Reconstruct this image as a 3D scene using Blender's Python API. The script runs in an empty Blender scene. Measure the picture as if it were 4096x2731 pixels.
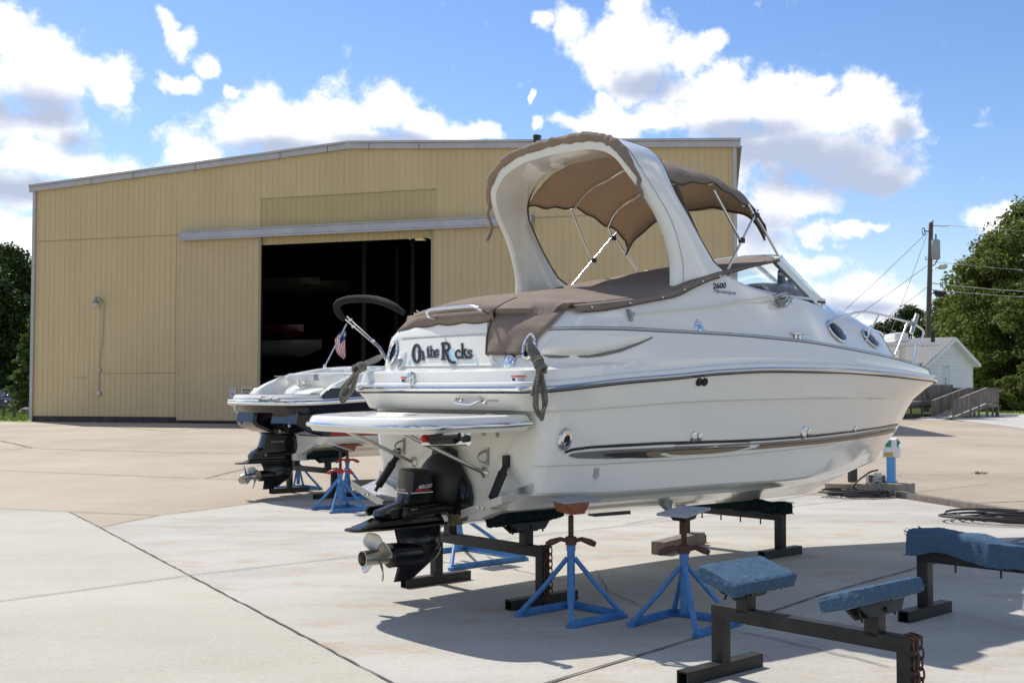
import bpy, bmesh, math, random
import numpy as np
from mathutils import Vector, Matrix
from mathutils.bvhtree import BVHTree

PI = math.pi
random.seed(7)
rng = np.random.default_rng(11)
SC = bpy.context.scene
COL = SC.collection

# ------------------------------------------------------------------ survey
# The place was surveyed from the photograph: a sight line through a picture
# point meets a known plane (the ground, a boat's centreline, a wall) at a
# point in metres.  Zoomed crops used while surveying are listed by name.
H = 1.75
FPX = 2650 * 4096 / 2352
CX, CY = 2048, 1365.5
PITCH = math.atan((895 - 784) / 2650.0)
REG = dict(R1=(0, 500, 1.96), R2=(0, 1300, 1.96), R3=(800, 1100, 1.568), R4=(1200, 1600, 1.96), R5=(1500, 1000, 2.24),
           R6=(1850, 500, 2.0909), R7=(2600, 600, 2.24), R8=(2700, 1100, 2.138), B6=(2000, 1200, 1.96), B2=(3200, 1400, 2.24),
           B1=(3300, 700, 1.568), B3=(2500, 1900, 1.4737), B4=(1500, 1900, 1.68), B5=(0, 1900, 1.568), C1=(3500, 1200, 3.015),
           C2=(0, 1400, 4.9), C3=(880, 1400, 3.92), C4=(1280, 1150, 4.48), C5=(1030, 880, 2.305), C6=(3600, 850, 3.484),
           C7=(900, 1680, 3.563), C8=(1680, 1900, 2.614), V=(0, 0, .57422), S=(0, 0, 1))
CAMV = Vector((0, 0, H))


def sight(r, x, y):
    a, b, s = REG[r]
    u = (a + x / s - CX) / FPX
    v = (CY - b - y / s) / FPX
    c, q = math.cos(PITCH), math.sin(PITCH)
    return Vector((u, c - v * q, q + v * c))


def gp(r, x, y, z=0.0):
    d = sight(r, x, y)
    return CAMV + d * ((z - H) / d.z)


def at(r, x, y, Y):
    d = sight(r, x, y)
    return CAMV + d * (Y / d.y)


class Frame:
    """Local frame of a boat: x forward, y to port, z up from the ground."""

    def __init__(s, o, ang):
        s.o = Vector((o[0], o[1], 0))
        s.ang = ang
        s.u = Vector((math.cos(ang), math.sin(ang), 0))
        s.l = Vector((-math.sin(ang), math.cos(ang), 0))

    def loc(s, p):
        q = Vector(p) - s.o
        return Vector((q.dot(s.u), q.dot(s.l), q.z))

    def dl(s, d):
        return Vector((d.dot(s.u), d.dot(s.l), d.z))

    def pl(s, r, x, y, axis, val):
        d = s.dl(sight(r, x, y))
        c = s.loc(CAMV)
        return c + d * ((val - c[axis]) / d[axis])

    def hit(s, bvh, r, x, y):
        d = s.dl(sight(r, x, y)).normalized()
        h = bvh.ray_cast(s.loc(CAMV), d)
        return h[0], h[1]

    def world(s, p):
        return s.o + s.u * p[0] + s.l * p[1] + Vector((0, 0, p[2]))


ANG = math.radians(42)
F1 = Frame((-.70, 9.46), ANG)
_o2 = F1.o + F1.l * 9.09 + F1.u * 4.15
F2 = Frame((_o2.x, _o2.y), ANG)
F0 = Frame((0, 0), 0)

# ------------------------------------------------------------------ materials
MATS = {}


def mat(name, col, rough=.5, metal=0., coat=0., spec=.5, var=0., vscale=3., bump=0., bscale=40., detail=4., stretch=(1, 1, 1), trans=0., ior=1.45, emit=None, through=0.):
    """Principled material with optional noise in colour and height (object coordinates)."""
    if name in MATS:
        return MATS[name]
    m = bpy.data.materials.new(name)
    m.use_nodes = True
    nt = m.node_tree
    b = nt.nodes['Principled BSDF']
    b.inputs['Base Color'].default_value = (*col, 1)
    b.inputs['Roughness'].default_value = rough
    b.inputs['Metallic'].default_value = metal
    b.inputs['Coat Weight'].default_value = coat
    b.inputs['Coat Roughness'].default_value = .08
    b.inputs['Specular IOR Level'].default_value = spec
    b.inputs['Transmission Weight'].default_value = trans
    b.inputs['IOR'].default_value = ior
    if emit:
        b.inputs['Emission Color'].default_value = (*emit[:3], 1)
        b.inputs['Emission Strength'].default_value = emit[3]
    if through:
        tl = nt.nodes.new('ShaderNodeBsdfTranslucent')
        tl.inputs[0].default_value = (col[0] * 1.35, col[1] * 1.25, col[2] * 1.0, 1)
        ms = nt.nodes.new('ShaderNodeMixShader')
        ms.inputs[0].default_value = through
        nt.links.new(b.outputs[0], ms.inputs[1])
        nt.links.new(tl.outputs[0], ms.inputs[2])
        nt.links.new(ms.outputs[0], nt.nodes['Material Output'].inputs[0])
    if var or bump:
        tc = nt.nodes.new('ShaderNodeTexCoord')
        mp = nt.nodes.new('ShaderNodeMapping')
        mp.inputs['Scale'].default_value = stretch
        nt.links.new(tc.outputs['Object'], mp.inputs[0])
    if var:
        n = nt.nodes.new('ShaderNodeTexNoise')
        n.inputs['Scale'].default_value = vscale
        n.inputs['Detail'].default_value = detail
        n.inputs['Roughness'].default_value = .65
        nt.links.new(mp.outputs[0], n.inputs[0])
        r = nt.nodes.new('ShaderNodeValToRGB')
        r.color_ramp.elements[0].position = .3
        r.color_ramp.elements[1].position = .7
        r.color_ramp.elements[0].color = (*[max(c * (1 - var), 0) for c in col], 1)
        r.color_ramp.elements[1].color = (*[min(c * (1 + var), 1) for c in col], 1)
        nt.links.new(n.outputs['Fac'], r.inputs[0])
        nt.links.new(r.outputs[0], b.inputs['Base Color'])
    if bump:
        n2 = nt.nodes.new('ShaderNodeTexNoise')
        n2.inputs['Scale'].default_value = bscale
        n2.inputs['Detail'].default_value = 5
        nt.links.new(mp.outputs[0], n2.inputs[0])
        bp = nt.nodes.new('ShaderNodeBump')
        bp.inputs['Strength'].default_value = bump
        bp.inputs['Distance'].default_value = .02
        nt.links.new(n2.outputs['Fac'], bp.inputs['Height'])
        nt.links.new(bp.outputs[0], b.inputs['Normal'])
    MATS[name] = m
    return m


GEL = mat('gelcoat', (.80, .78, .715), .16, coat=.5, var=.012, vscale=1.2)
GELW = mat('gelcoat_matte', (.78, .775, .74), .35, var=.02, vscale=3)
CREAM = mat('gelcoat_cream', (.74, .70, .58), .22, coat=.3)
NAVY = mat('navy_gelcoat', (.006, .008, .016), .1, coat=.25)
CHROME = mat('polished_steel', (.70, .70, .69), .14, 1.)
STEEL = mat('brushed_steel', (.42, .41, .40), .36, 1., var=.12, vscale=30)
BRONZE = mat('dull_propeller_metal', (.56, .53, .47), .33, 1., var=.1, vscale=14)
BLK = mat('black_gloss_paint', (.006, .006, .0065), .2, coat=.15, var=.2, vscale=8)
BLKM = mat('black_matte', (.014, .014, .015), .5, var=.2, vscale=10, bump=.1, bscale=60)
RUB = mat('black_rubber', (.012, .012, .012), .6)
CANV = mat('taupe_canvas', (.35, .29, .245), .9, spec=.15, var=.09, vscale=5, bump=.3, bscale=14, detail=6, through=.42)
CANVD = mat('taupe_canvas_binding', (.10, .08, .068), .9, spec=.1)
CANVB = mat('black_canvas', (.018, .019, .02), .9, spec=.2, var=.25, vscale=9, bump=.4, bscale=22)
STEELB = mat('black_steel_tube', (.016, .0155, .015), .48, spec=.4, var=.55, vscale=9, bump=.12, bscale=50)
BLUE = mat('blue_stand_paint', (.055, .185, .41), .5, var=.28, vscale=11, bump=.12, bscale=50)
RUST = mat('rusty_steel', (.085, .042, .024), .75, var=.45, vscale=22, bump=.25, bscale=70)
ORANGEW = mat('red_primer_plate', (.27, .09, .042), .7, var=.3, vscale=18)
WOODG = mat('weathered_wood', (.17, .145, .12), .85, var=.35, vscale=7, stretch=(1, 1, .25), bump=.3, bscale=30)
WOODL = mat('pale_timber', (.34, .27, .19), .8, var=.3, vscale=6, bump=.25, bscale=26)
CARPG = mat('dark_green_carpet', (.012, .024, .026), .95, spec=.1, var=.5, vscale=30, bump=.9, bscale=160)
CARPB = mat('blue_grey_carpet', (.095, .17, .26), .95, spec=.1, var=.4, vscale=120, bump=1., bscale=200)
REDP = mat('red_vinyl', (.32, .012, .014), .35, coat=.2)
WHITEP = mat('white_plastic', (.74, .75, .74), .4, var=.03, vscale=8)
GREYP = mat('grey_pad', (.30, .32, .33), .7, var=.15, vscale=16)
ROPE = mat('grey_rope', (.20, .185, .155), .95, var=.4, vscale=60, bump=.8, bscale=120)
PRINT_BLK = mat('black_vinyl_print', (.012, .011, .011), .35)
PRINT_TAN = mat('bronze_vinyl_print', (.22, .155, .085), .35)
PRINT_GRY = mat('grey_vinyl_print', (.16, .155, .15), .35)
PRINT_SIL = mat('silver_vinyl_print', (.40, .41, .42), .3)
PRINT_BLU = mat('pale_blue_print', (.46, .68, .78), .4)
PRINT_ORG = mat('orange_print', (.72, .16, .03), .45)
PRINT_RED = mat('red_print', (.45, .012, .012), .4)
PRINT_WHT = mat('white_print', (.8, .8, .8), .4)
SIGNW = mat('white_sign_sheet', (.74, .74, .74), .45)
GAP = mat('dark_seam', (.05, .048, .042), .7)

# ------------------------------------------------------------------ mesh builder


class MB:
    def __init__(s):
        s.v, s.f, s.m = [], [], []

    def add(s, vs, fs, mi=0, M=None):
        o = len(s.v)
        if M is not None:
            vs = [M @ Vector(p) for p in vs]
        s.v.extend([tuple(p) for p in vs])
        s.f.extend([tuple(i + o for i in f) for f in fs])
        s.m.extend([mi] * len(fs))
        return s

    def box(s, c, d, M=None, mi=0, bev=0.0):
        x, y, z = d[0] / 2, d[1] / 2, d[2] / 2
        c = Vector(c)
        if bev <= 0:
            vs = [Vector((i, j, k)) + c for i in (-x, x) for j in (-y, y) for k in (-z, z)]
            fs = [(0, 1, 3, 2), (4, 6, 7, 5), (0, 4, 5, 1), (2, 3, 7, 6), (0, 2, 6, 4), (1, 5, 7, 3)]
            return s.add(vs, fs, mi, M)
        b = bmesh.new()
        bmesh.ops.create_cube(b, size=1)
        for v in b.verts:
            v.co = Vector((v.co.x * d[0], v.co.y * d[1], v.co.z * d[2]))
        bmesh.ops.bevel(b, geom=list(b.edges), offset=min(bev, min(d) * .45), segments=2, profile=.7, affect='EDGES')
        vs = [v.co + c for v in b.verts]
        b.verts.index_update()
        fs = [[v.index for v in f.verts] for f in b.faces]
        b.free()
        return s.add(vs, fs, mi, M)

    def bar(s, p0, p1, w, h, mi=0, up=(0, 0, 1), bev=0.0):
        """Rectangular bar between two points; w across, h along up."""
        p0, p1 = Vector(p0), Vector(p1)
        d = p1 - p0
        z = d.normalized()
        upv = Vector(up)
        if abs(z.dot(upv)) > .98:
            upv = Vector((1, 0, 0))
        x = upv.cross(z).normalized()
        y = z.cross(x)
        M = Matrix((x, y, z)).transposed().to_4x4()
        M.translation = (p0 + p1) / 2
        return s.box((0, 0, 0), (w, h, d.length), M, mi, bev)

    def tube(s, pts, r, seg=10, mi=0, caps=True, closed=False):
        pts = [Vector(p) for p in pts]
        n = len(pts)
        rs = r if isinstance(r, (list, tuple)) else [r] * n
        t0 = (pts[1] - pts[0]).normalized()
        ref = Vector((0, 0, 1)) if abs(t0.z) < .9 else Vector((1, 0, 0))
        nx = (ref - t0 * ref.dot(t0)).normalized()
        vs, fs = [], []
        for i in range(n):
            if closed:
                t = (pts[(i + 1) % n] - pts[i - 1]).normalized()
            else:
                t = (pts[min(i + 1, n - 1)] - pts[max(i - 1, 0)]).normalized()
            nx = (nx - t * nx.dot(t))
            nx = nx.normalized() if nx.length > 1e-6 else Vector((1, 0, 0))
            ny = t.cross(nx)
            for k in range(seg):
                a = 2 * PI * k / seg
                vs.append(pts[i] + (nx * math.cos(a) + ny * math.sin(a)) * rs[i])
        m = n if closed else n - 1
        for i in range(m):
            for k in range(seg):
                a, b = i * seg + k, i * seg + (k + 1) % seg
                c, d = ((i + 1) % n) * seg + (k + 1) % seg, ((i + 1) % n) * seg + k
                fs.append((a, b, c, d))
        if caps and not closed:
            fs.append(tuple(range(seg - 1, -1, -1)))
            fs.append(tuple((n - 1) * seg + k for k in range(seg)))
        return s.add(vs, fs, mi)

    def lathe(s, prof, M=None, seg=20, mi=0):
        """prof: (radius, z) pairs, spun about local z."""
        vs, fs = [], []
        n = len(prof)
        for r, z in prof:
            for k in range(seg):
                a = 2 * PI * k / seg
                vs.append((r * math.cos(a), r * math.sin(a), z))
        for i in range(n - 1):
            for k in range(seg):
                fs.append((i * seg + k, i * seg + (k + 1) % seg, (i + 1) * seg + (k + 1) % seg, (i + 1) * seg + k))
        if prof[0][0] > 1e-4:
            fs.append(tuple(range(seg - 1, -1, -1)))
        if prof[-1][0] > 1e-4:
            fs.append(tuple((n - 1) * seg + k for k in range(seg)))
        return s.add(vs, fs, mi, M)

    def prism(s, poly, a, b, axis=1, mi=0, M=None, inset=0.0, bevd=0.0):
        """Outline in the two other axes, extruded from a to b along axis; optional chamfer."""
        def P(q, t):
            return {0: (t, q[0], q[1]), 1: (q[0], t, q[1]), 2: (q[0], q[1], t)}[axis]
        n = len(poly)
        layers = [(poly, a), (poly, b)]
        if inset > 0:
            ip = inset_poly(poly, inset)
            layers = [(ip, a), (poly, a + bevd), (poly, b - bevd), (ip, b)]
        vs, fs = [], []
        for pl, t in layers:
            vs += [P(q, t) for q in pl]
        for i in range(len(layers) - 1):
            for k in range(n):
                fs.append((i * n + k, i * n + (k + 1) % n, (i + 1) * n + (k + 1) % n, (i + 1) * n + k))
        fs.append(tuple(range(n - 1, -1, -1)))
        fs.append(tuple((len(layers) - 1) * n + k for k in range(n)))
        return s.add(vs, fs, mi, M)

    def grid(s, rows, mi=0, closed_u=False):
        nu, nv = len(rows), len(rows[0])
        vs = [p for r in rows for p in r]
        fs = []
        for i in range(nu if closed_u else nu - 1):
            for j in range(nv - 1):
                a = i * nv + j
                b = ((i + 1) % nu) * nv + j
                fs.append((a, a + 1, b + 1, b))
        return s.add(vs, fs, mi)

    def build(s, name, mats, parent=None, smooth=40, recalc=True, kind=None, thick=0.0, merge=0.0, loc=None, rotz=0.0):
        me = bpy.data.meshes.new(name)
        me.from_pydata(s.v, [], s.f)
        mats = mats if isinstance(mats, (list, tuple)) else [mats]
        for m in mats:
            me.materials.append(m)
        me.polygons.foreach_set('material_index', s.m)
        if merge or recalc:
            b = bmesh.new()
            b.from_mesh(me)
            if merge:
                bmesh.ops.remove_doubles(b, verts=b.verts, dist=merge)
                bmesh.ops.dissolve_degenerate(b, edges=b.edges, dist=1e-6)
            if recalc:
                bmesh.ops.recalc_face_normals(b, faces=b.faces)
            b.to_mesh(me)
            b.free()
        if smooth:
            me.polygons.foreach_set('use_smooth', [True] * len(me.polygons))
            me.set_sharp_from_angle(angle=math.radians(smooth))
        me.update()
        o = bpy.data.objects.new(name, me)
        COL.objects.link(o)
        if parent is not None:
            o.parent = parent
        if kind:
            o['kind'] = kind
        if loc is not None:
            o.location = loc
        o.rotation_euler.z = rotz
        if thick:
            md = o.modifiers.new('thickness', 'SOLIDIFY')
            md.thickness = thick
            md.offset = 0
        return o


def inset_poly(poly, d):
    n = len(poly)
    ar = sum(poly[i][0] * poly[(i + 1) % n][1] - poly[(i + 1) % n][0] * poly[i][1] for i in range(n))
    sg = 1 if ar > 0 else -1
    out = []
    for i in range(n):
        p, a, b = Vector(poly[i]), Vector(poly[i - 1]), Vector(poly[(i + 1) % n])
        e1, e2 = (p - a).normalized(), (b - p).normalized()
        n1, n2 = Vector((-e1.y, e1.x)) * sg, Vector((-e2.y, e2.x)) * sg
        m = n1 + n2
        m = m.normalized() if m.length > 1e-6 else n1
        k = d / max(m.dot(n1), .5)
        out.append(tuple(p + m * k))
    return out


def empty(name, loc=(0, 0, 0), rotz=0.0):
    o = bpy.data.objects.new(name, None)
    COL.objects.link(o)
    o.location = loc
    o.rotation_euler.z = rotz
    o.empty_display_size = .2
    return o


def tag(o, label=None, cat=None, group=None, kind=None):
    if label:
        o['label'] = label
    if cat:
        o['category'] = cat
    if group:
        o['group'] = group
    if kind:
        o['kind'] = kind
    return o


def copy_tree(o, parent=None):
    c = o.copy()
    COL.objects.link(c)
    if parent is not None:
        c.parent = parent
    for ch in list(o.children):
        copy_tree(ch, c)
    return c


def spline(pts, n=8):
    """Catmull-Rom through points, n steps per span."""
    P = [Vector(p) for p in pts]
    out = []
    for i in range(len(P) - 1):
        p0, p1, p2, p3 = P[max(i - 1, 0)], P[i], P[i + 1], P[min(i + 2, len(P) - 1)]
        for k in range(n):
            t = k / n
            out.append(.5 * ((2 * p1) + (p2 - p0) * t + (2 * p0 - 5 * p1 + 4 * p2 - p3) * t * t + (3 * p1 - p0 - 3 * p2 + p3) * t ** 3))
    out.append(P[-1])
    return out


def curve(xs, ys):
    """Smooth monotone-ish interpolation (cubic Hermite with limited slopes)."""
    xs, ys = list(map(float, xs)), list(map(float, ys))
    n = len(xs)
    d = [(ys[i + 1] - ys[i]) / (xs[i + 1] - xs[i]) for i in range(n - 1)]
    m = [d[0]] + [0 if d[i - 1] * d[i] <= 0 else 2 * d[i - 1] * d[i] / (d[i - 1] + d[i]) for i in range(1, n - 1)] + [d[-1]]

    def f(x):
        if x <= xs[0]:
            return ys[0]
        if x >= xs[-1]:
            return ys[-1]
        i = max(j for j in range(n - 1) if xs[j] <= x)
        h = xs[i + 1] - xs[i]
        t = (x - xs[i]) / h
        return (ys[i] * (1 + 2 * t) * (1 - t) ** 2 + m[i] * h * t * (1 - t) ** 2 + ys[i + 1] * t * t * (3 - 2 * t) + m[i + 1] * h * t * t * (t - 1))
    return f


def align(n, up=(0, 0, 1)):
    """Rotation whose local z is n."""
    z = Vector(n).normalized()
    u = Vector(up)
    if abs(z.dot(u)) > .97:
        u = Vector((1, 0, 0))
    x = u.cross(z).normalized()
    y = z.cross(x)
    return Matrix((x, y, z)).transposed().to_4x4()


def text_mesh(body, size=1.0, shear=0.0, bold=0.0, align_x='LEFT', space=1.0):
    """Vertices and faces of flat lettering in x,y (height about .7 size)."""
    cu = bpy.data.curves.new('lettering', 'FONT')
    cu.body = body
    cu.size = size
    cu.shear = shear
    cu.offset = bold
    cu.align_x = align_x
    cu.space_character = space
    cu.resolution_u = 3
    ob = bpy.data.objects.new('lettering', cu)
    COL.objects.link(ob)
    dg = bpy.context.evaluated_depsgraph_get()
    dg.update()
    me = bpy.data.meshes.new_from_object(ob.evaluated_get(dg))
    vs = [v.co.copy() for v in me.vertices]
    fs = [list(p.vertices) for p in me.polygons]
    bpy.data.objects.remove(ob)
    bpy.data.curves.remove(cu)
    bpy.data.meshes.remove(me)
    return vs, fs


def refine(poly, step):
    """Triangulate a 2-D outline and cut it into pieces no longer than step."""
    b = bmesh.new()
    vs = [b.verts.new((p[0], p[1], 0)) for p in poly]
    b.faces.new(vs)
    bmesh.ops.triangulate(b, faces=b.faces[:])
    for _ in range(6):
        es = [e for e in b.edges if e.calc_length() > step]
        if not es:
            break
        bmesh.ops.subdivide_edges(b, edges=es, cuts=1)
        bmesh.ops.triangulate(b, faces=b.faces[:])
    b.verts.index_update()
    v = [tuple(q.co[:2]) for q in b.verts]
    f = [[q.index for q in t.verts] for t in b.faces]
    b.free()
    return v, f

# ------------------------------------------------------------------ helpers for things fixed on a skin


def skin_bvh(objs):
    vs, fs = [], []
    for o in objs:
        me = o.data
        k = len(vs)
        vs += [v.co.copy() for v in me.vertices]
        fs += [[i + k for i in p.vertices] for p in me.polygons]
    return BVHTree.FromPolygons(vs, fs)


def decal(mb, fr, bvh, reg, poly, off=.005, step=20, mi=0, tri=None):
    """A thin sheet (vinyl print) laid on a skin: outline surveyed in a crop."""
    v, f = tri if tri else refine(poly, step)
    out, ok = [], []
    eye = fr.loc(CAMV)
    for p in v:
        h, n = fr.hit(bvh, reg, p[0], p[1])
        if h is None:
            out.append(Vector((0, 0, 0)))
            ok.append(False)
            continue
        if n.dot(h - eye) > 0:
            n = -n
        out.append(h + n * off)
        ok.append(True)
    f = [t for t in f if all(ok[i] for i in t)]
    mb.add(out, f, mi)


def decal_text(mb, fr, bvh, reg, body, o, ex, ey, off=.004, mi=0, **kw):
    """Lettering on a skin: o = base-line start, ex = end of base line, ey = from base line to cap height (crop px)."""
    v, f = text_mesh(body, **kw)
    xs = [p.x for p in v]
    x0, x1 = min(xs), max(xs)
    cap = .7
    pts = [(o[0] + (ex[0] - o[0]) * (p.x - x0) / (x1 - x0) + ey[0] * p.y / cap, o[1] + (ex[1] - o[1]) * (p.x - x0) / (x1 - x0) + ey[1] * p.y / cap) for p in v]
    decal(mb, fr, bvh, reg, None, off, 0, mi, tri=(pts, f))


def on_skin(fr, bvh, reg, x, y):
    h, n = fr.hit(bvh, reg, x, y)
    if n.dot(h - fr.loc(CAMV)) > 0:
        n = -n
    return h, n


def fitting(name, parent, fr, bvh, reg, x, y, prof, m, seg=18, sx=1.0, sy=1.0, up=(0, 0, 1), lift=0.0):
    h, n = on_skin(fr, bvh, reg, x, y)
    M = align(n, up)
    M.translation = h + n * lift
    M = M @ Matrix.Diagonal((sx, sy, 1, 1))
    mb = MB()
    mb.lathe(prof, M, seg)
    return mb.build(name, m, parent)


def half_ring(xs, xe, yf, zf, rc, ns=44, nt=7, nc=7, crown=0.0, zstern=None):
    """One level line of a hull, from the stern centre round the starboard quarter to the stem."""
    yc = abs(yf(xs + rc))
    pts = []
    for i in range(nt):
        t = i / nt
        y = (yc - rc) * t
        pts.append([xs + crown * (t * t), -y, 0])
    x0 = xs + crown
    for i in range(nc):
        a = i / nc * PI / 2
        pts.append([x0 + rc * (1 - math.cos(a)), -(yc - rc + rc * math.sin(a)), 0])
    for i in range(ns + 1):
        s = i / ns
        s = s ** .92
        x = x0 + rc + (xe - x0 - rc) * s
        pts.append([x, -abs(yf(x)) if i < ns else 0.0, 0])
    for p in pts:
        p[2] = zf(p[0]) if zstern is None else zstern(p[0], p[1])
    return [Vector(p) for p in pts]


def rings_to_mesh(rings, mb=None, mi=0, port=True):
    mb = mb or MB()
    mb.grid(rings, mi)
    if port:
        mb.grid([[Vector((p.x, -p.y, p.z)) for p in r] for r in rings], mi)
    return mb


# ================================================================== cruiser
boat = empty('cabin_cruiser', F1.o, ANG)
tag(boat, 'large white cabin cruiser with radar arch and taupe canvas, propped on stands in front', 'boat')

YR = curve([-1, 0, .5, 2, 3.7, 4.8, 5.9, 6.8, 7.5, 8.0, 8.27], [1.22, 1.22, 1.24, 1.27, 1.265, 1.20, 1.03, .77, .46, .19, .0])
ZR = curve([0, .2, 1.0, 1.63, 2.25, 3.1, 4.13, 5.17, 6.32, 7.5, 8.27], [1.757, 1.765, 1.83, 1.87, 1.915, 1.944, 1.946, 1.922, 1.89, 1.872, 1.865])
ZCRE = curve([0, .1, 1, 1.9, 2.8, 4, 5.4, 6.6, 7.78], [1.572, 1.577, 1.613, 1.65, 1.664, 1.672, 1.66, 1.645, 1.633])
ZBUL = curve([0, .2, 1, 2, 4, 5, 5.7, 6.6, 7.45], [1.174, 1.172, 1.162, 1.162, 1.207, 1.25, 1.30, 1.34, 1.345])
ZCHI = curve([0, .25, 1.2, 2.5, 3.7, 4.4, 5.0, 5.8, 6.5, 7.2], [.968, .962, .925, .915, .90, .935, .995, 1.08, 1.13, 1.14])
ZSTR = curve([0, .75, 2.5, 3.5, 4.5, 5.5, 6.6], [.826, .826, .815, .80, .80, .82, .86])
ZKEEL = curve([0, .25, 2.4, 4.4, 5.29, 5.73, 6.06, 6.44, 6.82, 7.08, 7.25], [.635, .63, .60, .575, .575, .657, .73, .816, .92, 1.033, 1.165])


def fine(a, xe, p):
    """Half-breadth of a lower line: follows the sheer aft, closes finer forward."""
    def f(x):
        s = min(max(x / xe, 0), 1)
        end = 1 - max(0, (s - .42) / .58) ** p
        return max(a * min(YR(x * .98), 1.27) / 1.27 * end / max(YR(x * .98) / 1.27, 1e-3) if s > .42 else a * YR(x) / 1.27, 0)
    return f


def yk(a, xe, p=2.1):
    base = YR(.42 * xe) / 1.27

    def f(x):
        s = x / xe
        if s <= .42:
            return a * YR(max(x, 0)) / 1.27
        t = (s - .42) / .58
        return max(a * base * (1 - t ** p), 0)
    return f


yR0 = lambda x: YR(x)
hr = [
    half_ring(.05, 8.27, yR0, ZR, .22, crown=.02),
    half_ring(.055, 8.22, lambda x: YR(x * 8.27 / 8.22) - .012, lambda x: ZR(x) - .05, .22, crown=.02),
    half_ring(.085, 8.02, lambda x: max(YR(x * 8.27 / 8.02) * .975, 0), lambda x: .5 * ZR(x) + .5 * ZCRE(x) + .01, .22, crown=.02),
    half_ring(.15, 7.80, yk(1.228, 7.80, 2.35), lambda x: ZCRE(x) + .010, .2, crown=.02),
    half_ring(.19, 7.78, yk(1.222, 7.78, 2.35), ZCRE, .19, crown=.015),
    half_ring(.235, 7.768, yk(1.192, 7.768, 2.35), lambda x: ZCRE(x) - .010, .17, crown=.01),
    half_ring(.245, 7.76, yk(1.187, 7.76, 2.35), lambda x: ZCRE(x) - .03, .17, crown=.01),
    half_ring(.25, 7.60, yk(1.17, 7.60, 2.25), lambda x: ZCRE(x) * .55 + ZBUL(x) * .45, .15),
    half_ring(.25, 7.47, yk(1.125, 7.47, 2.2), lambda x: ZBUL(x) + .03, .13),
    half_ring(.25, 7.455, yk(1.118, 7.455, 2.2), lambda x: ZBUL(x), .13),
    half_ring(.25, 7.435, yk(1.088, 7.435, 2.2), lambda x: ZBUL(x) - .014, .12),
    half_ring(.25, 7.41, yk(1.084, 7.41, 2.2), lambda x: ZBUL(x) - .04, .12),
    half_ring(.25, 7.36, yk(1.07, 7.36, 2.1), lambda x: ZBUL(x) * .5 + ZCHI(x) * .5, .11),
    half_ring(.25, 7.22, yk(1.052, 7.22, 2.0), ZCHI, .10),
    half_ring(.25, 7.20, yk(1.03, 7.20, 2.0), lambda x: ZCHI(x) - .022, .09),
    half_ring(.25, 7.19, yk(.955, 7.19, 1.95), lambda x: ZCHI(x) - .016, .07),
    half_ring(.25, 6.95, yk(.80, 6.95, 1.8), lambda x: ZSTR(x) * .85 + ZCHI(x) * .15, .06),
    half_ring(.25, 6.62, yk(.775, 6.62, 1.7), lambda x: ZSTR(x) - .02, .05),
    half_ring(.25, 6.60, yk(.73, 6.60, 1.7), lambda x: ZSTR(x) - .008, .05),
    half_ring(.25, 6.2, yk(.42, 6.2, 1.6), lambda x: ZSTR(x) * .5 + ZKEEL(x) * .5 + .0, .03),
    half_ring(.25, 5.85, yk(.40, 5.85, 1.6), lambda x: ZSTR(x) * .5 + ZKEEL(x) * .5 - .015, .03),
]
# close every line on the raked stem
STEMX = curve([.575, .657, .73, .816, .92, 1.033, 1.165, 1.285, 1.42, 1.617, 1.865], [5.3, 5.73, 6.06, 6.44, 6.82, 7.08, 7.25, 7.43, 7.566, 7.77, 8.27])
for r in hr:
    e = r[-1]
    for k in range(3):
        e.x = STEMX(e.z)
keel = []
for i, p in enumerate(hr[-1]):
    x = p.x if i < len(hr[-1]) - 1 else p.x
    keel.append(Vector((x, 0, min(ZKEEL(x), p.z))))
keel[-1] = hr[-1][-1].copy()
hull_b = rings_to_mesh(hr + [keel])
hull = hull_b.build('hull', GEL, boat, smooth=27, merge=.0015)

# --- deck and cabin, as level lines upward from the rub rail
ZPIN = curve([.1, .55, 1.1, 1.9, 2.2, 3.4, 4.5, 5.15, 5.6, 6.3, 7.0, 7.7, 8.2], [2.197, 2.223, 2.236, 2.236, 2.236, 2.212, 2.15, 2.107, 2.078, 2.03, 1.985, 1.94, 1.895])
Z4 = curve([.3, .9, 1.1, 1.5, 1.8, 1.95, 2.3, 2.6, 2.87, 3.2, 3.6, 4.0, 4.4, 4.8, 5.2, 5.7, 6.3, 6.7, 6.95], [2.40, 2.435, 2.47, 2.525, 2.59, 2.645, 2.745, 2.80, 2.725, 2.675, 2.652, 2.64, 2.60, 2.53, 2.49, 2.44, 2.37, 2.29, 2.2])
Y4 = curve([.3, 1.9, 2.6, 3.4, 4.0, 4.5, 5.0, 5.5, 6.0, 6.5, 6.95], [1.08, 1.075, 1.02, .985, .93, .83, .74, .66, .55, .36, .0])
YBASE = curve([.3, 3.0, 3.8, 4.5, 5.2, 5.9, 6.5, 6.9, 7.15], [1.15, 1.165, 1.10, .98, .86, .72, .53, .32, .0])
ZTOP = curve([.3, 2.4, 2.8, 4.0, 4.6, 5.1, 5.45, 5.7, 6.2, 6.64, 6.85], [2.42, 2.62, 2.66, 2.70, 2.75, 2.77, 2.735, 2.62, 2.53, 2.39, 2.29])
YP = lambda x: max(YR(x * 8.27 / 8.2) * .955, 0)
LEDGE = curve([.0, .5, .9, 1.4, 8.3], [1.0, .9, .35, 0, 0])


def yl(x):
    return YR(x * 8.27 / 8.26) - .022 - (1 - LEDGE(x)) * .008


def yl2(x):
    return YR(x * 8.27 / 8.24) - .03 - .075 * LEDGE(x)


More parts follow.
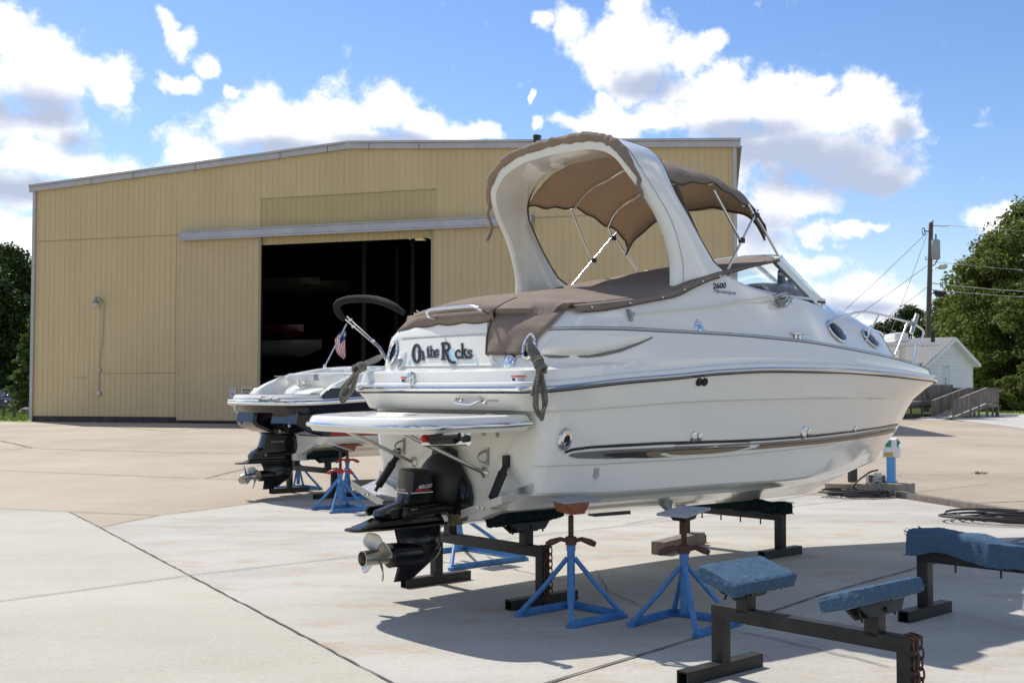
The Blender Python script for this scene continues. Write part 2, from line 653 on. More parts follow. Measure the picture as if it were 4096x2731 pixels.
dr = [
    half_ring(.05, 8.27, yR0, ZR, .22, crown=.02),
    half_ring(.06, 8.268, lambda x: YR(x) - .01, lambda x: ZR(x) + .045, .22, crown=.02),
    half_ring(.085, 8.26, yl, lambda x: ZR(x) + (ZPIN(x) - ZR(x)) * .31, .22, crown=.02),
    half_ring(.12, 8.24, lambda x: yl2(x) + .02 * LEDGE(x), lambda x: ZR(x) + (ZPIN(x) - ZR(x)) * .345, .22, crown=.02),
    half_ring(.25, 8.24, yl2, lambda x: ZR(x) + (ZPIN(x) - ZR(x)) * .36, .2, crown=.02),
    half_ring(.27, 8.23, lambda x: yl2(x) * .992, lambda x: ZR(x) + (ZPIN(x) - ZR(x)) * .42, .2, crown=.02),
    half_ring(.335, 8.2, lambda x: YP(x) + .012 - .02 * LEDGE(x), lambda x: ZPIN(x) - .02, .26, crown=.03),
    half_ring(.34, 8.19, lambda x: YP(x) - .02 * LEDGE(x), ZPIN, .26, crown=.03),
    half_ring(.345, 7.15, YBASE, lambda x: ZPIN(x) + .03 + .03 * max(0, min(1, (x - 3) / 2)), .28, crown=.03),
    half_ring(.37, 7.08, lambda x: YBASE(x) * .55 + Y4(x) * .45, lambda x: ZPIN(x) * .48 + Z4(x) * .52 + .012, .32, crown=.06),
    half_ring(.395, 7.0, lambda x: YBASE(x) * .12 + Y4(x) * .88, lambda x: ZPIN(x) * .1 + Z4(x) * .9, .38, crown=.10),
    half_ring(.43, 6.95, Y4, Z4, .38, crown=.12),
    half_ring(.47, 6.9, lambda x: Y4(x) * .93, lambda x: Z4(x) * .75 + ZTOP(x) * .25, .36, crown=.12),
    half_ring(.5, 6.87, lambda x: Y4(x) * .62, lambda x: Z4(x) * .25 + ZTOP(x) * .75, .2, crown=.12),
]
top = [Vector((p.x, 0, ZTOP(p.x))) for p in half_ring(.5, 6.85, lambda x: Y4(x) * .3, ZTOP, .1, crown=.12)]
deck_b = rings_to_mesh(dr + [top])
deck = deck_b.build('deck_and_cabin', GEL, boat, smooth=34, merge=.0015)
skin = skin_bvh([hull, deck])

# --- rub rail: white band with a bright insert
rail_path = [p for p in hr[0]]
full = [Vector((p.x, -p.y, p.z)) for p in reversed(rail_path[1:])] + rail_path[:]


def ribbon(path, prof, mi=0, mb=None):
    """Sweep a small profile (out, up) along a level path round a hull."""
    mb = mb or MB()
    n = len(path)
    rows = []
    for i, p in enumerate(path):
        t = path[min(i + 1, n - 1)] - path[max(i - 1, 0)]
        out = Vector((t.y, -t.x, 0))
        out = -out.normalized() if out.length > 1e-6 else Vector((1, 0, 0))
        rows.append([p + out * a + Vector((0, 0, b)) for a, b in prof])
    mb.grid(rows, mi)
    return mb


def outward(path):
    # orient so that 'out' points away from the centreline
    i = len(path) // 4
    t = path[i + 1] - path[i - 1]
    out = Vector((t.y, -t.x, 0))
    return path if (-out).dot(Vector((0, path[i].y, 0))) > 0 else list(reversed(path))


full = outward(full)
rub = ribbon(full, [(-.004, .050), (.014, .046), (.022, .030), (.022, .012), (.014, -.004), (-.004, -.008)])
rub_o = rub.build('rub_rail', WHITEP, boat)
ins = ribbon(full, [(.010, .016), (.027, .012), (.034, .000), (.030, -.014), (.016, -.026), (.0, -.03)])
ins.build('steel_insert', CHROME, rub_o)
ribbon(full, [(-.004, -.028), (.010, -.03), (.010, -.036), (-.004, -.038)]).build('dark_gasket', RUB, rub_o)

# --- pin stripe on the deck edge
pin = MB()
for k, (z0, w) in enumerate(((-.010, .014), (.014, .006))):
    path = [p for p in dr[7][9:-6]]
    rows = [[p + Vector((0, -.006, z0)), p + Vector((0, -.008, z0 + w))] for p in path]
    for side in (1, -1):
        pin.grid([[Vector((q.x, q.y * side, q.z)) for q in r] for r in rows])
pin.build('pin_stripe', PRINT_GRY, boat)

# --- hull graphics
gr = MB()
B6b = 'B6'
decal(gr, F1, skin, 'B6', [(500, 1200), (510, 1180), (560, 1160), (700, 1142), (900, 1128), (1300, 1108), (1960, 1090), (1960, 1112), (1300, 1130), (900, 1152), (700, 1162), (570, 1180), (520, 1196)], off=.0075, mi=0)
decal(gr, F1, skin, 'R8', [(-5, 1425), (400, 1412), (800, 1392), (1200, 1362), (1500, 1330), (1750, 1296), (1905, 1268), (1900, 1284), (1750, 1310), (1500, 1345), (1200, 1382), (800, 1412), (400, 1432), (-5, 1449)], off=.0075, mi=0, step=24)
decal(gr, F1, skin, 'B6', [(530, 1220), (560, 1200), (650, 1188), (900, 1170), (1400, 1148), (1690, 1136), (1670, 1146), (1300, 1166), (1000, 1180), (800, 1196), (780, 1212), (830, 1232), (930, 1241), (760, 1242), (600, 1238)], mi=2)
decal(gr, F1, skin, 'B6', [(820, 1212), (850, 1202), (1000, 1190), (1150, 1186), (1135, 1205), (1160, 1222), (1240, 1232), (1120, 1236), (950, 1234), (860, 1226)], off=.0075, mi=0)
decal(gr, F1, skin, 'B6', [(1150, 1186), (1270, 1180), (1245, 1194), (1255, 1210), (1310, 1224), (1380, 1224), (1240, 1232), (1160, 1222), (1135, 1205)], off=.010, mi=1)
decal(gr, F1, skin, 'B6', [(1285, 1188), (1350, 1178), (1700, 1160), (1955, 1148), (1840, 1180), (1640, 1202), (1420, 1212), (1330, 1208)], off=.010, mi=1)
decal(gr, F1, skin, 'B6', [(1285, 1188), (1350, 1172), (1700, 1152), (1955, 1142), (1955, 1148), (1700, 1160), (1350, 1180)], off=.0075, mi=0)
decal(gr, F1, skin, 'B6', [(1700, 1136), (1960, 1124), (1960, 1134), (1700, 1148)], mi=2)
decal(gr, F1, skin, 'R8', [(-5, 1462), (330, 1455), (360, 1452), (340, 1462), (-5, 1478)], mi=2, step=24)
decal(gr, F1, skin, 'R8', [(380, 1450), (760, 1430), (1200, 1397), (1500, 1362), (1800, 1314), (1890, 1296), (1888, 1302), (1800, 1321), (1500, 1370), (1200, 1407), (760, 1442), (400, 1462)], mi=2, step=24)
decal(gr, F1, skin, 'R8', [(720, 1456), (1200, 1420), (1500, 1383), (1800, 1334), (1884, 1314), (1872, 1338), (1800, 1358), (1500, 1408), (1200, 1444), (800, 1478), (560, 1497), (690, 1475)], off=.010, mi=1, step=24)
decal(gr, F1, skin, 'R8', [(720, 1448), (1200, 1412), (1500, 1376), (1800, 1327), (1886, 1308), (1884, 1313), (1800, 1333), (1500, 1382), (1200, 1419), (722, 1455)], off=.0075, mi=0, step=24)
gr.build('hull_stripe_print', [PRINT_BLK, PRINT_TAN, PRINT_GRY], boat, recalc=False)

ar = MB()
decal(ar, F1, skin, 'B6', [(738, 1314), (776, 1314), (772, 1370), (775, 1374), (744, 1408), (724, 1370), (734, 1368)])
decal_text(ar, F1, skin, 'B6', 'LIFT HERE', (750, 1320), (745, 1396), (14, 0), off=.005, mi=1, size=1)
ar.build('lift_arrow_print', [PRINT_SIL, PRINT_WHT], boat, recalc=False)

# --- moulded scoop on the quarter
sc_ = MB()
leaf = [(300, 415), (330, 370), (380, 320), (440, 275), (500, 252), (600, 247), (800, 250), (1000, 254), (1150, 262), (1195, 282), (1120, 315), (950, 372), (800, 408), (680, 425), (550, 432), (420, 428)]
v2, f2 = refine(leaf, 38)
cx, cy = 640, 345
pts = []
lp = [Vector(p) for p in leaf]
for p in v2:
    q = Vector(p)
    dmin = 1e9
    for i in range(len(lp)):
        a, b = lp[i - 1], lp[i]
        t = max(0, min(1, (q - a).dot(b - a) / max((b - a).length_squared, 1e-9)))
        dmin = min(dmin, (q - a - (b - a) * t).length)
    h, n = on_skin(F1, skin, 'B6', p[0], p[1])
    low = min(1, max(0, (q.y - 300) / 110))
    pts.append(h + n * (-.004 + .05 * (.35 + .65 * low) * (1 - math.exp(-dmin / 22))))
sc_.add(pts, f2)
sc_.build('side_scoop', GEL, boat, smooth=80)
cr = MB()  # flat dark crescents paint the shade inside the scoop mouth
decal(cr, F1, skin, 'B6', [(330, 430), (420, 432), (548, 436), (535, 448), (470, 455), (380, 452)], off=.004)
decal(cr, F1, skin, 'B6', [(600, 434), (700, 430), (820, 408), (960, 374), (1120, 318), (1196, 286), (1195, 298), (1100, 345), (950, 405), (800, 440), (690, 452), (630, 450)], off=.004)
cr.build('scoop_mouth_shade', mat('scoop_recess_shade', (.17, .16, .145), .6), boat, recalc=False)

# --- transom panel, name and fittings
tp = MB()
for poly in ([(222, 1050), (222, 818), (400, 800), (700, 784), (1004, 768), (996, 930), (1010, 945), (1130, 1040)],):
    decal(tp, F1, skin, 'R5', poly, off=.012, step=60)
tpo = tp.build('transom_panel', GEL, boat, recalc=False)
tp2 = MB()
decal(tp2, F1, skin, 'R5', [(232, 790), (238, 655), (520, 612), (1020, 580), (1010, 745), (700, 766), (400, 782)], off=.010, step=60)
tp2.build('transom_hatch', GEL, boat, recalc=False)
tskin = skin_bvh([hull, deck, tpo])

# slab-serif lettering, stroke by stroke (unit box: x 0..1, y 0..1)
SL = {
    'O': ([[(.5 + .42 * math.cos(a), .5 + .5 * math.sin(a)) for a in np.linspace(0, 2 * PI, 19)]], .2, []),
    'n': ([[(.22, 0), (.22, .58)], [(.22, .46), (.45, .6), (.72, .58), (.8, .4), (.8, 0)]], .17, [(.05, .4, 0), (.6, 1.0, 0), (.02, .3, .58)]),
    't': ([[(.42, .9), (.42, .2), (.55, .03), (.85, .1)]], .17, [(.08, .85, .62)]),
    'h': ([[(.22, 0), (.22, 1)], [(.22, .46), (.45, .6), (.72, .56), (.8, .4), (.8, 0)]], .17, [(.02, .42, 0), (.6, 1.0, 0), (.0, .3, .97)]),
    'e': ([[(.14, .34), (.86, .36), (.82, .52), (.5, .62), (.18, .46), (.14, .28), (.3, .06), (.6, .02), (.86, .14)]], .14, []),
    'R': ([[(.25, 0), (.25, 1)], [(.1, .97), (.5, 1), (.82, .92), (.88, .74), (.74, .56), (.3, .5)], [(.5, .5), (.7, .12), (1.05, -.18), (1.5, -.2)]], .2, [(.05, .5, 0)]),
    'c': ([[(.86, .48), (.62, .61), (.28, .52), (.14, .3), (.28, .08), (.6, .01), (.88, .12)]], .16, []),
    'k': ([[(.22, 0), (.22, 1)], [(.25, .28), (.75, .6)], [(.42, .38), (.85, .02)]], .17, [(.02, .42, 0), (.62, 1.05, 0), (.0, .3, .97), (.55, .98, .6)]),
    's': ([[(.82, .5), (.55, .61), (.22, .52), (.26, .38), (.72, .26), (.8, .12), (.5, 0), (.16, .1)]], .15, []),
}


def slab(mb, ch, x, y, w, h, lw, reg, off, mi, skew=0.0, base=None):
    st, th, serifs = SL[ch]
    lines = [(l, lw) for l in st] + [([(a, yy), (b, yy)], lw * .6) for a, b, yy in serifs]
    for l, ww in lines:
        l = spline([(p[0], p[1], 0) for p in l], 4) if len(l) > 2 else [Vector((p[0], p[1], 0)) for p in l]
        P = [Vector((x + p.x * w, y - p.y * h + (x + p.x * w - base[0]) * skew, 0)) for p in l]
        vs, fs = [], []
        n = len(P)
        for i in range(n):
            t = (P[min(i + 1, n - 1)] - P[max(i - 1, 0)]).normalized()
            nn = Vector((-t.y, t.x, 0)) * ww / 2
            ext = t * (ww * .25) * (-1 if i == 0 else 1 if i == n - 1 else 0)
            vs += [tuple((P[i] + nn + ext)[:2]), tuple((P[i] - nn + ext)[:2])]
        fs = [(2 * i, 2 * i + 1, 2 * i + 3, 2 * i + 2) for i in range(n - 1)]
        decal(mb, F1, tskin, reg, None, off, 0, mi, tri=(vs, fs))


nm = MB()
spec = [('O', 342, 1004, 74, 152, 26), ('n', 388, 980, 62, 118, 20), ('t', 463, 950, 40, 92, 15), ('h', 497, 949, 46, 88, 15), ('e', 540, 946, 40, 86, 14),
        ('R', 596, 978, 84, 142, 26), ('c', 722, 968, 56, 112, 20), ('k', 776, 968, 58, 128, 20), ('s', 830, 966, 52, 108, 19)]
for ch, x, y, w, h, lw in spec:
    slab(nm, ch, x - 7, y + 9, w, h, lw * .95, 'R5', .005, 1, base=(600, 0))
for ch, x, y, w, h, lw in spec:
    slab(nm, ch, x, y, w, h, lw * .86, 'R5', .008, 0, base=(600, 0))
decal(nm, F1, tskin, 'R5', [(464, 958), (572, 957), (572, 967), (464, 968)], off=.008, mi=0)
decal(nm, F1, tskin, 'R5', [(672, 890), (706, 884), (716, 912), (722, 960), (744, 975), (742, 1002), (700, 1010), (676, 985), (668, 940)], off=.0065, mi=2)
for dx, fl in ((318, 1), (905, -1)):
    decal(nm, F1, tskin, 'R5', [(dx - 2 * fl, 930), (dx + 14 * fl, 940), (dx + 16 * fl, 965), (dx + 2 * fl, 958)], off=.005, mi=2)
    decal(nm, F1, tskin, 'R5', [(dx - 24 * fl, 1025), (dx - 18 * fl, 990), (dx + 14 * fl, 975), (dx + 2 * fl, 1000), (dx - 12 * fl, 1024)], off=.005, mi=2)
nm.build('boat_name_lettering', [PRINT_BLK, PRINT_SIL, PRINT_BLU], boat, recalc=False)

md = MB()
decal_text(md, F1, skin, 'R8', '2600', (322, 118), (434, 112), (3, -46), size=1, bold=.03, mi=0)
decal_text(md, F1, skin, 'R8', 'Martinique', (326, 150), (520, 168), (4, -30), size=1, shear=.35, mi=0)
md.build('model_lettering', [PRINT_BLK], boat, recalc=False)

for x0, y0, x1, y1 in ((1222, 1124, 1358, 1184), (232, 1134, 297, 1180)):
    wl = MB()
    decal(wl, F1, skin, 'R5', [(x0, y0 + 14), (x1, y0 + 14), (x1, y1), (x0, y1)], off=.003, mi=0)
    decal(wl, F1, skin, 'R5', [(x0, y0), (x1, y0), (x1, y0 + 16), (x0, y0 + 16)], off=.004, mi=1)
    decal_text(wl, F1, skin, 'R5', 'WARNING', (x0 + (x1 - x0) * .35, y0 + 14), (x1 - (x1 - x0) * .2, y0 + 14), (0, -11), off=.005, mi=2, size=1)
    decal(wl, F1, skin, 'R5', [(x0 + 8, y0 + 26), (x0 + 34, y0 + 22), (x0 + 40, y0 + 44), (x0 + 14, y0 + 46)], off=.005, mi=2)
    for k in range(4):
        decal(wl, F1, skin, 'R5', [(x0 + (x1 - x0) * .42, y0 + 22 + 8 * k), (x1 - 8, y0 + 22 + 8 * k), (x1 - 8, y0 + 25 + 8 * k), (x0 + (x1 - x0) * .42, y0 + 25 + 8 * k)], off=.005, mi=3)
    wl.build('warning_sticker', [PRINT_WHT, PRINT_ORG, PRINT_BLK, PRINT_GRY], boat, recalc=False)
bd = MB()
decal(bd, F1, skin, 'C3', [(2110, 398), (2252, 392), (2238, 472), (2106, 476)], off=.003, step=60)
decal(bd, F1, skin, 'C3', [(2130, 440), (2165, 424), (2180, 444), (2215, 424), (2205, 456), (2150, 458)], off=.005, mi=1, step=60)
bd.build('maker_badge', [mat('badge_blue', (.16, .30, .46), .25, .6), PRINT_WHT], boat, recalc=False)

# small fittings on the skin
DOME = [(0, .022), (.03, .018), (.05, .008), (.055, 0)]
fitting('stern_light', boat, F1, skin, 'R5', 1209, 1000, [(.066, 0), (.066, .01), (.05, .022), (.02, .03), (0, .031)], CHROME, sx=1, sy=1.35)
h, n = on_skin(F1, skin, 'R5', 240, 1012)
tb = MB()
M = align(n)
M.translation = h
tb.box((0, 0, .012), (.10, .20, .024), M, 0, .02)
tb.lathe([(.04, .02), (.042, .04), (.03, .055), (0, .056)], M, 14, 1)
tb.build('shore_inlet', [WHITEP, STEEL], boat)
h, n = on_skin(F1, skin, 'R5', 330, 1150)
wc = MB()
M = align(n)
M.translation = h + Vector((0, 0, .02))
wc.lathe([(.038, .0), (.040, .012), (.03, .03), (.0, .034)], M, 16)
wc.tube([M @ Vector((.04, -.02, .02)), M @ Vector((.07, -.03, .05)), M @ Vector((.09, -.01, .05)), M @ Vector((.09, -.09, .04)), M @ Vector((.03, -.12, .03))], .007, 8)
wc.build('washdown_tap', CHROME, boat)
hd = MB()
a, b = on_skin(F1, skin, 'R5', 765, 1325)[0], on_skin(F1, skin, 'R5', 975, 1345)[0]
oo = Vector((-.055, 0, 0))
hd.tube(spline([a, a + oo + Vector((0, 0, -.02)), a * .85 + b * .15 + oo * 1.15 + Vector((0, 0, -.035)), a * .3 + b * .7 + oo * 1.15 + Vector((0, 0, -.035)), b + oo * .9, b], 5), .013, 10)
for q in (a, b):
    M = align((-1, 0, 0))
    M.translation = q
    hd.lathe([(.032, -.004), (.032, .006), (.02, .012), (0, .012)], M, 14)
hd.build('transom_grab_handle', CHROME, boat)
pl_ = MB()
decal(pl_, F1, skin, 'R5', [(1012, 1338), (1110, 1342), (1108, 1356), (1012, 1354)], off=.004)
pl_.build('small_number_plate', [PRINT_SIL], boat, recalc=False)

FLG = [(0, .022), (.018, .02), (.03, .014), (.034, .004), (.034, -.004)]
fitting('drain_outlet', boat, F1, skin, 'B6', 505, 1092, [(.0, .004), (.03, .006), (.034, .03), (.06, .024), (.072, .004), (.072, -.004)], CHROME, sy=1.3)
ob_ = MB()
h, n = on_skin(F1, skin, 'B6', 508, 1092)
M = align(n)
M.translation = h + n * .008
ob_.lathe([(0, 0), (.026, .001)], M, 14)
ob_.build('drain_hole', RUB, boat)
for reg, x, y, sc in (('B6', 1515, 1072, 1.15), ('B6', 1562, 1072, .9), ('R8', 1100, 1345, 1.5), ('R8', 1140, 1340, .9), ('R8', 1535, 1315, .8), ('B6', 825, 50, 1.15), ('R8', 990, 212, .9)):
    fitting('through_hull_vent', boat, F1, skin, reg, x, y, [(r * sc, z) for r, z in FLG], CHROME, sy=1.3)
for x in (1557, 1600):
    fitting('bilge_outlet', boat, F1, skin, 'B6', x, 640, [(0, .012), (.022, .012), (.026, .02), (.034, .016), (.036, 0), (.036, -.004)], BLKM)
fitting('fuel_filler', boat, F1, skin, 'B6', 1562, 235, [(0, .02), (.04, .018), (.058, .01), (.064, 0)], CHROME, sy=1.5)

# windscreen-side antenna mount and antenna laid flat along the side
am = MB()
h, n = on_skin(F1, skin, 'R8', 880, 245)
M = align(n)
M.translation = h + n * .03
am.box((0, 0, 0), (.07, .09, .06), M, 0, .012)
am.lathe([(.03, .02), (.034, .05), (.028, .08), (0, .085)], M, 14)
p1 = on_skin(F1, skin, 'R8', 880, 190)[0] + n * .09
p0 = on_skin(F1, skin, 'R8', 790, 212)[0] + n * .07
am.tube([p0, p1], .02, 10)
am.tube(spline([p1 + n * .02, p1 + n * .05 + Vector((.04, 0, -.05)), h + n * .07 + Vector((.03, 0, -.06)), h + n * .03 + Vector((-.1, 0, -.02))], 6), .006, 8)
amo = am.build('antenna_mount', STEEL, boat)
wp = MB()
w0 = on_skin(F1, skin, 'R8', 300, 285)[0] + n * .03
w2 = on_skin(F1, skin, 'B6', 1012, 122)[0] + n * .03
wp.tube([p0, p0.lerp(w0, .5) + Vector((0, 0, .01)), w0, w2], [.011, .009, .007, .006], 8)
wp.build('whip_antenna', mat('ivory_fibreglass', (.72, .68, .54), .4), amo)
h, n = on_skin(F1, skin, 'B6', 1012, 122)
cl = MB()
M = align(n)
M.translation = h + n * .012
cl.box((0, 0, 0), (.035, .10, .024), M, 0, .006)
cl.box((0, 0, .022), (.05, .03, .03), M, 0, .006)
cl.build('antenna_clip', STEEL, boat)


def cleat(parent, p, d, s=1.0, name='cleat'):
    mb = MB()
    d = Vector(d).normalized()
    p = Vector(p)
    for k in (-1, 1):
        mb.tube([p + d * .035 * k * s, p + d * .035 * k * s + Vector((0, 0, .045 * s))], .010 * s, 8)
    mb.tube([p - d * .11 * s + Vector((0, 0, .05 * s)), p - d * .04 * s + Vector((0, 0, .045 * s)), p + d * .04 * s + Vector((0, 0, .045 * s)), p + d * .11 * s + Vector((0, 0, .05 * s))], [.008 * s, .013 * s, .013 * s, .008 * s], 8)
    return mb.build(name, CHROME, parent)


cleat(boat, on_skin(F1, skin, 'R8', 1050, 545)[0], (1, .05, -.03))
# hawse plates at both stern corners
hs_p, hs_n = on_skin(F1, skin, 'R5', 1392, 868)
for s in (1, -1):
    loc_, nrm = Vector((hs_p.x, hs_p.y * s, hs_p.z)), Vector((hs_n.x, hs_n.y * s, hs_n.z))
    hw = MB()
    M = align(nrm)
    M.translation = loc_ + nrm * .004
    rim = [(.055 * math.cos(a), .10 * math.sin(a), .012) for a in np.linspace(0, 2 * PI, 25)[:-1]]
    hw.tube([M @ Vector(p) for p in rim], .014, 8, closed=True)
    hwo = hw.build('hawse_pipe', CHROME, boat)
    hi = MB()
    hi.lathe([(0, .002), (.05, .003)], M @ Matrix.Diagonal((1, 1.9, 1, 1)), 20)
    hi.build('hawse_opening', RUB, hwo)

# portholes in the cabin side
for reg, x, y, a, b in (('R8', 1375, 486, .20, .098), ('R8', 1664, 548, .185, .09)):
    for s in (1, -1):
        h, n = on_skin(F1, skin, reg, x, y)
        if s < 0:
            h, n = Vector((h.x, -h.y, h.z)), Vector((n.x, -n.y, n.z))
        ax = Vector((1, 0, -.22))
        ax = (ax - n * ax.dot(n)).normalized()
        ay = n.cross(ax)
        M = Matrix((ax, ay, n)).transposed().to_4x4()
        M.translation = h
        pr = MB()
        rim = [(a * math.cos(t), b * math.sin(t), .014) for t in np.linspace(0, 2 * PI, 33)[:-1]]
        pr.tube([M @ Vector(p) for p in rim], .013, 8, closed=True)
        po = pr.build('porthole', CHROME, boat)
        pg = MB()
        pg.lathe([(0, .030), (.6, .027), (.93, .018), (1, .006)], M @ Matrix.Diagonal((a, b, 1, 1)), 32)
        pg.build('porthole_glass', mat('porthole_smoked_glass', (.006, .007, .007), .08, spec=.18), po)

# --- bow rail
br = MB()
P = lambda r, x, y, v: F1.pl(r, x, y, 1, v)
side = [P('R8', 1125, 545, -.96), P('R8', 1300, 420, -.92), P('R8', 1450, 350, -.88), P('R8', 1600, 315, -.82), P('R8', 1745, 335, -.74), P('R8', 1870, 368, -.62), P('R8', 1990, 402, -.48)]
nose = [side[-1], P('R8', 2030, 412, -.42), P('R8', 2080, 440, -.35), P('R8', 2116, 468, -.30), P('R8', 2125, 492, -.28), P('R8', 2116, 530, -.27), P('R8', 2035, 750, -.25)]
for s in (1, -1):
    fl = lambda ps: [Vector((p.x, p.y * s, p.z)) for p in ps]
    br.tube(spline(fl(side), 6), .0135, 10)
    br.tube(spline(fl(nose), 6), .0135, 10)
    for a, b in (((1745, 335), (1595, 625)), ((1990, 402), (1880, 690))):
        va = -.74 if a[0] < 1800 else -.48
        br.tube(fl([P('R8', *a, va), P('R8', *b, va - .04)]), .0125, 10)
    br.tube(fl([P('R8', 2050, 590, -.26), P('R8', 2025, 748, -.26)]), .011, 8)
    br.tube(fl([P('R8', 2050, 590, -.26), P('R8', 2090, 590, -.26)]), .009, 8)
    for q in ((1125, 548, -.96), (1595, 628, -.78), (1880, 693, -.52), (2035, 752, -.25)):
        c = P('R8', *q)
        M = Matrix.Translation((c.x, c.y * s, c.z))
        br.lathe([(.028, -.02), (.028, .004), (.016, .012), (0, .012)], M, 12)
bro = br.build('bow_rail', CHROME, boat)
rh = MB()
rh.tube([P('R8', 2020, 497, -.46), P('R8', 2070, 338, -.46)], .028, 14)
rh.tube([P('R8', 2000, 404, -.46), P('R8', 2045, 408, -.46)], .02, 10)
rh.build('rod_holder', STEEL, bro)

# --- windscreen
tops = [P('R7', 640, 1118, -.97), P('R7', 760, 1078, -.93), P('R7', 900, 1038, -.89), P('R7', 1010, 1012, -.87), P('R7', 1118, 986, -.85)]
bots = [P('R7', 665, 1122, -.985), P('R7', 790, 1195, -.985), P('R7', 960, 1258, -.975), P('R7', 1200, 1310, -.95), P('R7', 1462, 1335, -.85)]
ftop = [tops[-1], Vector((4.12, -.6, 3.12)), Vector((4.3, -.3, 3.17)), Vector((4.36, 0, 3.19))]
fbot = [bots[-1], Vector((4.85, -.62, 2.70)), Vector((5.17, -.3, 2.735)), Vector((5.26, 0, 2.75))]
GLASS = bpy.data.materials.new('clear_screen_glass')
GLASS.use_nodes = True
nt = GLASS.node_tree
nt.nodes.clear()
o_ = nt.nodes.new('ShaderNodeOutputMaterial')
mx = nt.nodes.new('ShaderNodeMixShader')
tr = nt.nodes.new('ShaderNodeBsdfTransparent')
tr.inputs[0].default_value = (.95, .97, .97, 1)
gl = nt.nodes.new('ShaderNodeBsdfGlossy')
gl.inputs['Roughness'].default_value = .02
lw_ = nt.nodes.new('ShaderNodeFresnel')
lw_.inputs['IOR'].default_value = 1.6
geo_ = nt.nodes.new('ShaderNodeNewGeometry')
inv_ = nt.nodes.new('ShaderNodeMath')
inv_.operation = 'SUBTRACT'
inv_.inputs[0].default_value = 1
nt.links.new(geo_.outputs['Backfacing'], inv_.inputs[1])
mul_ = nt.nodes.new('ShaderNodeMath')
mul_.operation = 'MULTIPLY'
nt.links.new(lw_.outputs[0], mul_.inputs[0])
nt.links.new(inv_.outputs[0], mul_.inputs[1])
nt.links.new(mul_.outputs[0], mx.inputs[0])
nt.links.new(tr.outputs[0], mx.inputs[1])
nt.links.new(gl.outputs[0], mx.inputs[2])
nt.links.new(mx.outputs[0], o_.inputs[0])

ws = empty('windscreen')
ws.parent = boat
sy = lambda p: Vector((p.x, -p.y, p.z))
ALU = mat('white_aluminium_frame', (.62, .66, .70), .3, .4)
for s in (1, -1):
    f_ = (lambda p: p) if s > 0 else sy
    T, Bm = spline(tops, 5), spline(bots, 5)
    m_ = MB()
    m_.grid([[f_(a), f_(b)] for a, b in zip(T, Bm)])
    m_.build('side_glass', GLASS, ws, recalc=False, thick=.006)
    FT, FB = spline(ftop, 5), spline(fbot, 5)
    m_ = MB()
    m_.grid([[f_(a), f_(b)] for a, b in zip(FT, FB)])
    m_.build('front_glass', GLASS, ws, recalc=False, thick=.006)
    fr_ = MB()
    fr_.tube([f_(p) for p in Bm], .018, 8)
    fr_.tube([f_(p) for p in FB], .018, 8)
    fr_.tube([f_(p) for p in FT], .014, 8)
    fr_.tube([f_(p) for p in T], .012, 8)
    fr_.bar(f_(tops[-1] + Vector((.02, 0, .0))), f_(bots[-1] + Vector((.04, 0, -.02))), .05, .075)
    fr_.build('screen_frame', ALU, ws)
    sl = MB()
    sl.tube([f_(p + Vector((0, .006, -.022))) for p in Bm], .014, 8)
    sl.tube([f_(p + Vector((.01, .0, -.022))) for p in FB], .014, 8)
    sl.build('screen_seal', RUB, ws)
cb = MB()
cb.bar((4.36, 0, 3.18), (5.26, 0, 2.76), .03, .04)
cb.build('centre_bar', ALU, ws)
wb = MB()
wb.tube(spline([Vector((5.20, -.35, 2.76)), Vector((5.0, -.30, 2.87)), Vector((4.8, -.22, 2.96))], 4), .008, 8)
wb.build('wiper', BLKM, ws)

# helm console seen through the glass
cs = MB()
dh = [(3.35, 2.67), (3.55, 2.74), (3.7, 2.80), (3.87, 2.835), (4.06, 2.853), (4.3, 2.85), (4.5, 2.815), (4.7, 2.755), (4.9, 2.70)]
rows = []
for x, z in dh:
    w = .86 if x < 4.2 else .86 - (x - 4.2) * .45
    rows.append([(x, -w, 2.655), (x, -w * .9, max(2.66, z - .10)), (x, -w * .7, z - .02), (x, -w * .5, z), (x, 0, z - .03), (x, .4, z - .08), (x, w, 2.66)])
cs.grid(rows)
cs.build('dash_cowl', mat('navy_vinyl', (.012, .014, .034), .35, coat=.1), boat)
dsp = MB()
c = F1.pl('R7', 1180, 1150, 1, -.45)
M = Matrix.Translation(c) @ Matrix.Rotation(math.radians(-62), 4, 'Z')
dsp.box((0, 0, 0), (.05, .27, .15), M, 0, .012)
dsp.box((-.027, 0, 0), (.006, .24, .12), M, 1)
dsp.box((0, 0, -.14), (.03, .06, .16), M, 0)
dsp.build('chart_display', [BLKM, mat('grey_screen', (.16, .2, .2), .15)], boat)
sw = MB()
c = F1.pl('R7', 1335, 1255, 1, -.5)
M = Matrix.Translation(c) @ Matrix.Rotation(math.radians(60), 4, 'Y') @ Matrix.Rotation(.4, 4, 'X')
rim = [M @ Vector((.15 * math.cos(a), .15 * math.sin(a), 0)) for a in np.linspace(0, 2 * PI, 29)[:-1]]
sw.tube(rim, .012, 8, closed=True)
for a in (0, 2.1, 4.2):
    sw.tube([M @ Vector((0, 0, -.03)), M @ Vector((.15 * math.cos(a), .15 * math.sin(a), 0))], .008, 6)
sw.build('steering_wheel', BLKM, boat)
st_ = MB()
c = F1.pl('R7', 1245, 1185, 1, -.35)
st_.box(c + Vector((0, 0, -.03)), (.10, .10, .12), None, 0, .04)
st_.build('compass', GELW, boat)

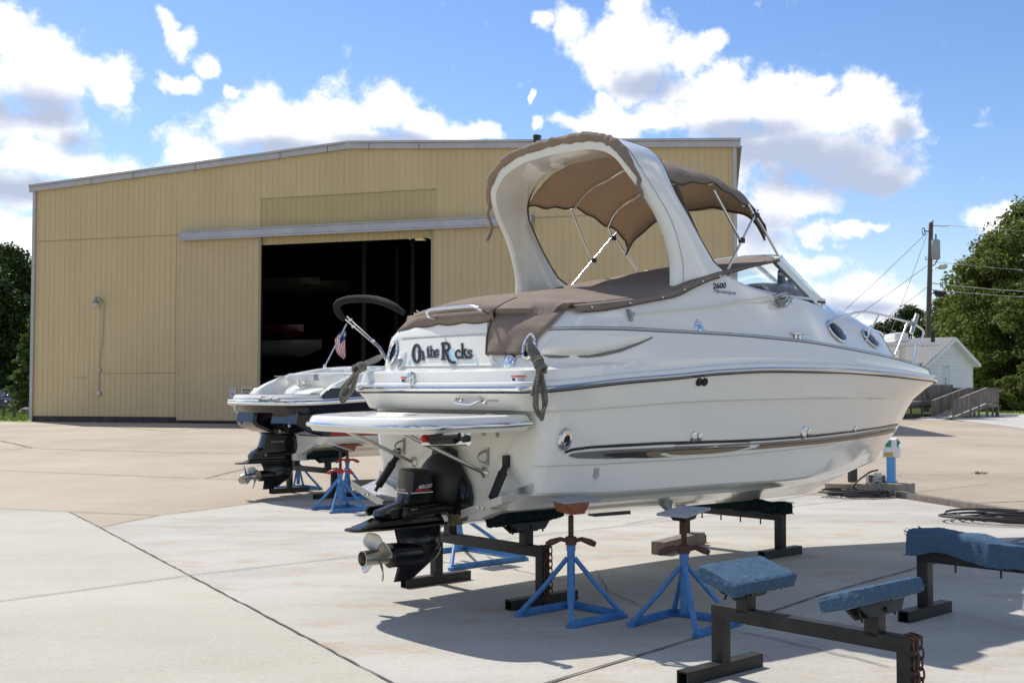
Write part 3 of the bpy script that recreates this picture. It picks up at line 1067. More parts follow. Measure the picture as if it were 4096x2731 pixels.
# --- radar arch: loft of a flattened section over a hoop
hoop = [(1.035, 2.60), (1.035, 2.80), (1.03, 3.0), (1.02, 3.2), (1.0, 3.38), (.965, 3.54), (.90, 3.70), (.80, 3.83), (.66, 3.92), (.46, 3.975), (.23, 3.995), (0, 4.0)]
XA = curve([2.6, 2.8, 3.03, 3.25, 3.42, 3.58, 3.7, 3.85, 4.05], [1.90, 1.905, 1.85, 1.745, 1.62, 1.51, 1.46, 1.45, 1.45])
XF = curve([2.6, 2.80, 3.04, 3.3, 3.5, 3.65, 3.8, 4.05], [2.68, 2.55, 2.33, 2.125, 1.99, 1.955, 1.96, 1.99])
hp = [Vector((0, -a, b)) for a, b in hoop]
hp = hp + [Vector((0, -p.y, p.z)) for p in reversed(hp[:-1])]
hp = spline(hp, 4)
rows = []
rowsA = []
n = len(hp)
for i, p in enumerate(hp):
    t = (hp[min(i + 1, n - 1)] - hp[max(i - 1, 0)]).normalized()
    inn = Vector((0, t.z, -t.y))
    if inn.dot(Vector((0, 0, 3.0)) - Vector((0, p.y, p.z))) < 0:
        inn = -inn
    frac = min(1, max(0, (p.z - 3.5) / .4))
    # base follows the sloping coaming
    xa, xf = XA(p.z), XF(p.z)
    th = .080 + .035 * frac

    def q(x, d, rake=0.0):
        z = p.z
        if p.z < 2.9:
            k = (2.9 - p.z) / .3
            z = p.z + k * .18 * (x - 1.95) / .65
        return Vector((x, p.y, z)) + inn * d
    w = xf - xa
    rows.append([q(xa, th * .62), q(xa - .002, th * .35), q(xa + .004, .012), q(xa + .022, -.002), q(xa + .11, -.006), q(xa + w * .5, -.022), q(xf - .03, -.004), q(xf - .004, .008), q(xf, .03), q(xf - .003, .05), q(xf - .03, th * .8), q(xa + w * .55, th), q(xa + .12, th), q(xa + .02, th * .92)])
am_ = MB()
am_.grid([[r[j] for r in rows] for j in range(len(rows[0]))], closed_u=True)
arch = am_.build('radar_arch', GEL, boat, smooth=48)
# black edging along the forward edge of both legs
eg = MB()
fe = [r[8] for r in rows]
half = len(fe) // 2
for seg_ in (fe[:int(n * .36)], fe[-int(n * .36):]):
    eg.tube([p + Vector((.010, 0, 0)) for p in seg_], .019, 8)
eg.build('arch_edge_trim', CANVD, arch)
# pinstripe groove and lamp under the arch
gv = MB()
ae = [r[4] + Vector((0, 0, .002)) for r in rows]
for seg_ in (ae[:int(n * .40)],):
    gv.tube([p + Vector((.0, -.002, 0)) for p in seg_], .004, 6)
gv.build('arch_groove', PRINT_SIL, arch)
dl_ = MB()
c = F1.pl('R6', 795, 345, 2, 3.862)
M = align((0, 0, -1))
M.translation = Vector((c.x, c.y, 3.855))
dl_.lathe([(.07, -.03), (.07, .0), (.045, .008)], M, 20, 0)
dl_.lathe([(.045, .006), (0, .004)], M, 20, 1)
dl_.build('courtesy_light', [GELW, mat('lamp_lens_grey', (.2, .19, .15), .2)], arch)
nv = MB()
c = F1.pl('R6', 620, 140, 0, 1.55)
nv.tube([c + Vector((.08, -.13, -.10)), c + Vector((.02, -.02, -.02)), c], .013, 8)
nv.lathe([(.0, -.07), (.035, -.07), (.04, -.05), (.036, .03), (.04, .035), (.04, .06), (.0, .07)], Matrix.Translation(c) @ Matrix.Rotation(.15, 4, 'X'), 14, 1)
nv.build('anchor_light', [CHROME, BLK], arch)

# rolled canvas laced along the aft edge of the arch
rng2 = random.Random(3)
roll = []
for i in range(n):
    p = rows[i][2]
    if p.z > 3.50:
        roll.append(i)
R = MB()
rp, rr_ = [], []
for k, i in enumerate(roll):
    p = rows[i][1].lerp(rows[i][3], .5)
    outv = (rows[i][4] - rows[i][12])
    outv.x = 0
    outv = outv.normalized()
    rp.append(p + outv * .022 + Vector((-.01 + rng2.uniform(-.006, .006), 0, rng2.uniform(-.004, .004))))
    e = min(k, len(roll) - 1 - k)
    rr_.append((.018 + .024 * min(1, e / 6)) * rng2.uniform(.82, 1.16))
R.tube(spline(rp, 2), [rr_[min(int(i / 2), len(rr_) - 1)] * rng2.uniform(.9, 1.1) for i in range(len(rp) * 2 - 1)], 12)
R.tube(spline([rp[0], rp[0] + Vector((-.02, .0, -.07)), rp[0] + Vector((.02, -.01, -.14)), rp[0] + Vector((0, .0, -.22))], 3), [.02, .022, .018, .02, .024, .018, .015, .012, .012, .012], 8)
R.tube(spline([rp[-1], rp[-1] + Vector((-.03, .0, -.09)), rp[-1] + Vector((.03, .01, -.2)), rp[-1] + Vector((-.04, .0, -.34))], 3), [.02, .018, .016, .014, .014, .014, .016, .02, .02, .018], 8)
R.build('rolled_canvas', CANV, arch, smooth=80)

# --- bimini top forward of the arch
bw = empty('bimini_top')
bw.parent = boat
NU, NV = 30, 34


def can(t, s):
    """Canvas height over the frame: t fore and aft, s across."""
    x = 1.97 + 1.44 * t
    zc = 3.93 - .12 * max(0, (t - .45) / .55) ** 1.7 + .03 * math.sin(t * PI)
    zc -= .10 * max(0, (t - .8) / .2) ** 2
    drop = .30 - .03 * math.sin(t * PI * 2)
    y = s * .93 * (1 - .03 * abs(s) ** 8)
    z = zc - drop * abs(s) ** 2.3 - (.055 + .02 * math.sin(t * 9)) * max(0, (abs(s) - .86) / .14)
    z -= .035 * math.sin(((t * 2.02) % 1) * PI) * (1 - abs(s) ** 3)
    z += .013 * math.sin(13 * s + 5 * t) * math.sin(9 * t + 2 * s) + .008 * math.sin(31 * t + 6 * s) * (.4 + abs(s))
    return Vector((x + .05 * (1 - abs(s)) * t, y, z))


grid = [[can(i / (NU - 1), -1 + 2 * j / (NV - 1)) for j in range(NV)] for i in range(NU)]
# front valance
fv = [p + Vector((.02, 0, -.06)) for p in grid[-1]]
fv2 = [p + Vector((.0, 0, -.11 - .05 * abs(p.y) ** 3)) for p in grid[-1]]
grid += [fv, fv2]
m_ = MB()
m_.grid(grid)
m_.build('bimini_canvas', CANV, bw, smooth=75, recalc=False, thick=.006)
# hems
hm = MB()
for s in (0, -1):
    hm.tube([r[s] for r in grid[:NU + 1]], .010, 6)
hm.tube(fv2, .012, 6)
hm.build('canvas_hem', CANVD, bw)
# frame
fm = MB()


def T(pts, s=1, r=.0125, mb=None):
    (mb or fm).tube([Vector((p.x, p.y * s, p.z)) for p in pts], r, 10)


p6 = lambda x, y, v: F1.pl('R6', x, y, 1, v)
p7 = lambda x, y, v: F1.pl('R7', x, y, 1, v)
stb_main = [p7(690, 1082, -.99), p7(820, 820, -.965), p7(940, 585, -.94), p7(965, 540, -.93)]
stb_aft = [p7(810, 808, -.965), p7(700, 600, -.95), p7(570, 360, -.93)]
stb_fwd = [p7(1145, 940, -.86), p7(1040, 750, -.90), p7(945, 590, -.94)]
stb_mid = [p7(925, 572, -.94), p7(880, 488, -.93)]
port_main = [p6(910, 1352, 1.0), p6(1085, 1140, .98), p6(1250, 945, .95), p6(1325, 872, .93)]
port_aft = [p6(1085, 1130, .98), p6(1000, 930, .96), p6(930, 750, .94), p6(910, 700, .93)]
port_fwd = [p6(1462, 1222, .9), p6(1360, 1070, .93), p6(1270, 935, .95)]
port_mid = [p6(1250, 930, .95), p6(1212, 830, .94), p6(1193, 760, .93)]
for q in (stb_main, stb_aft, stb_fwd, stb_mid, port_main, port_aft, port_fwd, port_mid):
    T(q)


def bow(x, mb, rr=.0125):
    """A frame hoop crossing just under the canvas."""
    t = (x - 1.97) / 1.44
    pts = [can(t, sg) + Vector((0, 0, -.03 - .05 * max(0, abs(sg) - .7))) for sg in np.linspace(-.97, .97, 25)]
    mb.tube(pts, rr, 8)


bow(port_aft[-1].x, fm)
bow(port_mid[-1].x, fm)
bow(stb_mid[-1].x, fm)
fm.build('bimini_frame', CHROME, bw)
jk = MB()
for q in (stb_aft[0], port_aft[0], stb_main[2], port_main[2]):
    jk.box(q + Vector((.02, 0, 0)), (.06, .04, .05), None, 0, .01)
jk.build('frame_clamp', BLKM, bw)
# folded side strap between arch and canvas
spm = MB()
a, b = p7(215, 318, -.9), p7(410, 730, -.95)
spm.tube([a, a.lerp(b, .5) + Vector((-.02, 0, .01)), b, b + Vector((.15, 0, -.3))], [.035, .03, .018, .008], 8)
spm.build('canvas_strap', CANVD, bw)

# --- cockpit cover: canvas from the transom to the screen
cov = MB()
stn = []
edge_pts = [(.62, -1.085, 2.418), (1.0, -1.095, 2.462), (1.45, -1.092, 2.525), (1.8, -1.09, 2.60), (2.05, -1.085, 2.69), (2.35, -1.06, 2.77), (2.6, -1.03, 2.83), (2.9, -.965, 2.885), (3.25, -.93, 2.955), (3.66, -.87, 3.04)]
ev = spline(edge_pts, 4)
ZC = curve([.2, .45, .8, 1.4, 2.0, 2.5, 3.0, 3.5, 4.0, 4.4], [2.36, 2.47, 2.56, 2.63, 2.72, 2.83, 2.94, 3.03, 3.12, 3.2])
rows_ = []
for i, e in enumerate(ev):
    r = []
    t = i / (len(ev) - 1)
    for j in range(37):
        s = -1 + 2 * j / 36
        y = e.y * -s if False else abs(e.y) * s
        x = e.x + .60 * t ** 3 * (1 - s * s) - .275 * max(0, 1 - t / .22) * (1 - abs(s) ** 3.5)
        zc = ZC(x)
        z = e.z + (zc - e.z) * (1 - abs(s) ** 2.6)
        z += .012 * math.sin(7 * y + 3 * x) * math.sin(5 * x + 1) * (1 - s ** 4) + .02 * math.sin(2.2 * x + 4 * y) * (1 - s ** 4) * (1 - t)
        r.append(Vector((x, y, z)))
    rows_.append(r)
# aft edge drawn tight over the transom top


def aft_x(y, z):
    h = skin.ray_cast(Vector((-2, y, z)), Vector((1, 0, 0)))[0]
    return h.x if h is not None else .45


for j, p in enumerate(rows_[0]):
    y = max(-.98, min(.98, p.y))
    zz_ = 2.402 - .03 * abs(p.y) ** 4
    x = aft_x(y, zz_ - .012) - .012
    if abs(p.y) < 1.0:
        rows_[0][j] = Vector((min(x, p.x), p.y, zz_))
        rows_[1][j] = Vector((max(rows_[1][j].x, min(x, p.x) + .05), rows_[1][j].y, max(rows_[1][j].z, zz_ + .025)))
for side in (0, -1):
    sk = []
    for i, rr in enumerate(rows_):
        p = rr[side]
        sg = -1 if side == 0 else 1
        d = (.055 + .010 * math.sin(i * .55)) * (1 if p.x < 2.5 else .5)
        sk.append((p, p + Vector((0, sg * .020, -.012)), p + Vector((0, sg * (.027 + .004 * math.sin(i * .8)), -d))))
    if side == 0:
        sk0 = sk
    cov.grid([list(q) for q in sk])
cov.grid(rows_)
ask = []
for j, p in enumerate(rows_[0]):
    if p.y < -.47 or p.y > 1.0:
        continue
    zl = p.z - .085 - .018 * abs(math.sin(p.y * 9 + .4))
    ask.append([p, Vector((min(p.x - .004, aft_x(p.y, p.z - .035) - .016), p.y, p.z - .035)), Vector((aft_x(p.y, zl) - .014, p.y, zl))])
cov.grid(ask)
cover = cov.build('cockpit_cover', CANV, boat, smooth=75, recalc=False, thick=.005)
# flap over the walk-through
fl = MB()
rowsF = []


def pix(p):
    """Picture position (R5 crop) of a boat-local point."""
    w = F1.world(p) - CAMV
    c, q = math.cos(PITCH), math.sin(PITCH)
    dz, dy = w.y * c + w.z * q, -w.y * q + w.z * c
    return Vector(((CX + FPX * w.x / dz - 1500) * 2.24, (CY - FPX * dy / dz - 1000) * 2.24))


tops_ = []
for b in np.linspace(0, 1, 15):
    y = -.46 - .615 * b
    js = min(range(37), key=lambda j: abs(rows_[0][j].y - y))
    j2 = js + (1 if rows_[0][js].y < y else -1)
    j2 = max(0, min(36, j2))
    d_ = rows_[0][j2].y - rows_[0][js].y
    k_ = (y - rows_[0][js].y) / d_ if abs(d_) > 1e-6 else 0
    tops_.append([rows_[i][js].lerp(rows_[i][j2], k_) + Vector((-.004, 0, .006)) for i in (2, 1, 0)])
for a in np.linspace(0, 1, 18):
    if a < .1:
        rowsF.append([t[0] for t in tops_])
        rowsF.append([t[1] for t in tops_])
        rowsF.append([t[2] + Vector((-.008, 0, 0)) for t in tops_])
        a0_ = True
        continue
    row = []
    for k, t in enumerate(tops_):
        b = k / 14
        pt_px = pix(t[2])
        bot = Vector((1000 + 322 * b, 932 - 2 * b))
        p_ = pt_px.lerp(bot, a)
        p_.x -= 26 * math.sin(a * PI) * (1 - b)
        xd = .44 - .20 * a ** .8
        q = F1.pl('R5', p_.x, p_.y, 0, xd)
        h_, n_ = F1.hit(tskin, 'R5', p_.x, p_.y)
        if h_ is not None and h_.x < 1.3:
            q = h_
        wv = math.sin(7 * a + 9 * b) * math.sin(3 * b + 1) + .5 * math.sin(15 * b - 4 * a)
        row.append(q - F1.dl(sight('R5', p_.x, p_.y)).normalized() * (.022 + .012 * (1 + wv) * a))
    rowsF.append(row)
fl.grid(rowsF)
flo = fl.build('walkthrough_flap', CANV, cover, smooth=75, recalc=False, thick=.006)
fh = MB()
fh.tube([r[0] + Vector((-.006, 0, 0)) for r in rowsF[2:]], .007, 6)
fh.tube([p + Vector((-.006, 0, 0)) for p in rowsF[-1]], .007, 6)
fh.tube([r[2] for r in sk0[1:]], .006, 6)
fh.tube([q[2] for q in ask], .006, 6)
fh.build('cover_binding', CANVD, cover)
# snaps along the edge
sn = MB()
for k, i in enumerate(range(2, len(ev) - 14, 4)):
    p = ev[i]
    M = align((0, -1, .1))
    M.translation = Vector((p.x, p.y - .036, p.z - .03))
    sn.lathe([(0, .008), (.009, .006), (.011, 0)], M, 10)
for q in ((1008, 922), (1036, 568), (925, 575), (865, 590), (725, 600), (600, 610), (478, 620), (440, 615), (275, 636), (1563, 488)):
    h_, n_ = F1.hit(tskin, 'R5', *q)
    if h_ is None:
        continue
    c = h_ - F1.dl(sight('R5', *q)).normalized() * .034
    M = align((-1, 0, .2))
    M.translation = c
    sn.lathe([(0, .008), (.010, .006), (.012, 0)], M, 10)
sn.build('snap_fastener', CHROME, cover)
# grab rail over the transom
grl = MB()
xr = .24
pp = lambda x, y: F1.pl('R5', x, y, 0, xr)
g0, g1, g2, g3 = pp(470, 600), pp(474, 545), pp(860, 504), pp(955, 524)
grl.tube(spline([g0 + Vector((.16, 0, -.01)), g0 + Vector((.03, 0, 0)), pp(466, 570), pp(485, 540), pp(560, 530), pp(700, 516), pp(850, 504), pp(900, 514), pp(945, 532), pp(915, 575) + Vector((.14, 0, 0))], 5), .014, 10)
grl.build('transom_grab_rail', CHROME, boat)

# --- swim platform
PLAT = [(.22, -1.02), (.08, -1.02), (-.12, -.99), (-.40, -.89), (-.60, -.79), (-.70, -.67), (-.745, -.50), (-.765, -.25), (-.77, .0)]
PLAT = PLAT + [(x, -y) for x, y in reversed(PLAT[:-1])]
PLAT = [tuple(p[:2]) for p in spline([(a, b, 0) for a, b in PLAT], 3)]
zt = lambda x: 1.481 + .016 * x / .65


def plat_ring(d, dz):
    q = inset_poly(PLAT, d) if d else PLAT
    return [Vector((max(min(a, .24), -9), b, zt(a) + dz)) for a, b in q]


pl0 = MB()
rg = [plat_ring(.10, .078), plat_ring(.06, .080), plat_ring(.035, .076), plat_ring(.02, .062), plat_ring(.006, .03), plat_ring(0, .018), plat_ring(.0, -.0), plat_ring(.03, -.045), plat_ring(.09, -.05)]
pl0.grid(rg)
k0, k1 = rg[0], rg[-1]
nn = len(k0)
pl0.add(k0, [tuple(range(nn))])
pl0.add(k1, [tuple(range(nn - 1, -1, -1))])
plat = pl0.build('swim_platform', GEL, boat, smooth=50)
pt = MB()
prof = [(.0, .020), (.016, .018), (.022, .006), (.022, -.008), (.014, -.018), (0, -.02)]
pp_ = [Vector((a, b, zt(a) + .006)) for a, b in PLAT]
cen = Vector((0, 0, 0))
rowsP = []
for i, p in enumerate(pp_):
    t = pp_[min(i + 1, nn - 1)] - pp_[max(i - 1, 0)]
    o = Vector((t.y, -t.x, 0)).normalized()
    if o.dot(p - Vector((.1, 0, p.z))) < 0:
        o = -o
    rowsP.append([p + o * a + Vector((0, 0, b)) for a, b in prof])
pt.grid(rowsP)
pt.build('platform_rail', CHROME, plat)
lid = MB()
rim = [(-.33 + .13 * math.cos(a), .05 + .30 * math.sin(a)) for a in np.linspace(0, 2 * PI, 30)[:-1]]
lid.tube([Vector((a, b, zt(a) + .081)) for a, b in rim], .004, 6, closed=True)
for a, b in ((-.1, -.62), (-.14, -.62), (.02, -.80), (-.02, -.80), (-.36, .22), (-.36, -.1)):
    lid.box((a, b, zt(a) + .083), (.02, .035, .006))
lid.build('ladder_lid', STEEL, plat)
lad = MB()
q = lambda x, y, v=-.50: F1.pl('R4', x, y, 0, v)
for xx in (985, 1300):
    lad.box(q(xx, 270), (.07, .02, .03))
for y0, rr in ((290, .02), (332, .024)):
    lad.tube([q(970, y0 + 8), q(1320, y0 - 6 if rr < .022 else y0 - 2)], rr, 12)
lad.build('folded_ladder', CHROME, plat)
ls_ = MB()
ls_.tube([q(1030, 290, -.525), q(1250, 280, -.525)], .024, 12)
ls_.tube([q(1030, 322, -.525), q(1220, 316, -.525)], .026, 12)
ls_.build('ladder_tread', RUB, plat)
for xx, mm in ((985, PRINT_RED), (1298, BLKM)):
    k = MB()
    c = q(xx, 300, -.53)
    k.lathe([(0, -.03), (.026, -.03), (.028, .02), (.018, .034), (0, .036)], Matrix.Translation(c) @ Matrix.Rotation(-PI / 2, 4, 'Y'), 14)
    k.build('ladder_bumper', mm, plat)
ey = MB()
c = F1.pl('R4', 112, 187, 0, -.55)
M = align(-F1.dl(sight('R4', 112, 187)))
M.translation = c
ey.tube([M @ Vector((.022 * math.cos(a), .022 * math.sin(a), 0)) for a in np.linspace(0, 2 * PI, 17)[:-1]], .011, 8, closed=True)
ey.build('platform_eye', STEEL, plat)
stt = MB()
for a, b in (((255, 190), (880, 483)), ((790, 248), (1435, 565))):
    pa = F1.pl('R4', *a, 0, -.42)
    pb = F1.pl('R4', *b, 0, .23)
    stt.tube([pa, pb], .017, 10)
    M = align((-1, 0, 0))
    M.translation = pb + Vector((.02, 0, 0))
    stt.lathe([(.045, 0), (.045, .008), (.028, .02), (.02, .03)], M, 16)
stt.build('platform_strut', mat('stainless_warm', (.58, .55, .50), .22, 1.), boat)

# --- stern drive
dv = empty('stern_drive')
dv.parent = boat
Y = lambda x, y: tuple(F1.pl('R4', x, y, 1, 0).xz)
shd = [(1062, 400), (1075, 375), (1110, 368), (1145, 380), (1160, 430), (1200, 500), (1232, 570), (1246, 660), (1256, 740), (1240, 800), (1215, 850), (1150, 860)]
# transom plate: outline in y,z from its half-width at each height
tpz = [(1.285, .07), (1.26, .12), (1.19, .13), (1.08, .23), (.99, .30), (.88, .33), (.80, .32), (.74, .25), (.72, .12)]
poly = [(-w, z) for z, w in tpz] + [(w, z) for z, w in reversed(tpz)]
m_ = MB()
m_.prism(poly, .13, .255, 0, 0, None, .03, .05)
tpl = m_.build('transom_housing', BLK, dv, smooth=35)
m_ = MB()
M = align((-1, 0, .05))
M.translation = Vector((.15, 0, .98))
m_.lathe([(.26, -.03), (.25, .03), (.20, .09), (.13, .12), (0, .13)], M, 28)
m_.build('rubber_bellows', BLKM, dv)
up = [(-.215, 1.06), (-.20, 1.09), (-.05, 1.09), (.02, 1.05), (.06, .93), (.08, .80), (.10, .74), (-.02, .70), (-.33, .72), (-.46, .72), (-.50, .76), (-.485, .80), (-.38, .83), (-.27, .86), (-.235, .93)]
m_ = MB()
m_.prism(up, -.09, .09, 1, 0, None, .02, .045)
m_.build('drive_upper_case', BLK, dv, smooth=35)
m_ = MB()
cap_ = [(-.24, .90), (-.222, 1.10), (-.20, 1.118), (-.05, 1.116), (-.025, 1.09), (-.01, .90)]
m_.prism(cap_, -.105, .105, 1, 0, None, .02, .03)
m_.build('drive_cowl', BLK, dv, smooth=35)
mk = MB()
ys = -.1075
mk.add([(-.235, ys, .932), (-.015, ys, .932), (-.015, ys, .924), (-.235, ys, .924)], [(0, 1, 2, 3)], 0)
mk.add([(-.20, ys, .938), (-.03, ys, .942), (-.08, ys, .958), (-.13, ys, .950), (-.18, ys, .966)], [(0, 1, 2, 3, 4)], 1)
v, f = text_mesh('MERCURY', 1, .3, .02)
x1 = max(p.x for p in v)
mk.add([(-.165 + p.x / x1 * .145, ys - .002, .958 + p.y * .040 + p.x / x1 * .008) for p in v], f, 0)
mk.add([(-.2435, -.08, .932), (-.2435, .08, .932), (-.2440, .08, .924), (-.2440, -.08, .924)], [(0, 1, 2, 3)], 0)
v, f = text_mesh('MerCruiser', 1, .2, .01)
x1 = max(p.x for p in v)
mk.add([(-.2435, .075 - p.x / x1 * .11, .945 + p.y * .024) for p in v], f, 0)
mk.add([(-.2425, -.02, .962), (-.2432, -.02, .944), (-.2428, -.08, .950)], [(0, 1, 2)], 1)
mk.build('drive_lettering', [PRINT_WHT, PRINT_RED], dv, recalc=False)
m_ = MB()
arm = [(-.50, .79), (-.47, .82), (.10, .845), (.25, .86), (.25, .80), (.10, .79), (-.47, .745)]
for s in (1, -1):
    m_.prism(arm, s * .13, s * .17, 1, 0, None, .006, .008)
    m_.tube([(-.34, s * .17, .775), (.12, s * .20, .80)], .032, 10)
    m_.lathe([(0, -.02), (.05, -.02), (.05, .03), (0, .035)], Matrix.Translation((-.34, s * .17, .778)) @ Matrix.Rotation(PI / 2 * (-s), 4, 'X'), 14)
m_.build('trim_ram', BLK, dv)
m_ = MB()
m_.tube(spline([(.15, -.2, .84), (.17, -.26, .90), (.24, -.27, .92), (.28, -.22, .87), (.30, -.18, .80)], 5), .02, 8)
m_.tube(spline([(.15, -.22, .80), (.2, -.27, .83), (.26, -.26, .81)], 5), .016, 8)
m_.build('steering_hose', RUB, dv)
zn = MB()
zn.box((-.27, -.175, .80), (.085, .03, .03), None, 0, .01)
zn.box((-.27, -.175, .775), (.06, .03, .016), None, 0, .006)
zn.build('zinc_anode', STEEL, dv)
m_ = MB()
cav = [(-.76, -.05), (-.73, -.09), (-.5, -.14), (-.1, -.15), (.15, -.10), (.18, 0), (.15, .10), (-.1, .15), (-.5, .14), (-.73, .09), (-.76, .05)]
m_.prism(cav, .655, .675, 2, 0, None, .006, .006)
top_ = [(-.70, .674), (-.50, .74), (-.35, .745), (.10, .74), (.14, .674)]
m_.prism(top_, -.10, .10, 1, 0, None, .02, .04)
m_.build('cavitation_plate', BLK, dv, smooth=35)
# lower unit: tapering section
lo = [(.66, -.325, .155, .075), (.60, -.31, .15, .055), (.53, -.29, .145, .045), (.49, -.275, .14, .07), (.44, -.27, .14, .095), (.39, -.275, .11, .07), (.355, -.285, .06, .028), (.30, -.30, -.03, .018), (.225, -.325, -.15, .012)]
rowsL = []
for z, xa, xf, w in lo:
    r = []
    for k in range(20):
        a = 2 * PI * k / 20
        cx_ = (xa + xf) / 2
        r.append(Vector((cx_ + (xf - xa) / 2 * math.cos(a), w * math.sin(a) * (1 if math.cos(a) < .2 else 1), z)))
    rowsL.append(r)
m_ = MB()
m_.grid([[r[k] for r in rowsL] for k in range(20)], closed_u=True)
m_.add(rowsL[-1], [tuple(range(20))])
m_.build('lower_gearcase', BLK, dv, smooth=50)
m_ = MB()
M = Matrix.Translation((-.27, 0, .438)) @ Matrix.Rotation(PI / 2, 4, 'Y')
m_.lathe([(.0, -.1), (.098, -.1), (.095, .1), (.085, .2), (.03, .4), (0, .42)], M, 24)
m_.build('gearcase_bullet', BLK, dv)


def blade(mb, M, Rr, w, r0=.05, n=12):
    """One screw blade: broad ear-shaped leaf, twisted and cupped. Up is local x, axis local z."""
    rows = []
    for i in range(n):
        t = i / (n - 1)
        r = r0 + (Rr - r0) * t
        half = w * (.50 + 1.15 * t - .75 * t * t) * math.sqrt(max(1 - max(0, (t - .45) / .55) ** 2.6, .004))
        p = math.radians(46 - 22 * t)
        row = []
        for j in range(11):
            s = (j / 10 - .5) * 2
            d = s * half + .10 * w * t
            row.append(M @ Vector((r - .12 * s * s * half, d * math.cos(p), d * math.sin(p) + .035 * t * t - .10 * half * (1 - s * s))))
        rows.append(row)
    mb.grid(rows)


def propeller(parent, c, Rr, blades, hub_r, hub_l, m, phase=0.0, name='propeller', hand=1, open_hub=True):
    """Shaft along local -x (aft)."""
    M0 = Matrix.Translation(c) @ Matrix.Rotation(-PI / 2, 4, 'Y')
    po = MB()
    if open_hub:
        po.lathe([(hub_r * .95, -hub_l * .5), (hub_r, -hub_l * .2), (hub_r, hub_l * .5), (hub_r * 1.05, hub_l * .52), (hub_r * .93, hub_l * .52), (hub_r * .9, hub_l * .2), (hub_r * .35, hub_l * .2), (hub_r * .33, hub_l * .36), (0, hub_l * .38)], M0, 26)
    else:
        po.lathe([(hub_r * 1.1, -hub_l * .5), (hub_r, 0), (hub_r * .8, hub_l * .42), (hub_r * .5, hub_l * .55), (0, hub_l * .56)], M0, 22)
    o = po.build(name, m, parent)
    for k in range(blades):
        bm_ = MB()
        M = M0 @ Matrix.Rotation(2 * PI * k / blades + phase, 4, 'Z')
        if hand < 0:
            M = M @ Matrix.Diagonal((1, -1, 1, 1))
        blade(bm_, M, Rr, Rr * .40, hub_r * .9)
        b_ = bm_.build('blade', m, o, smooth=80, recalc=False, thick=.009)
    return o


propeller(dv, (-.47, 0, .438), .205, 4, .060, .30, BRONZE, phase=.5)
ex = MB()
for c in ((C8x, C8y) for C8x, C8y in ((315, 420), (385, 445), (320, 485))):
    p = F1.pl('C8', *c, 0, .15)
    M = align((-1, -.1, 0))
    M.translation = p
    ex.lathe([(.035, -.12), (.035, 0), (.03, .005), (.0, .002)], M, 14)
ex.build('exhaust_pipe', [mat('brass_dull', (.20, .17, .10), .5, .5)], boat)

# --- trim tabs and rams
for s in (-1, 1):
    mb = MB()
    P0, P1 = Vector((.24, 1.0 * s, .955)), Vector((.24, .52 * s, .81))
    Q0, Q1 = P0 + Vector((-.30, 0, -.055)), P1 + Vector((-.30, 0, -.055))
    upv = Vector((0, 0, .06))
    mb.add([P0, P1, Q1, Q0], [(0, 1, 2, 3)])
    mb.add([Q0, Q1, Q1 + upv, Q0 + upv], [(0, 1, 2, 3)])
    mb.add([P0, Q0, Q0 + upv], [(0, 1, 2)])
    mb.add([P1, Q1, Q1 + upv], [(0, 1, 2)])
    mb.add([P0, P1, P1 + upv * 1.3 + Vector((.008, 0, 0)), P0 + upv * 1.3 + Vector((.008, 0, 0))], [(0, 1, 2, 3)])
    tb_ = mb.build('trim_tab', STEEL, boat, smooth=0, recalc=False, thick=.005)
    sc2 = MB()
    mid = (Q0 + Q1) / 2 + Vector((-.006, 0, .025))
    for k in (-.03, .03):
        M = align((-1, 0, 0))
        M.translation = mid + Vector((0, k, 0))
        sc2.lathe([(.011, 0), (.010, .006), (0, .008)], M, 10)
    sc2.build('tab_screw', CHROME, tb_)
    rm = MB()
    base = (Q0 + Q1 + P0 + P1) / 4 + Vector((-.06, 0, .02))
    topv = Vector((.235, base.y + (.04 if s < 0 else -.04), 1.17))
    d = topv - base
    rm.tube([base, base + d * .12, base + d * .14, base + d * .78, base + d * .8, topv - d * .04], [.016, .016, .034, .038, .028, .024], 12)
    rm.box(topv + Vector((.0, 0, .02)), (.05, .06, .10), None, 0, .02)
    rm.build('tab_ram', BLKM, boat)
for q in ((800, 358), (1455, 440)):
    c = F1.pl('R4', *q, 0, .24)
    mb = MB()
    mb.tube(spline([c + Vector((0, -.02, .05)), c + Vector((-.04, .01, .03)), c + Vector((-.055, .03, -.0)), c + Vector((-.04, .02, -.04)), c + Vector((0, -.02, -.05))], 5), .009, 8)
    mb.bar(c + Vector((.003, -.025, -.07)), c + Vector((.003, -.025, .07)), .012, .025)
    mb.build('stern_eye', STEEL, boat)
se = MB()
for q in ((1432, 262), (1540, 275)):
    c = F1.pl('R4', *q, 0, .24)
    M = align((-1, 0, 0))
    M.translation = c
    se.lathe([(.018, 0), (.014, .008), (0, .009)], M, 12)
se.build('transom_bolt', STEEL, boat)
# transducer under the bow
td = MB()
td.bar((2.35, -.5, .74), (2.55, -.42, .66), .05, .10)
td.build('transducer', GREYP, boat)


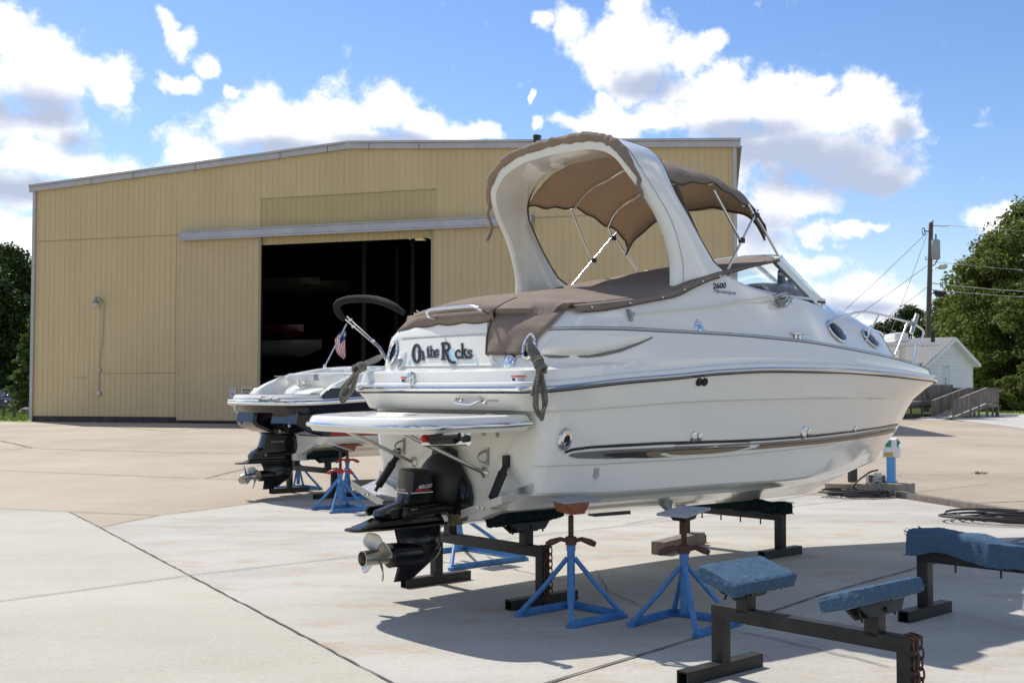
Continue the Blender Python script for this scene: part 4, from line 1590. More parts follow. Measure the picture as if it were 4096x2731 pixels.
# --- mooring lines hung in coils from the hawse plates
def rope_hank(name, A, K, low, label, other):
    """A: plate, K: wrapped knot centre, low: bottom of the loops (world vectors)."""
    mb = MB()
    rr = random.Random(5)
    ax = (K - A).normalized()
    side = ax.cross(Vector((0, 0, 1)))
    side = side.normalized() if side.length > .05 else Vector((1, 0, 0))
    r = .0105
    for k in range(5):
        off = side * (k - 2) * .016 + Vector((0, 0, rr.uniform(-.012, .012)))
        mb.tube(spline([A + off * .6, A.lerp(K, .4) + off * 1.5 + Vector((0, 0, -.01)), A.lerp(K, .8) + off, K + off * .7], 5), r, 8)
    dn = (low - K)
    for k in range(6):
        a = 2 * PI * k / 6
        c0 = K + side * .03 * math.cos(a) + Vector((0, 0, 0))
    # wrapping turns
    n_ = 80
    e1 = ax.cross(side).normalized()
    pts = []
    for i in range(n_):
        t = i / (n_ - 1)
        a = t * 2 * PI * 5.5
        pts.append(K + ax * (t - .5) * .13 + (side * math.cos(a) + e1 * math.sin(a)) * (.034 + .004 * math.sin(a * .7)))
    mb.tube(pts, r * 1.1, 8)
    for k in range(3):
        w = .05 + .02 * k
        L = dn * rr.uniform(.8, 1.0)
        o = side * rr.uniform(-.02, .02)
        o2 = Vector((rr.uniform(-.02, .02), rr.uniform(-.02, .02), 0))
        mb.tube(spline([K + o, K + L * .3 + side * w * .3 + o2, K + L * .75 + side * w * .75 + o2, K + L + side * w * .1 + o2, K + L * .78 - side * w * .5 + o2, K + L * .35 - side * w * .3 + o2, K - o], 6), r, 8)
    mb.tube(spline([K, K + dn * .3 + side * .05, K + dn * .55 + side * .09], 5), r, 8)
    o = mb.build(name, ROPE, None, smooth=80)
    return tag(o, label, 'rope', 'mooring lines hung on the stern of the white cruiser')


W = F1.world
A1 = W(F1.pl('R5', 1385, 840, 1, -1.12))
K1 = W(F1.pl('R5', 1475, 1025, 1, -1.245))
L1 = W(F1.pl('R5', 1500, 1530, 1, -1.30))
rope_hank('mooring_rope', A1, K1, L1, 'grey braided mooring rope hanging over the side of the white cruiser below the taupe flap', 1)
A2 = W(F1.pl('R5', 55, 950, 0, .34))
K2 = W(F1.pl('C4', 700, 1440, 0, .0))
L2 = W(F1.pl('C3', 1920, 840, 0, -.02))
rope_hank('mooring_rope', A2, K2, L2, 'grey mooring rope looped off the far stern corner of the white cruiser', -1)

# ================================================================== dark-hulled bowrider behind
b2 = empty('bowrider_boat', F2.o, ANG)
tag(b2, 'dark navy and white open boat with folded black canopy, standing behind the white cruiser', 'boat')
Y2 = curve([-.7, 0, 1.5, 3.2, 4.4, 5.4, 6.1, 6.6], [1.12, 1.19, 1.23, 1.20, 1.02, .68, .33, 0])
ZR2 = curve([-.7, -.2, .6, 2, 4, 6.6], [1.535, 1.545, 1.585, 1.65, 1.74, 1.80])
yk2 = lambda a, xe, p: (lambda x: max(a * (1 if x / xe < .38 else 1 - ((x / xe - .38) / .62) ** p) * Y2(max(x, .2)) / 1.23 if x / xe < .38 else a * Y2(.38 * xe) / 1.23 * (1 - ((x / xe - .38) / .62) ** p), 0))
q_ = lambda c: (lambda x: c)
h2 = [
    half_ring(-.70, 6.6, Y2, ZR2, .42, crown=.10),
    half_ring(-.69, 6.55, lambda x: Y2(x * 6.6 / 6.55) - .012, lambda x: ZR2(x) - .05, .42, crown=.10),
    half_ring(-.62, 6.45, lambda x: Y2(x * 6.6 / 6.45) * .975, lambda x: ZR2(x) - .07, .42, crown=.10),
    half_ring(-.58, 6.3, lambda x: Y2(x * 6.6 / 6.3) * .955, lambda x: ZR2(x) - .15, .40, crown=.10),
    half_ring(-.50, 6.25, lambda x: Y2(x * 6.6 / 6.25) * .94, lambda x: ZR2(x) - .17, .40, crown=.10),
    half_ring(.05, 6.2, yk2(1.12, 6.2, 2.2), lambda x: ZR2(x) - .2, .12),
    half_ring(.05, 6.0, yk2(1.075, 6.0, 2.1), q_(1.01), .1),
    half_ring(.05, 5.97, yk2(1.06, 5.97, 2.1), q_(.965), .1),
    half_ring(.05, 5.9, yk2(1.0, 5.9, 2.0), lambda x: .90 + .03 * max(0, x - 2), .1),
    half_ring(.05, 5.88, yk2(.97, 5.88, 2.0), lambda x: .88 + .03 * max(0, x - 2), .08),
    half_ring(.05, 5.7, yk2(.90, 5.7, 1.9), lambda x: .89 + .03 * max(0, x - 2), .06),
    half_ring(.05, 5.3, yk2(.50, 5.3, 1.7), lambda x: .765 + .02 * max(0, x - 2), .05),
    half_ring(.05, 5.25, yk2(.46, 5.25, 1.7), lambda x: .745 + .02 * max(0, x - 2), .05),
]
ST2 = curve([.6, .8, 1.0, 1.3, 1.8], [4.6, 5.35, 5.8, 6.15, 6.6])
for r in h2:
    r[-1].x = ST2(r[-1].z)
k2 = [Vector((p.x, 0, min(.60 + max(0, p.x - 3.6) ** 2 * .07, p.z))) for p in h2[-1]]
k2[-1] = h2[-1][-1].copy()
m_ = MB()
rings_to_mesh(h2[:7], m_, 0)
rings_to_mesh(h2[6:] + [k2], m_, 1)
hull2 = m_.build('hull', [NAVY, GEL], b2, smooth=38, merge=.0015)
# white centre of the transom between the dark pods
m_ = MB()
m_.prism([(-.28, .64), (.28, .64), (.30, 1.36), (-.30, 1.36)], .02, .048, 0)
tw = m_.build('transom_centre', CREAM, b2)
mk = MB()
v, f = text_mesh('6G', 1, 0, .03)
mk.add([(.018, -.16 - p.x * .09, 1.16 + p.y * .11) for p in v], f)
mk.build('transom_number', PRINT_BLK, tw, recalc=False)
for s in (1, -1):
    m_ = MB()
    out = [(-.40, 1.40), (-.44, 1.22), (-.36, 1.14), (-.16, 1.06), (.06, 1.02), (.06, 1.40)]
    m_.prism(out, s * .30, s * .95, 1, 0, None, .04, .06)
    pod = m_.build('hull_pod', NAVY, b2, smooth=30)
    m_ = MB()
    M = align((-1, 0, -.1))
    M.translation = Vector((-.41, s * .78, 1.19))
    m_.lathe([(.028, 0), (.03, .02), (.02, .03), (0, .026)], M, 12)
    m_.build('pod_drain', STEEL, pod)
rp2 = [Vector((p.x, -p.y, p.z)) for p in reversed(h2[0][1:])] + list(h2[0])
rp2 = outward(rp2)
rub2 = ribbon(rp2, [(0, .03), (.02, .026), (.026, .0), (.02, -.03), (0, -.034)]).build('rub_rail', CHROME, b2)
ribbon(rp2, [(-.004, .04), (.02, .038), (.012, .05), (-.01, .055)]).build('rail_lip', WHITEP, rub2)
# red stripe on the lower side
m_ = MB()
path = [p for p in h2[6][14:]]
for s in (1, -1):
    rows = [[Vector((p.x, (p.y - .012) * s, 1.015)), Vector((p.x, (p.y - .020) * s, 1.10))] for p in path if p.x > -.1 and p.x < 5]
    m_.grid(rows, 0)
m_.build('red_stripe_print', REDP, b2, recalc=False)
# platform and side wings
m_ = MB()
pr2 = half_ring(-.64, 1.2, lambda x: min(Y2(x), 1.16) - .03, q_(1.60), .40, ns=8, crown=.1)
ringz = lambda dz, ins: [Vector((p.x + ins * (1 if p.x < 0 else 0), p.y + (ins if p.y < -.05 else 0), 1.60 + dz)) for p in pr2[:-1]]
R_ = [ringz(-.02, 0), ringz(.0, 0), ringz(.045, .012), ringz(.07, .03)]
for mi, (a, b) in enumerate(((0, 1), (1, 2), (2, 3))):
    for sg in (1, -1):
        m_.grid([[Vector((p.x, p.y * sg, p.z)) for p in R_[a]], [Vector((p.x, p.y * sg, p.z)) for p in R_[b]]], 0 if mi == 0 else 1)
top2 = R_[3]
for sg in (1, -1):
    m_.grid([[Vector((p.x, p.y * sg, p.z)) for p in top2], [Vector((p.x, 0, p.z)) for p in top2]], 1)
plat2 = m_.build('aft_platform', [NAVY, GEL], b2, smooth=40, merge=.001)
m_ = MB()
for y0, y1 in ((-.95, -.35), (-.32, .32), (.35, .95)):
    m_.box(((-.5 + .38) / 2 + .04, (y0 + y1) / 2, 1.674), (.86 if abs(y0) < .4 else .72, y1 - y0, .012), None, 0, .005)
m_.build('deck_mat', mat('grey_deck_mat', (.17, .175, .18), .8, var=.15, vscale=30), plat2)
st2 = MB()
a, b = F2.pl('C3', 640, 770, 0, -.68), F2.pl('C3', 905, 775, 0, -.70)
st2.tube([a, b], .022, 10)
st2.tube([a + Vector((.0, 0, .03)), a + Vector((.1, 0, .02))], .02, 8)
for q in (a, b, a.lerp(b, .62)):
    st2.lathe([(0, -.03), (.034, -.03), (.034, .03), (0, .03)], Matrix.Translation(q) @ Matrix.Rotation(PI / 2, 4, 'X'), 12)
st2.build('boarding_step', STEEL, plat2)
m_ = MB()
c = F2.pl('C3', 292, 920, 0, -.62)
m_.tube(spline([c + Vector((0, 0, .06)), c + Vector((-.05, .02, .03)), c + Vector((-.05, .03, -.03)), c + Vector((0, 0, -.06))], 4), .012, 8)
m_.build('tow_eye', CHROME, b2)
c = F2.pl('C3', 1215, 1285, 0, .03)
m_ = MB()
m_.tube(spline([c + Vector((0, 0, .04)), c + Vector((-.05, .02, .03)), c + Vector((-.05, .03, -.02)), c + Vector((0, 0, -.04))], 4), .010, 8)
m_.build('stern_eye', CHROME, b2)
WT = curve([-.06, .02, .12, .27, .62, 1.0, 1.46, 2.0, 3.0], [1.672, 1.74, 1.81, 1.88, 2.0, 2.075, 2.145, 2.18, 2.2])
for s in (1, -1):
    m_ = MB()
    rows = []
    for i in range(30):
        t = i / 29
        x = -.06 + 3.1 * t ** 1.4
        zt_ = WT(x)
        yo = Y2(x) - .02
        zr = ZR2(x) + .04
        blk = min(1.775 + .02 * x, zt_)
        rows.append([Vector((x, s * yo, zr)), Vector((x, s * (yo - .01), blk)), Vector((x, s * (yo - .012), blk + .002)), Vector((x, s * (yo - .05), zt_ - .02)), Vector((x, s * (yo - .07), zt_)), Vector((x + .02, s * (yo - .14), zt_)), Vector((x + .03, s * (yo - .17), zt_ - .03)), Vector((x + .05, s * (yo - .22), 1.672))])
    m_.grid([[r[0] for r in rows], [r[1] for r in rows]], 0)
    m_.grid([[r[1] for r in rows], [r[2] for r in rows]], 2)
    m_.grid([[r[k] for r in rows] for k in range(2, 8)], 1)
    m_.build('side_wing', [NAVY, GEL, REDP], b2, smooth=50)
    gr_ = MB()
    gr_.box((.50, s * (1.07), 1.985), (.2, .05, .015), None, 0, .006)
    gr_.build('wing_vent', STEEL, b2)
# seats behind the platform
m_ = MB()
m_.box((.72, 0, 1.80), (.30, 1.86, .26), None, 0, .03)
m_.build('seat_base', GEL, b2)
for yc_, w in ((.46, .86), (-.52, .82)):
    m_ = MB()
    m_.box((.74, yc_, 1.965), (.44, w, .13), None, 0, .045)
    m_.build('sun_pad', mat('white_vinyl', (.76, .75, .72), .4, var=.02), b2)
m_ = MB()
m_.box((.74, .0, 1.965), (.42, .13, .11), None, 0, .02)
m_.build('pad_hinge_strip', GREYP, b2)
m_ = MB()
m_.prism([(.40, 1.675), (.25, 1.675), (.30, 1.76), (.42, 1.83), (.60, 1.85), (.60, 1.675)], .20, .55, 1, 0, None, .02, .03)
m_.prism([(.30, 1.675), (.20, 1.675), (.24, 1.72), (.50, 1.78), (.60, 1.675)], -.35, .15, 1, 0, None, .02, .03)
m_.build('moulded_step', GEL, b2)
m_ = MB()
m_.lathe([(.05, 0), (.05, .04), (.03, .05), (0, .05)], Matrix.Translation((.46, .25, 1.85)), 14)
m_.lathe([(.03, 0), (.03, .08), (.02, .09), (0, .09)], Matrix.Translation((.40, .32, 1.83)), 12)
m_.build('filler_caps', CHROME, b2)
m_ = MB()
for yc_, x0 in ((.6, 1.5), (-.1, 1.35)):
    m_.box((x0 + .1, yc_, 2.02), (.5, .55, .22), None, 0, .07)
m_.build('cockpit_seat', mat('white_vinyl', (.76, .75, .72), .4), b2)
# foredeck and small windscreen
m_ = MB()
rows = []
for i in range(16):
    x = 3.0 + 3.55 * i / 15
    y = Y2(x) - .02
    rows.append([Vector((x, -y, ZR2(x) + .04)), Vector((x, -y * .93, 2.12 - .06 * (x - 3))), Vector((x, -y * .5, 2.2 - .07 * (x - 3))), Vector((x, 0, 2.22 - .075 * (x - 3))), Vector((x, y * .5, 2.2 - .07 * (x - 3))), Vector((x, y * .93, 2.12 - .06 * (x - 3))), Vector((x, y, ZR2(x) + .04))])
m_.grid(rows)
m_.build('foredeck', GEL, b2, smooth=50)
m_ = MB()
rows = [[Vector((2.3, y, 2.2)), Vector((2.1, y * .95, 2.5))] for y in (-1.0, 1.0)]
wsp = spline([Vector((3.3, -1.0, 2.16)), Vector((3.9, -.8, 2.16)), Vector((4.2, 0, 2.15)), Vector((3.9, .8, 2.16)), Vector((3.3, 1.0, 2.16))], 6)
m_.grid([[p, p + Vector((-.35, -p.y * .08, .38))] for p in wsp])
w2_ = m_.build('windscreen', GLASS, b2, recalc=False, thick=.006)
m_ = MB()
m_.tube([p + Vector((-.35, -p.y * .08, .38)) for p in wsp], .014, 8)
m_.tube(wsp, .016, 8)
m_.build('screen_frame', CHROME, w2_)
# folded canopy in its black boot
P4 = lambda x, y, v: F2.pl('C4', x, y, 1, v)
hoop2 = [P4(430, 575, 1.05), P4(360, 500, 1.05), P4(310, 400, 1.03), P4(300, 320, .97), P4(360, 260, .84), P4(480, 222, .62), P4(650, 203, .33), P4(850, 202, 0), P4(1020, 225, -.3), P4(1180, 272, -.6), P4(1340, 350, -.86), P4(1500, 462, -1.05)]
m_ = MB()
sp = spline(hoop2, 5)
rr3 = random.Random(8)
m_.tube(sp, [(.045 + .022 * min(1, min(i, len(sp) - 1 - i) / 7)) * (1 + .03 * math.sin(i * 1.3) + rr3.uniform(-.035, .035)) for i in range(len(sp))], 16)
can2 = m_.build('canopy_boot', CANVB, b2, smooth=80)
m_ = MB()
for s in (1, -1):
    for a, b in (((440, 560), (1055, 1085)), ((480, 520), (1075, 1060))):
        p0, p1 = P4(*a, 1.05), P4(*b, 1.08)
        m_.tube([Vector((p0.x, p0.y * s, p0.z)), Vector((p1.x, p1.y * s, p1.z)), Vector((p1.x + .22, p1.y * s, p1.z - .3))], .014, 8)
    for q in ((600, 700), (950, 955), (545, 580)):
        c = P4(*q, 1.05)
        m_.box((c.x, c.y * s, c.z), (.05, .05, .05), None, 0, .01)
m_.build('canopy_frame', CHROME, can2)
# ensign
fp = MB()
a, b = P4(85, 1410, .95), P4(478, 645, .95)
fp.tube([a, b], .013, 10)
fp.lathe([(.03, -.03), (.03, .01), (.02, .04), (0, .04)], Matrix.Translation(a), 12)
fpo = fp.build('flag_pole', CHROME, b2)
FR, FW, FB = mat('flag_red', (.42, .02, .025), .8), mat('flag_white', (.72, .71, .69), .8), mat('flag_blue', (.018, .03, .12), .8)
NUf, NVf = 26, 20
cor = dict(ht=(452, 695), hb=(262, 930), ft=(460, 1240), fb=(425, 1288))
vs, fs, ms = [], [], []
for i in range(NUf + 1):
    u = i / NUf
    for j in range(NVf + 1):
        v = j / NVf
        x = (cor['ht'][0] * (1 - u) + cor['hb'][0] * u) * (1 - v) + (cor['ft'][0] * (1 - u) + cor['fb'][0] * u) * v
        y = (cor['ht'][1] * (1 - u) + cor['hb'][1] * u) * (1 - v) + (cor['ft'][1] * (1 - u) + cor['fb'][1] * u) * v
        x -= 55 * math.sin(v * PI) * u
        y += 40 * math.sin(v * PI) * u
        vs.append(P4(x, y, .95 + .05 * math.sin(u * 7 + v * 3) * v + .03 * math.sin(u * 15) * v))
for i in range(NUf):
    for j in range(NVf):
        a = i * (NVf + 1) + j
        fs.append((a, a + 1, a + NVf + 2, a + NVf + 1))
        ms.append(2 if (i < 14 and j < 8) else (0 if (i // 2) % 2 == 0 else 1))
m_ = MB()
m_.v, m_.f, m_.m = [tuple(p) for p in vs], fs, ms
flag = m_.build('flag', [FR, FW, FB], fpo, recalc=False, smooth=80)
m_ = MB()
c = P4(428, 835, .94)
ex_, ez_ = (P4(460, 835, .94) - c), (P4(428, 800, .94) - c)
for k in range(13):
    a = 2 * PI * k / 13
    q = c + ex_ * .9 * math.cos(a) + ez_ * 1.35 * math.sin(a) + Vector((0, -.02, 0))
    for sg in (-.03, .03):
        pass
    m_.add([q + ex_ * .16 * math.cos(t) + ez_ * .16 * math.sin(t) for t in np.linspace(0, 2 * PI, 6)[:-1]], [(0, 1, 2, 3, 4)])
m_.add([c + Vector((0, -.02, 0)) + ex_ * a + ez_ * b for a, b in ((-.1, .7), (.1, .7), (.1, -.4), (.5, -.1), (.45, -.5), (0, -.75), (-.45, -.5), (-.5, -.1), (-.1, -.4))], [tuple(range(9))])
m_.build('flag_emblem', FW, flag, recalc=False)

# its stern drive with twin propellers
dv2 = empty('stern_drive')
dv2.parent = b2
m_ = MB()
up2 = [(-.67, .70), (-.62, .76), (-.50, .82), (-.46, .92), (-.43, 1.04), (-.40, 1.06), (-.19, 1.06), (-.14, 1.03), (.05, 1.05), (.12, .86), (.18, .70), (.2, .62), (-.66, .62)]
m_.prism(up2, -.12, .12, 1, 0, None, .02, .05)
m_.build('drive_upper_case', BLK, dv2, smooth=35)
m_ = MB()
poly = [(-w, z) for z, w in tpz] + [(w, z) for z, w in reversed(tpz)]
m_.prism([(a * .9, b - .02) for a, b in poly], -.02, .05, 0, 0, None, .03, .03)
m_.build('transom_housing', BLK, dv2, smooth=35)
m_ = MB()
m_.prism([(-.92, -.04), (-.88, -.08), (-.6, -.13), (-.1, -.14), (.1, -.09), (.12, 0), (.1, .09), (-.1, .14), (-.6, .13), (-.88, .08), (-.92, .04)], .57, .59, 2, 0, None, .006, .006)
m_.prism([(-.8, .585), (-.66, .64), (.05, .64), (.1, .585)], -.08, .08, 1, 0, None, .02, .03)
m_.build('cavitation_plate', BLK, dv2, smooth=35)
rowsL = []
for z, xa, xf, w in [(.58, -.48, .13, .07), (.5, -.44, .12, .05), (.44, -.42, .11, .06), (.36, -.42, .10, .085), (.30, -.42, .05, .06), (.26, -.42, -.02, .025), (.2, -.43, -.14, .016), (.145, -.435, -.25, .012)]:
    rowsL.append([Vector(((xa + xf) / 2 + (xf - xa) / 2 * math.cos(2 * PI * k / 20), w * math.sin(2 * PI * k / 20), z)) for k in range(20)])
m_ = MB()
m_.grid([[r[k] for r in rowsL] for k in range(20)], closed_u=True)
m_.add(rowsL[-1], [tuple(range(20))])
m_.lathe([(.0, -.1), (.088, -.1), (.085, .1), (.075, .2), (.03, .38), (0, .40)], Matrix.Translation((-.40, 0, .365)) @ Matrix.Rotation(PI / 2, 4, 'Y'), 22)
m_.build('lower_gearcase', BLK, dv2, smooth=50)
propeller(dv2, (-.57, 0, .365), .20, 3, .062, .16, STEEL, .9, 'propeller', 1, False)
propeller(dv2, (-.74, 0, .365), .18, 3, .05, .18, STEEL, .1, 'propeller', -1, False)
m_ = MB()
for s in (1, -1):
    m_.tube([(-.45, s * .15, .70), (.02, s * .19, .72)], .03, 10)
m_.build('trim_ram', BLK, dv2)
m_ = MB()
m_.box((-.44, -.125, .705), (.07, .02, .05), None, 0, .006)
m_.build('zinc_anode', STEEL, dv2)
m_ = MB()
m_.tube(spline([(.04, -.13, .80), (.06, -.18, .88), (.12, -.18, .90), (.18, -.15, .82)], 5), .014, 8)
m_.build('steering_hose', STEEL, dv2)
mk = MB()
v, f = text_mesh('MerCruiser', 1, .15, .01)
x1 = max(p.x for p in v)
mk.add([(-.36 + p.x / x1 * .24, -.1225, .90 + p.y * .05) for p in v], f)
mk.build('drive_lettering', PRINT_SIL, dv2, recalc=False)
m_ = MB()
m_.box((.12, -.24, .66), (.3, .06, .12), None, 0, .02)
m_.tube(spline([(.18, -.28, .70), (.2, -.3, .64), (.14, -.3, .61)], 4), .015, 8)
m_.build('trim_plate', GEL, b2)

# ================================================================== stands under the boats
JG = 'blue jack stands around the boats'


def jack_stand(p, rot, zhead, head, label, spread=.57, zpipe=.55, handle=RUST, tilt=(0, 0), zhub=None):
    root = empty('jack_stand', (p[0], p[1], 0), rot)
    tag(root, label, 'jack stand', JG)
    h = spread / 2
    feet = [Vector((-h, -h, .0)), Vector((h, -h, 0)), Vector((h, h, 0)), Vector((-h, h, 0))]
    zt_ = zpipe
    for f in feet:
        mb = MB()
        topv = Vector((f.x * .07, f.y * .07, zt_ * .88))
        mb.tube([f + Vector((0, 0, .022)), f.lerp(topv, .5), topv], [.021, .019, .019], 10)
        mb.lathe([(.0, .0), (.032, .0), (.032, .035), (0, .05)], Matrix.Translation(f), 8)
        mb.build('leg', BLUE, root)
    mb = MB()
    mb.tube([(0, 0, .10), (0, 0, zt_)], .031, 14)
    mb.tube([(0, 0, zt_ - .004), (0, 0, zt_ + .05)], .036, 14)
    mb.build('centre_tube', BLUE, root)
    for a, b in ((0, 1), (1, 2), (2, 3)):
        mb = MB()
        mb.bar(feet[a] + Vector((0, 0, .035)), feet[b] + Vector((0, 0, .035)), .008, .05)
        mb.bar(feet[a] + Vector((0, 0, .014)), feet[b] + Vector((0, 0, .014)), .05, .008)
        mb.build('base_bar', BLUE, root)
    # screw, ribbed
    mb = MB()
    pr = []
    z = zt_
    while z < zhead - .04:
        pr += [(.024, z), (.019, z + .009)]
        z += .018
    mb.lathe([(0, zt_)] + pr + [(0, zhead - .03)], None, 12)
    mb.build('screw', RUST, root)
    mb = MB()
    zh = zt_ + .07
    mb.lathe([(0, -.03), (.045, -.03), (.045, .03), (0, .03)], Matrix.Translation((0, 0, zh)), 12)
    for s in (1, -1):
        d = Vector((math.cos(-.75), math.sin(-.75), 0)) * s
        mb.tube([d * .03 + Vector((0, 0, zh)), d * .08 + Vector((0, 0, zh + .012)), d * .15 + Vector((0, 0, zh - .012)), d * .19 + Vector((0, 0, zh - .03))], [.016, .018, .026, .02], 10)
    mb.build('handle', handle, root)
    M = Matrix.Translation((0, 0, zhead)) @ Matrix.Rotation(tilt[0], 4, 'X') @ Matrix.Rotation(tilt[1], 4, 'Y')
    if head == 'wedge':
        mb = MB()
        mb.prism([(-.115, .055), (-.07, -.015), (.07, -.015), (.115, .055), (.115, .072), (-.115, .072)], -.08, .08, 1, 0, M)
        mb.build('head_plate', ORANGEW, root)
        mb = MB()
        mb.box((.05, .02, .080), (.40, .20, .014), M, 0, .004)
        mb.build('pad', GREYP if handle is RUST else ORANGEW, root)
    else:
        mb = MB()
        mb.prism([(-.11, .0), (-.06, -.05), (.06, -.05), (.11, .0)], -.06, .06, 1, 0, M)
        mb.build('head_plate', STEELB, root)
        mb = MB()
        mb.box((0, 0, .010), (.34, .26, .02), M, 0, .005)
        mb.build('pad', GREYP, root)
    return root


p = gp('C8', 1580, 1490)
J1z = .815
jack_stand(p, ANG, ZCHI(.7) - .103 - .02, 'wedge', 'blue jack stand with an orange head wedged under the near side of the white cruiser', zpipe=.52, tilt=(.10, 0))
p = gp('B4', 2080, 1015)
jack_stand(p, ANG + .12, at('B3', 380, 222, p.y).z, 'flat', 'blue jack stand with a bare flat grey pad, free beside the white cruiser', zpipe=.50, tilt=(0, -.10))
p = gp('C7', 1740, 1120)
jack_stand(p, ANG, .90 - .12, 'wedge', 'blue jack stand with red handles and orange head, holding up the dark boat', zpipe=.55, handle=REDP, tilt=(.12, 0))
p = gp('C7', 1640, 1290)
jack_stand(p, ANG - .1, at('C7', 1655, 395, p.y).z, 'flat', 'blue jack stand with red handles and tilted grey pad, nearest the dark boat drive', zpipe=.50, handle=REDP, tilt=(.1, .32))
p = F2.world((.85, 1.02, 0))
jack_stand(p, ANG, .90 - .10, 'wedge', 'blue jack stand on the far side of the dark boat, seen behind its propellers', zpipe=.5, tilt=(-.12, 0))
p = (gp('C8', 10, 1000) + gp('C8', 745, 790)) / 2
jack_stand(p, ANG, ZCHI(.9) - .12, 'wedge', 'wide blue jack stand behind the white cruiser, seen past its drive leg', spread=.98, zpipe=.50, tilt=(-.10, 0))


def chain(mb, pts, L=.068, w=.019, r=.0058):
    """Links along a polyline."""
    P_ = [Vector(p) for p in pts]
    d = 0
    k = 0
    total = sum((P_[i + 1] - P_[i]).length for i in range(len(P_) - 1))
    while d < total - L * .5:
        a, rem = 0, d
        while a < len(P_) - 2 and rem > (P_[a + 1] - P_[a]).length:
            rem -= (P_[a + 1] - P_[a]).length
            a += 1
        dirv = (P_[a + 1] - P_[a]).normalized()
        c = P_[a] + dirv * (rem + L * .4)
        M = align(dirv)
        M.translation = c
        M = M @ Matrix.Rotation(k * PI / 2, 4, 'Z')
        ring = []
        for t in range(14):
            t_ = 2 * PI * t / 14
            ring.append(M @ Vector((w * math.cos(t_), 0, (L / 2 + .002) * math.sin(t_) ** 1 if True else 0)))
        mb.tube(ring, r, 6, closed=True)
        d += L * .8
        k += 1


def pad_mesh(L, W, Tk, M, seed=1, fuzz=.006):
    """A board wrapped in shaggy carpet: dense box with ragged skin."""
    rr = random.Random(seed)
    b = bmesh.new()
    bmesh.ops.create_cube(b, size=1)
    for v in b.verts:
        v.co = Vector((v.co.x * L, v.co.y * W, v.co.z * Tk))
    bmesh.ops.bevel(b, geom=list(b.edges), offset=Tk * .28, segments=2, profile=.6, affect='EDGES')
    for _ in range(5):
        es = [e for e in b.edges if e.calc_length() > .035]
        if not es:
            break
        bmesh.ops.subdivide_edges(b, edges=es, cuts=1, use_grid_fill=True)
    bmesh.ops.triangulate(b, faces=b.faces[:])
    b.normal_update()
    for v in b.verts:
        v.co += v.normal * rr.uniform(-fuzz * .3, fuzz) + Vector((0, 0, rr.uniform(-.001, .001)))
    # frayed threads along the lower edges
    b.verts.index_update()
    vs = [M @ v.co for v in b.verts]
    fs = [[v.index for v in f.verts] for f in b.faces]
    b.free()
    return vs, fs


def threads(mb, L, W, Tk, M, n, seed, ln=.05):
    rr = random.Random(seed)
    for _ in range(n):
        e = rr.choice((0, 1, 2, 3))
        x = rr.uniform(-L / 2, L / 2) if e < 2 else (L / 2 if e == 2 else -L / 2)
        y = (W / 2 if e == 0 else -W / 2) if e < 2 else rr.uniform(-W / 2, W / 2)
        p0 = M @ Vector((x, y, rr.uniform(-Tk / 2, Tk * .3)))
        l = rr.uniform(.3, 1) * ln
        o = M.to_3x3() @ Vector((x / L, y / W, 0)) * .02
        p1 = p0 + o + Vector((rr.uniform(-.01, .01), rr.uniform(-.01, .01), -l * .5))
        p2 = p1 + Vector((rr.uniform(-.012, .012), rr.uniform(-.012, .012), -l * .5))
        mb.tube([p0, p1, p2], .0018, 4, caps=False)


CG = 'black steel cradles with carpeted pads'


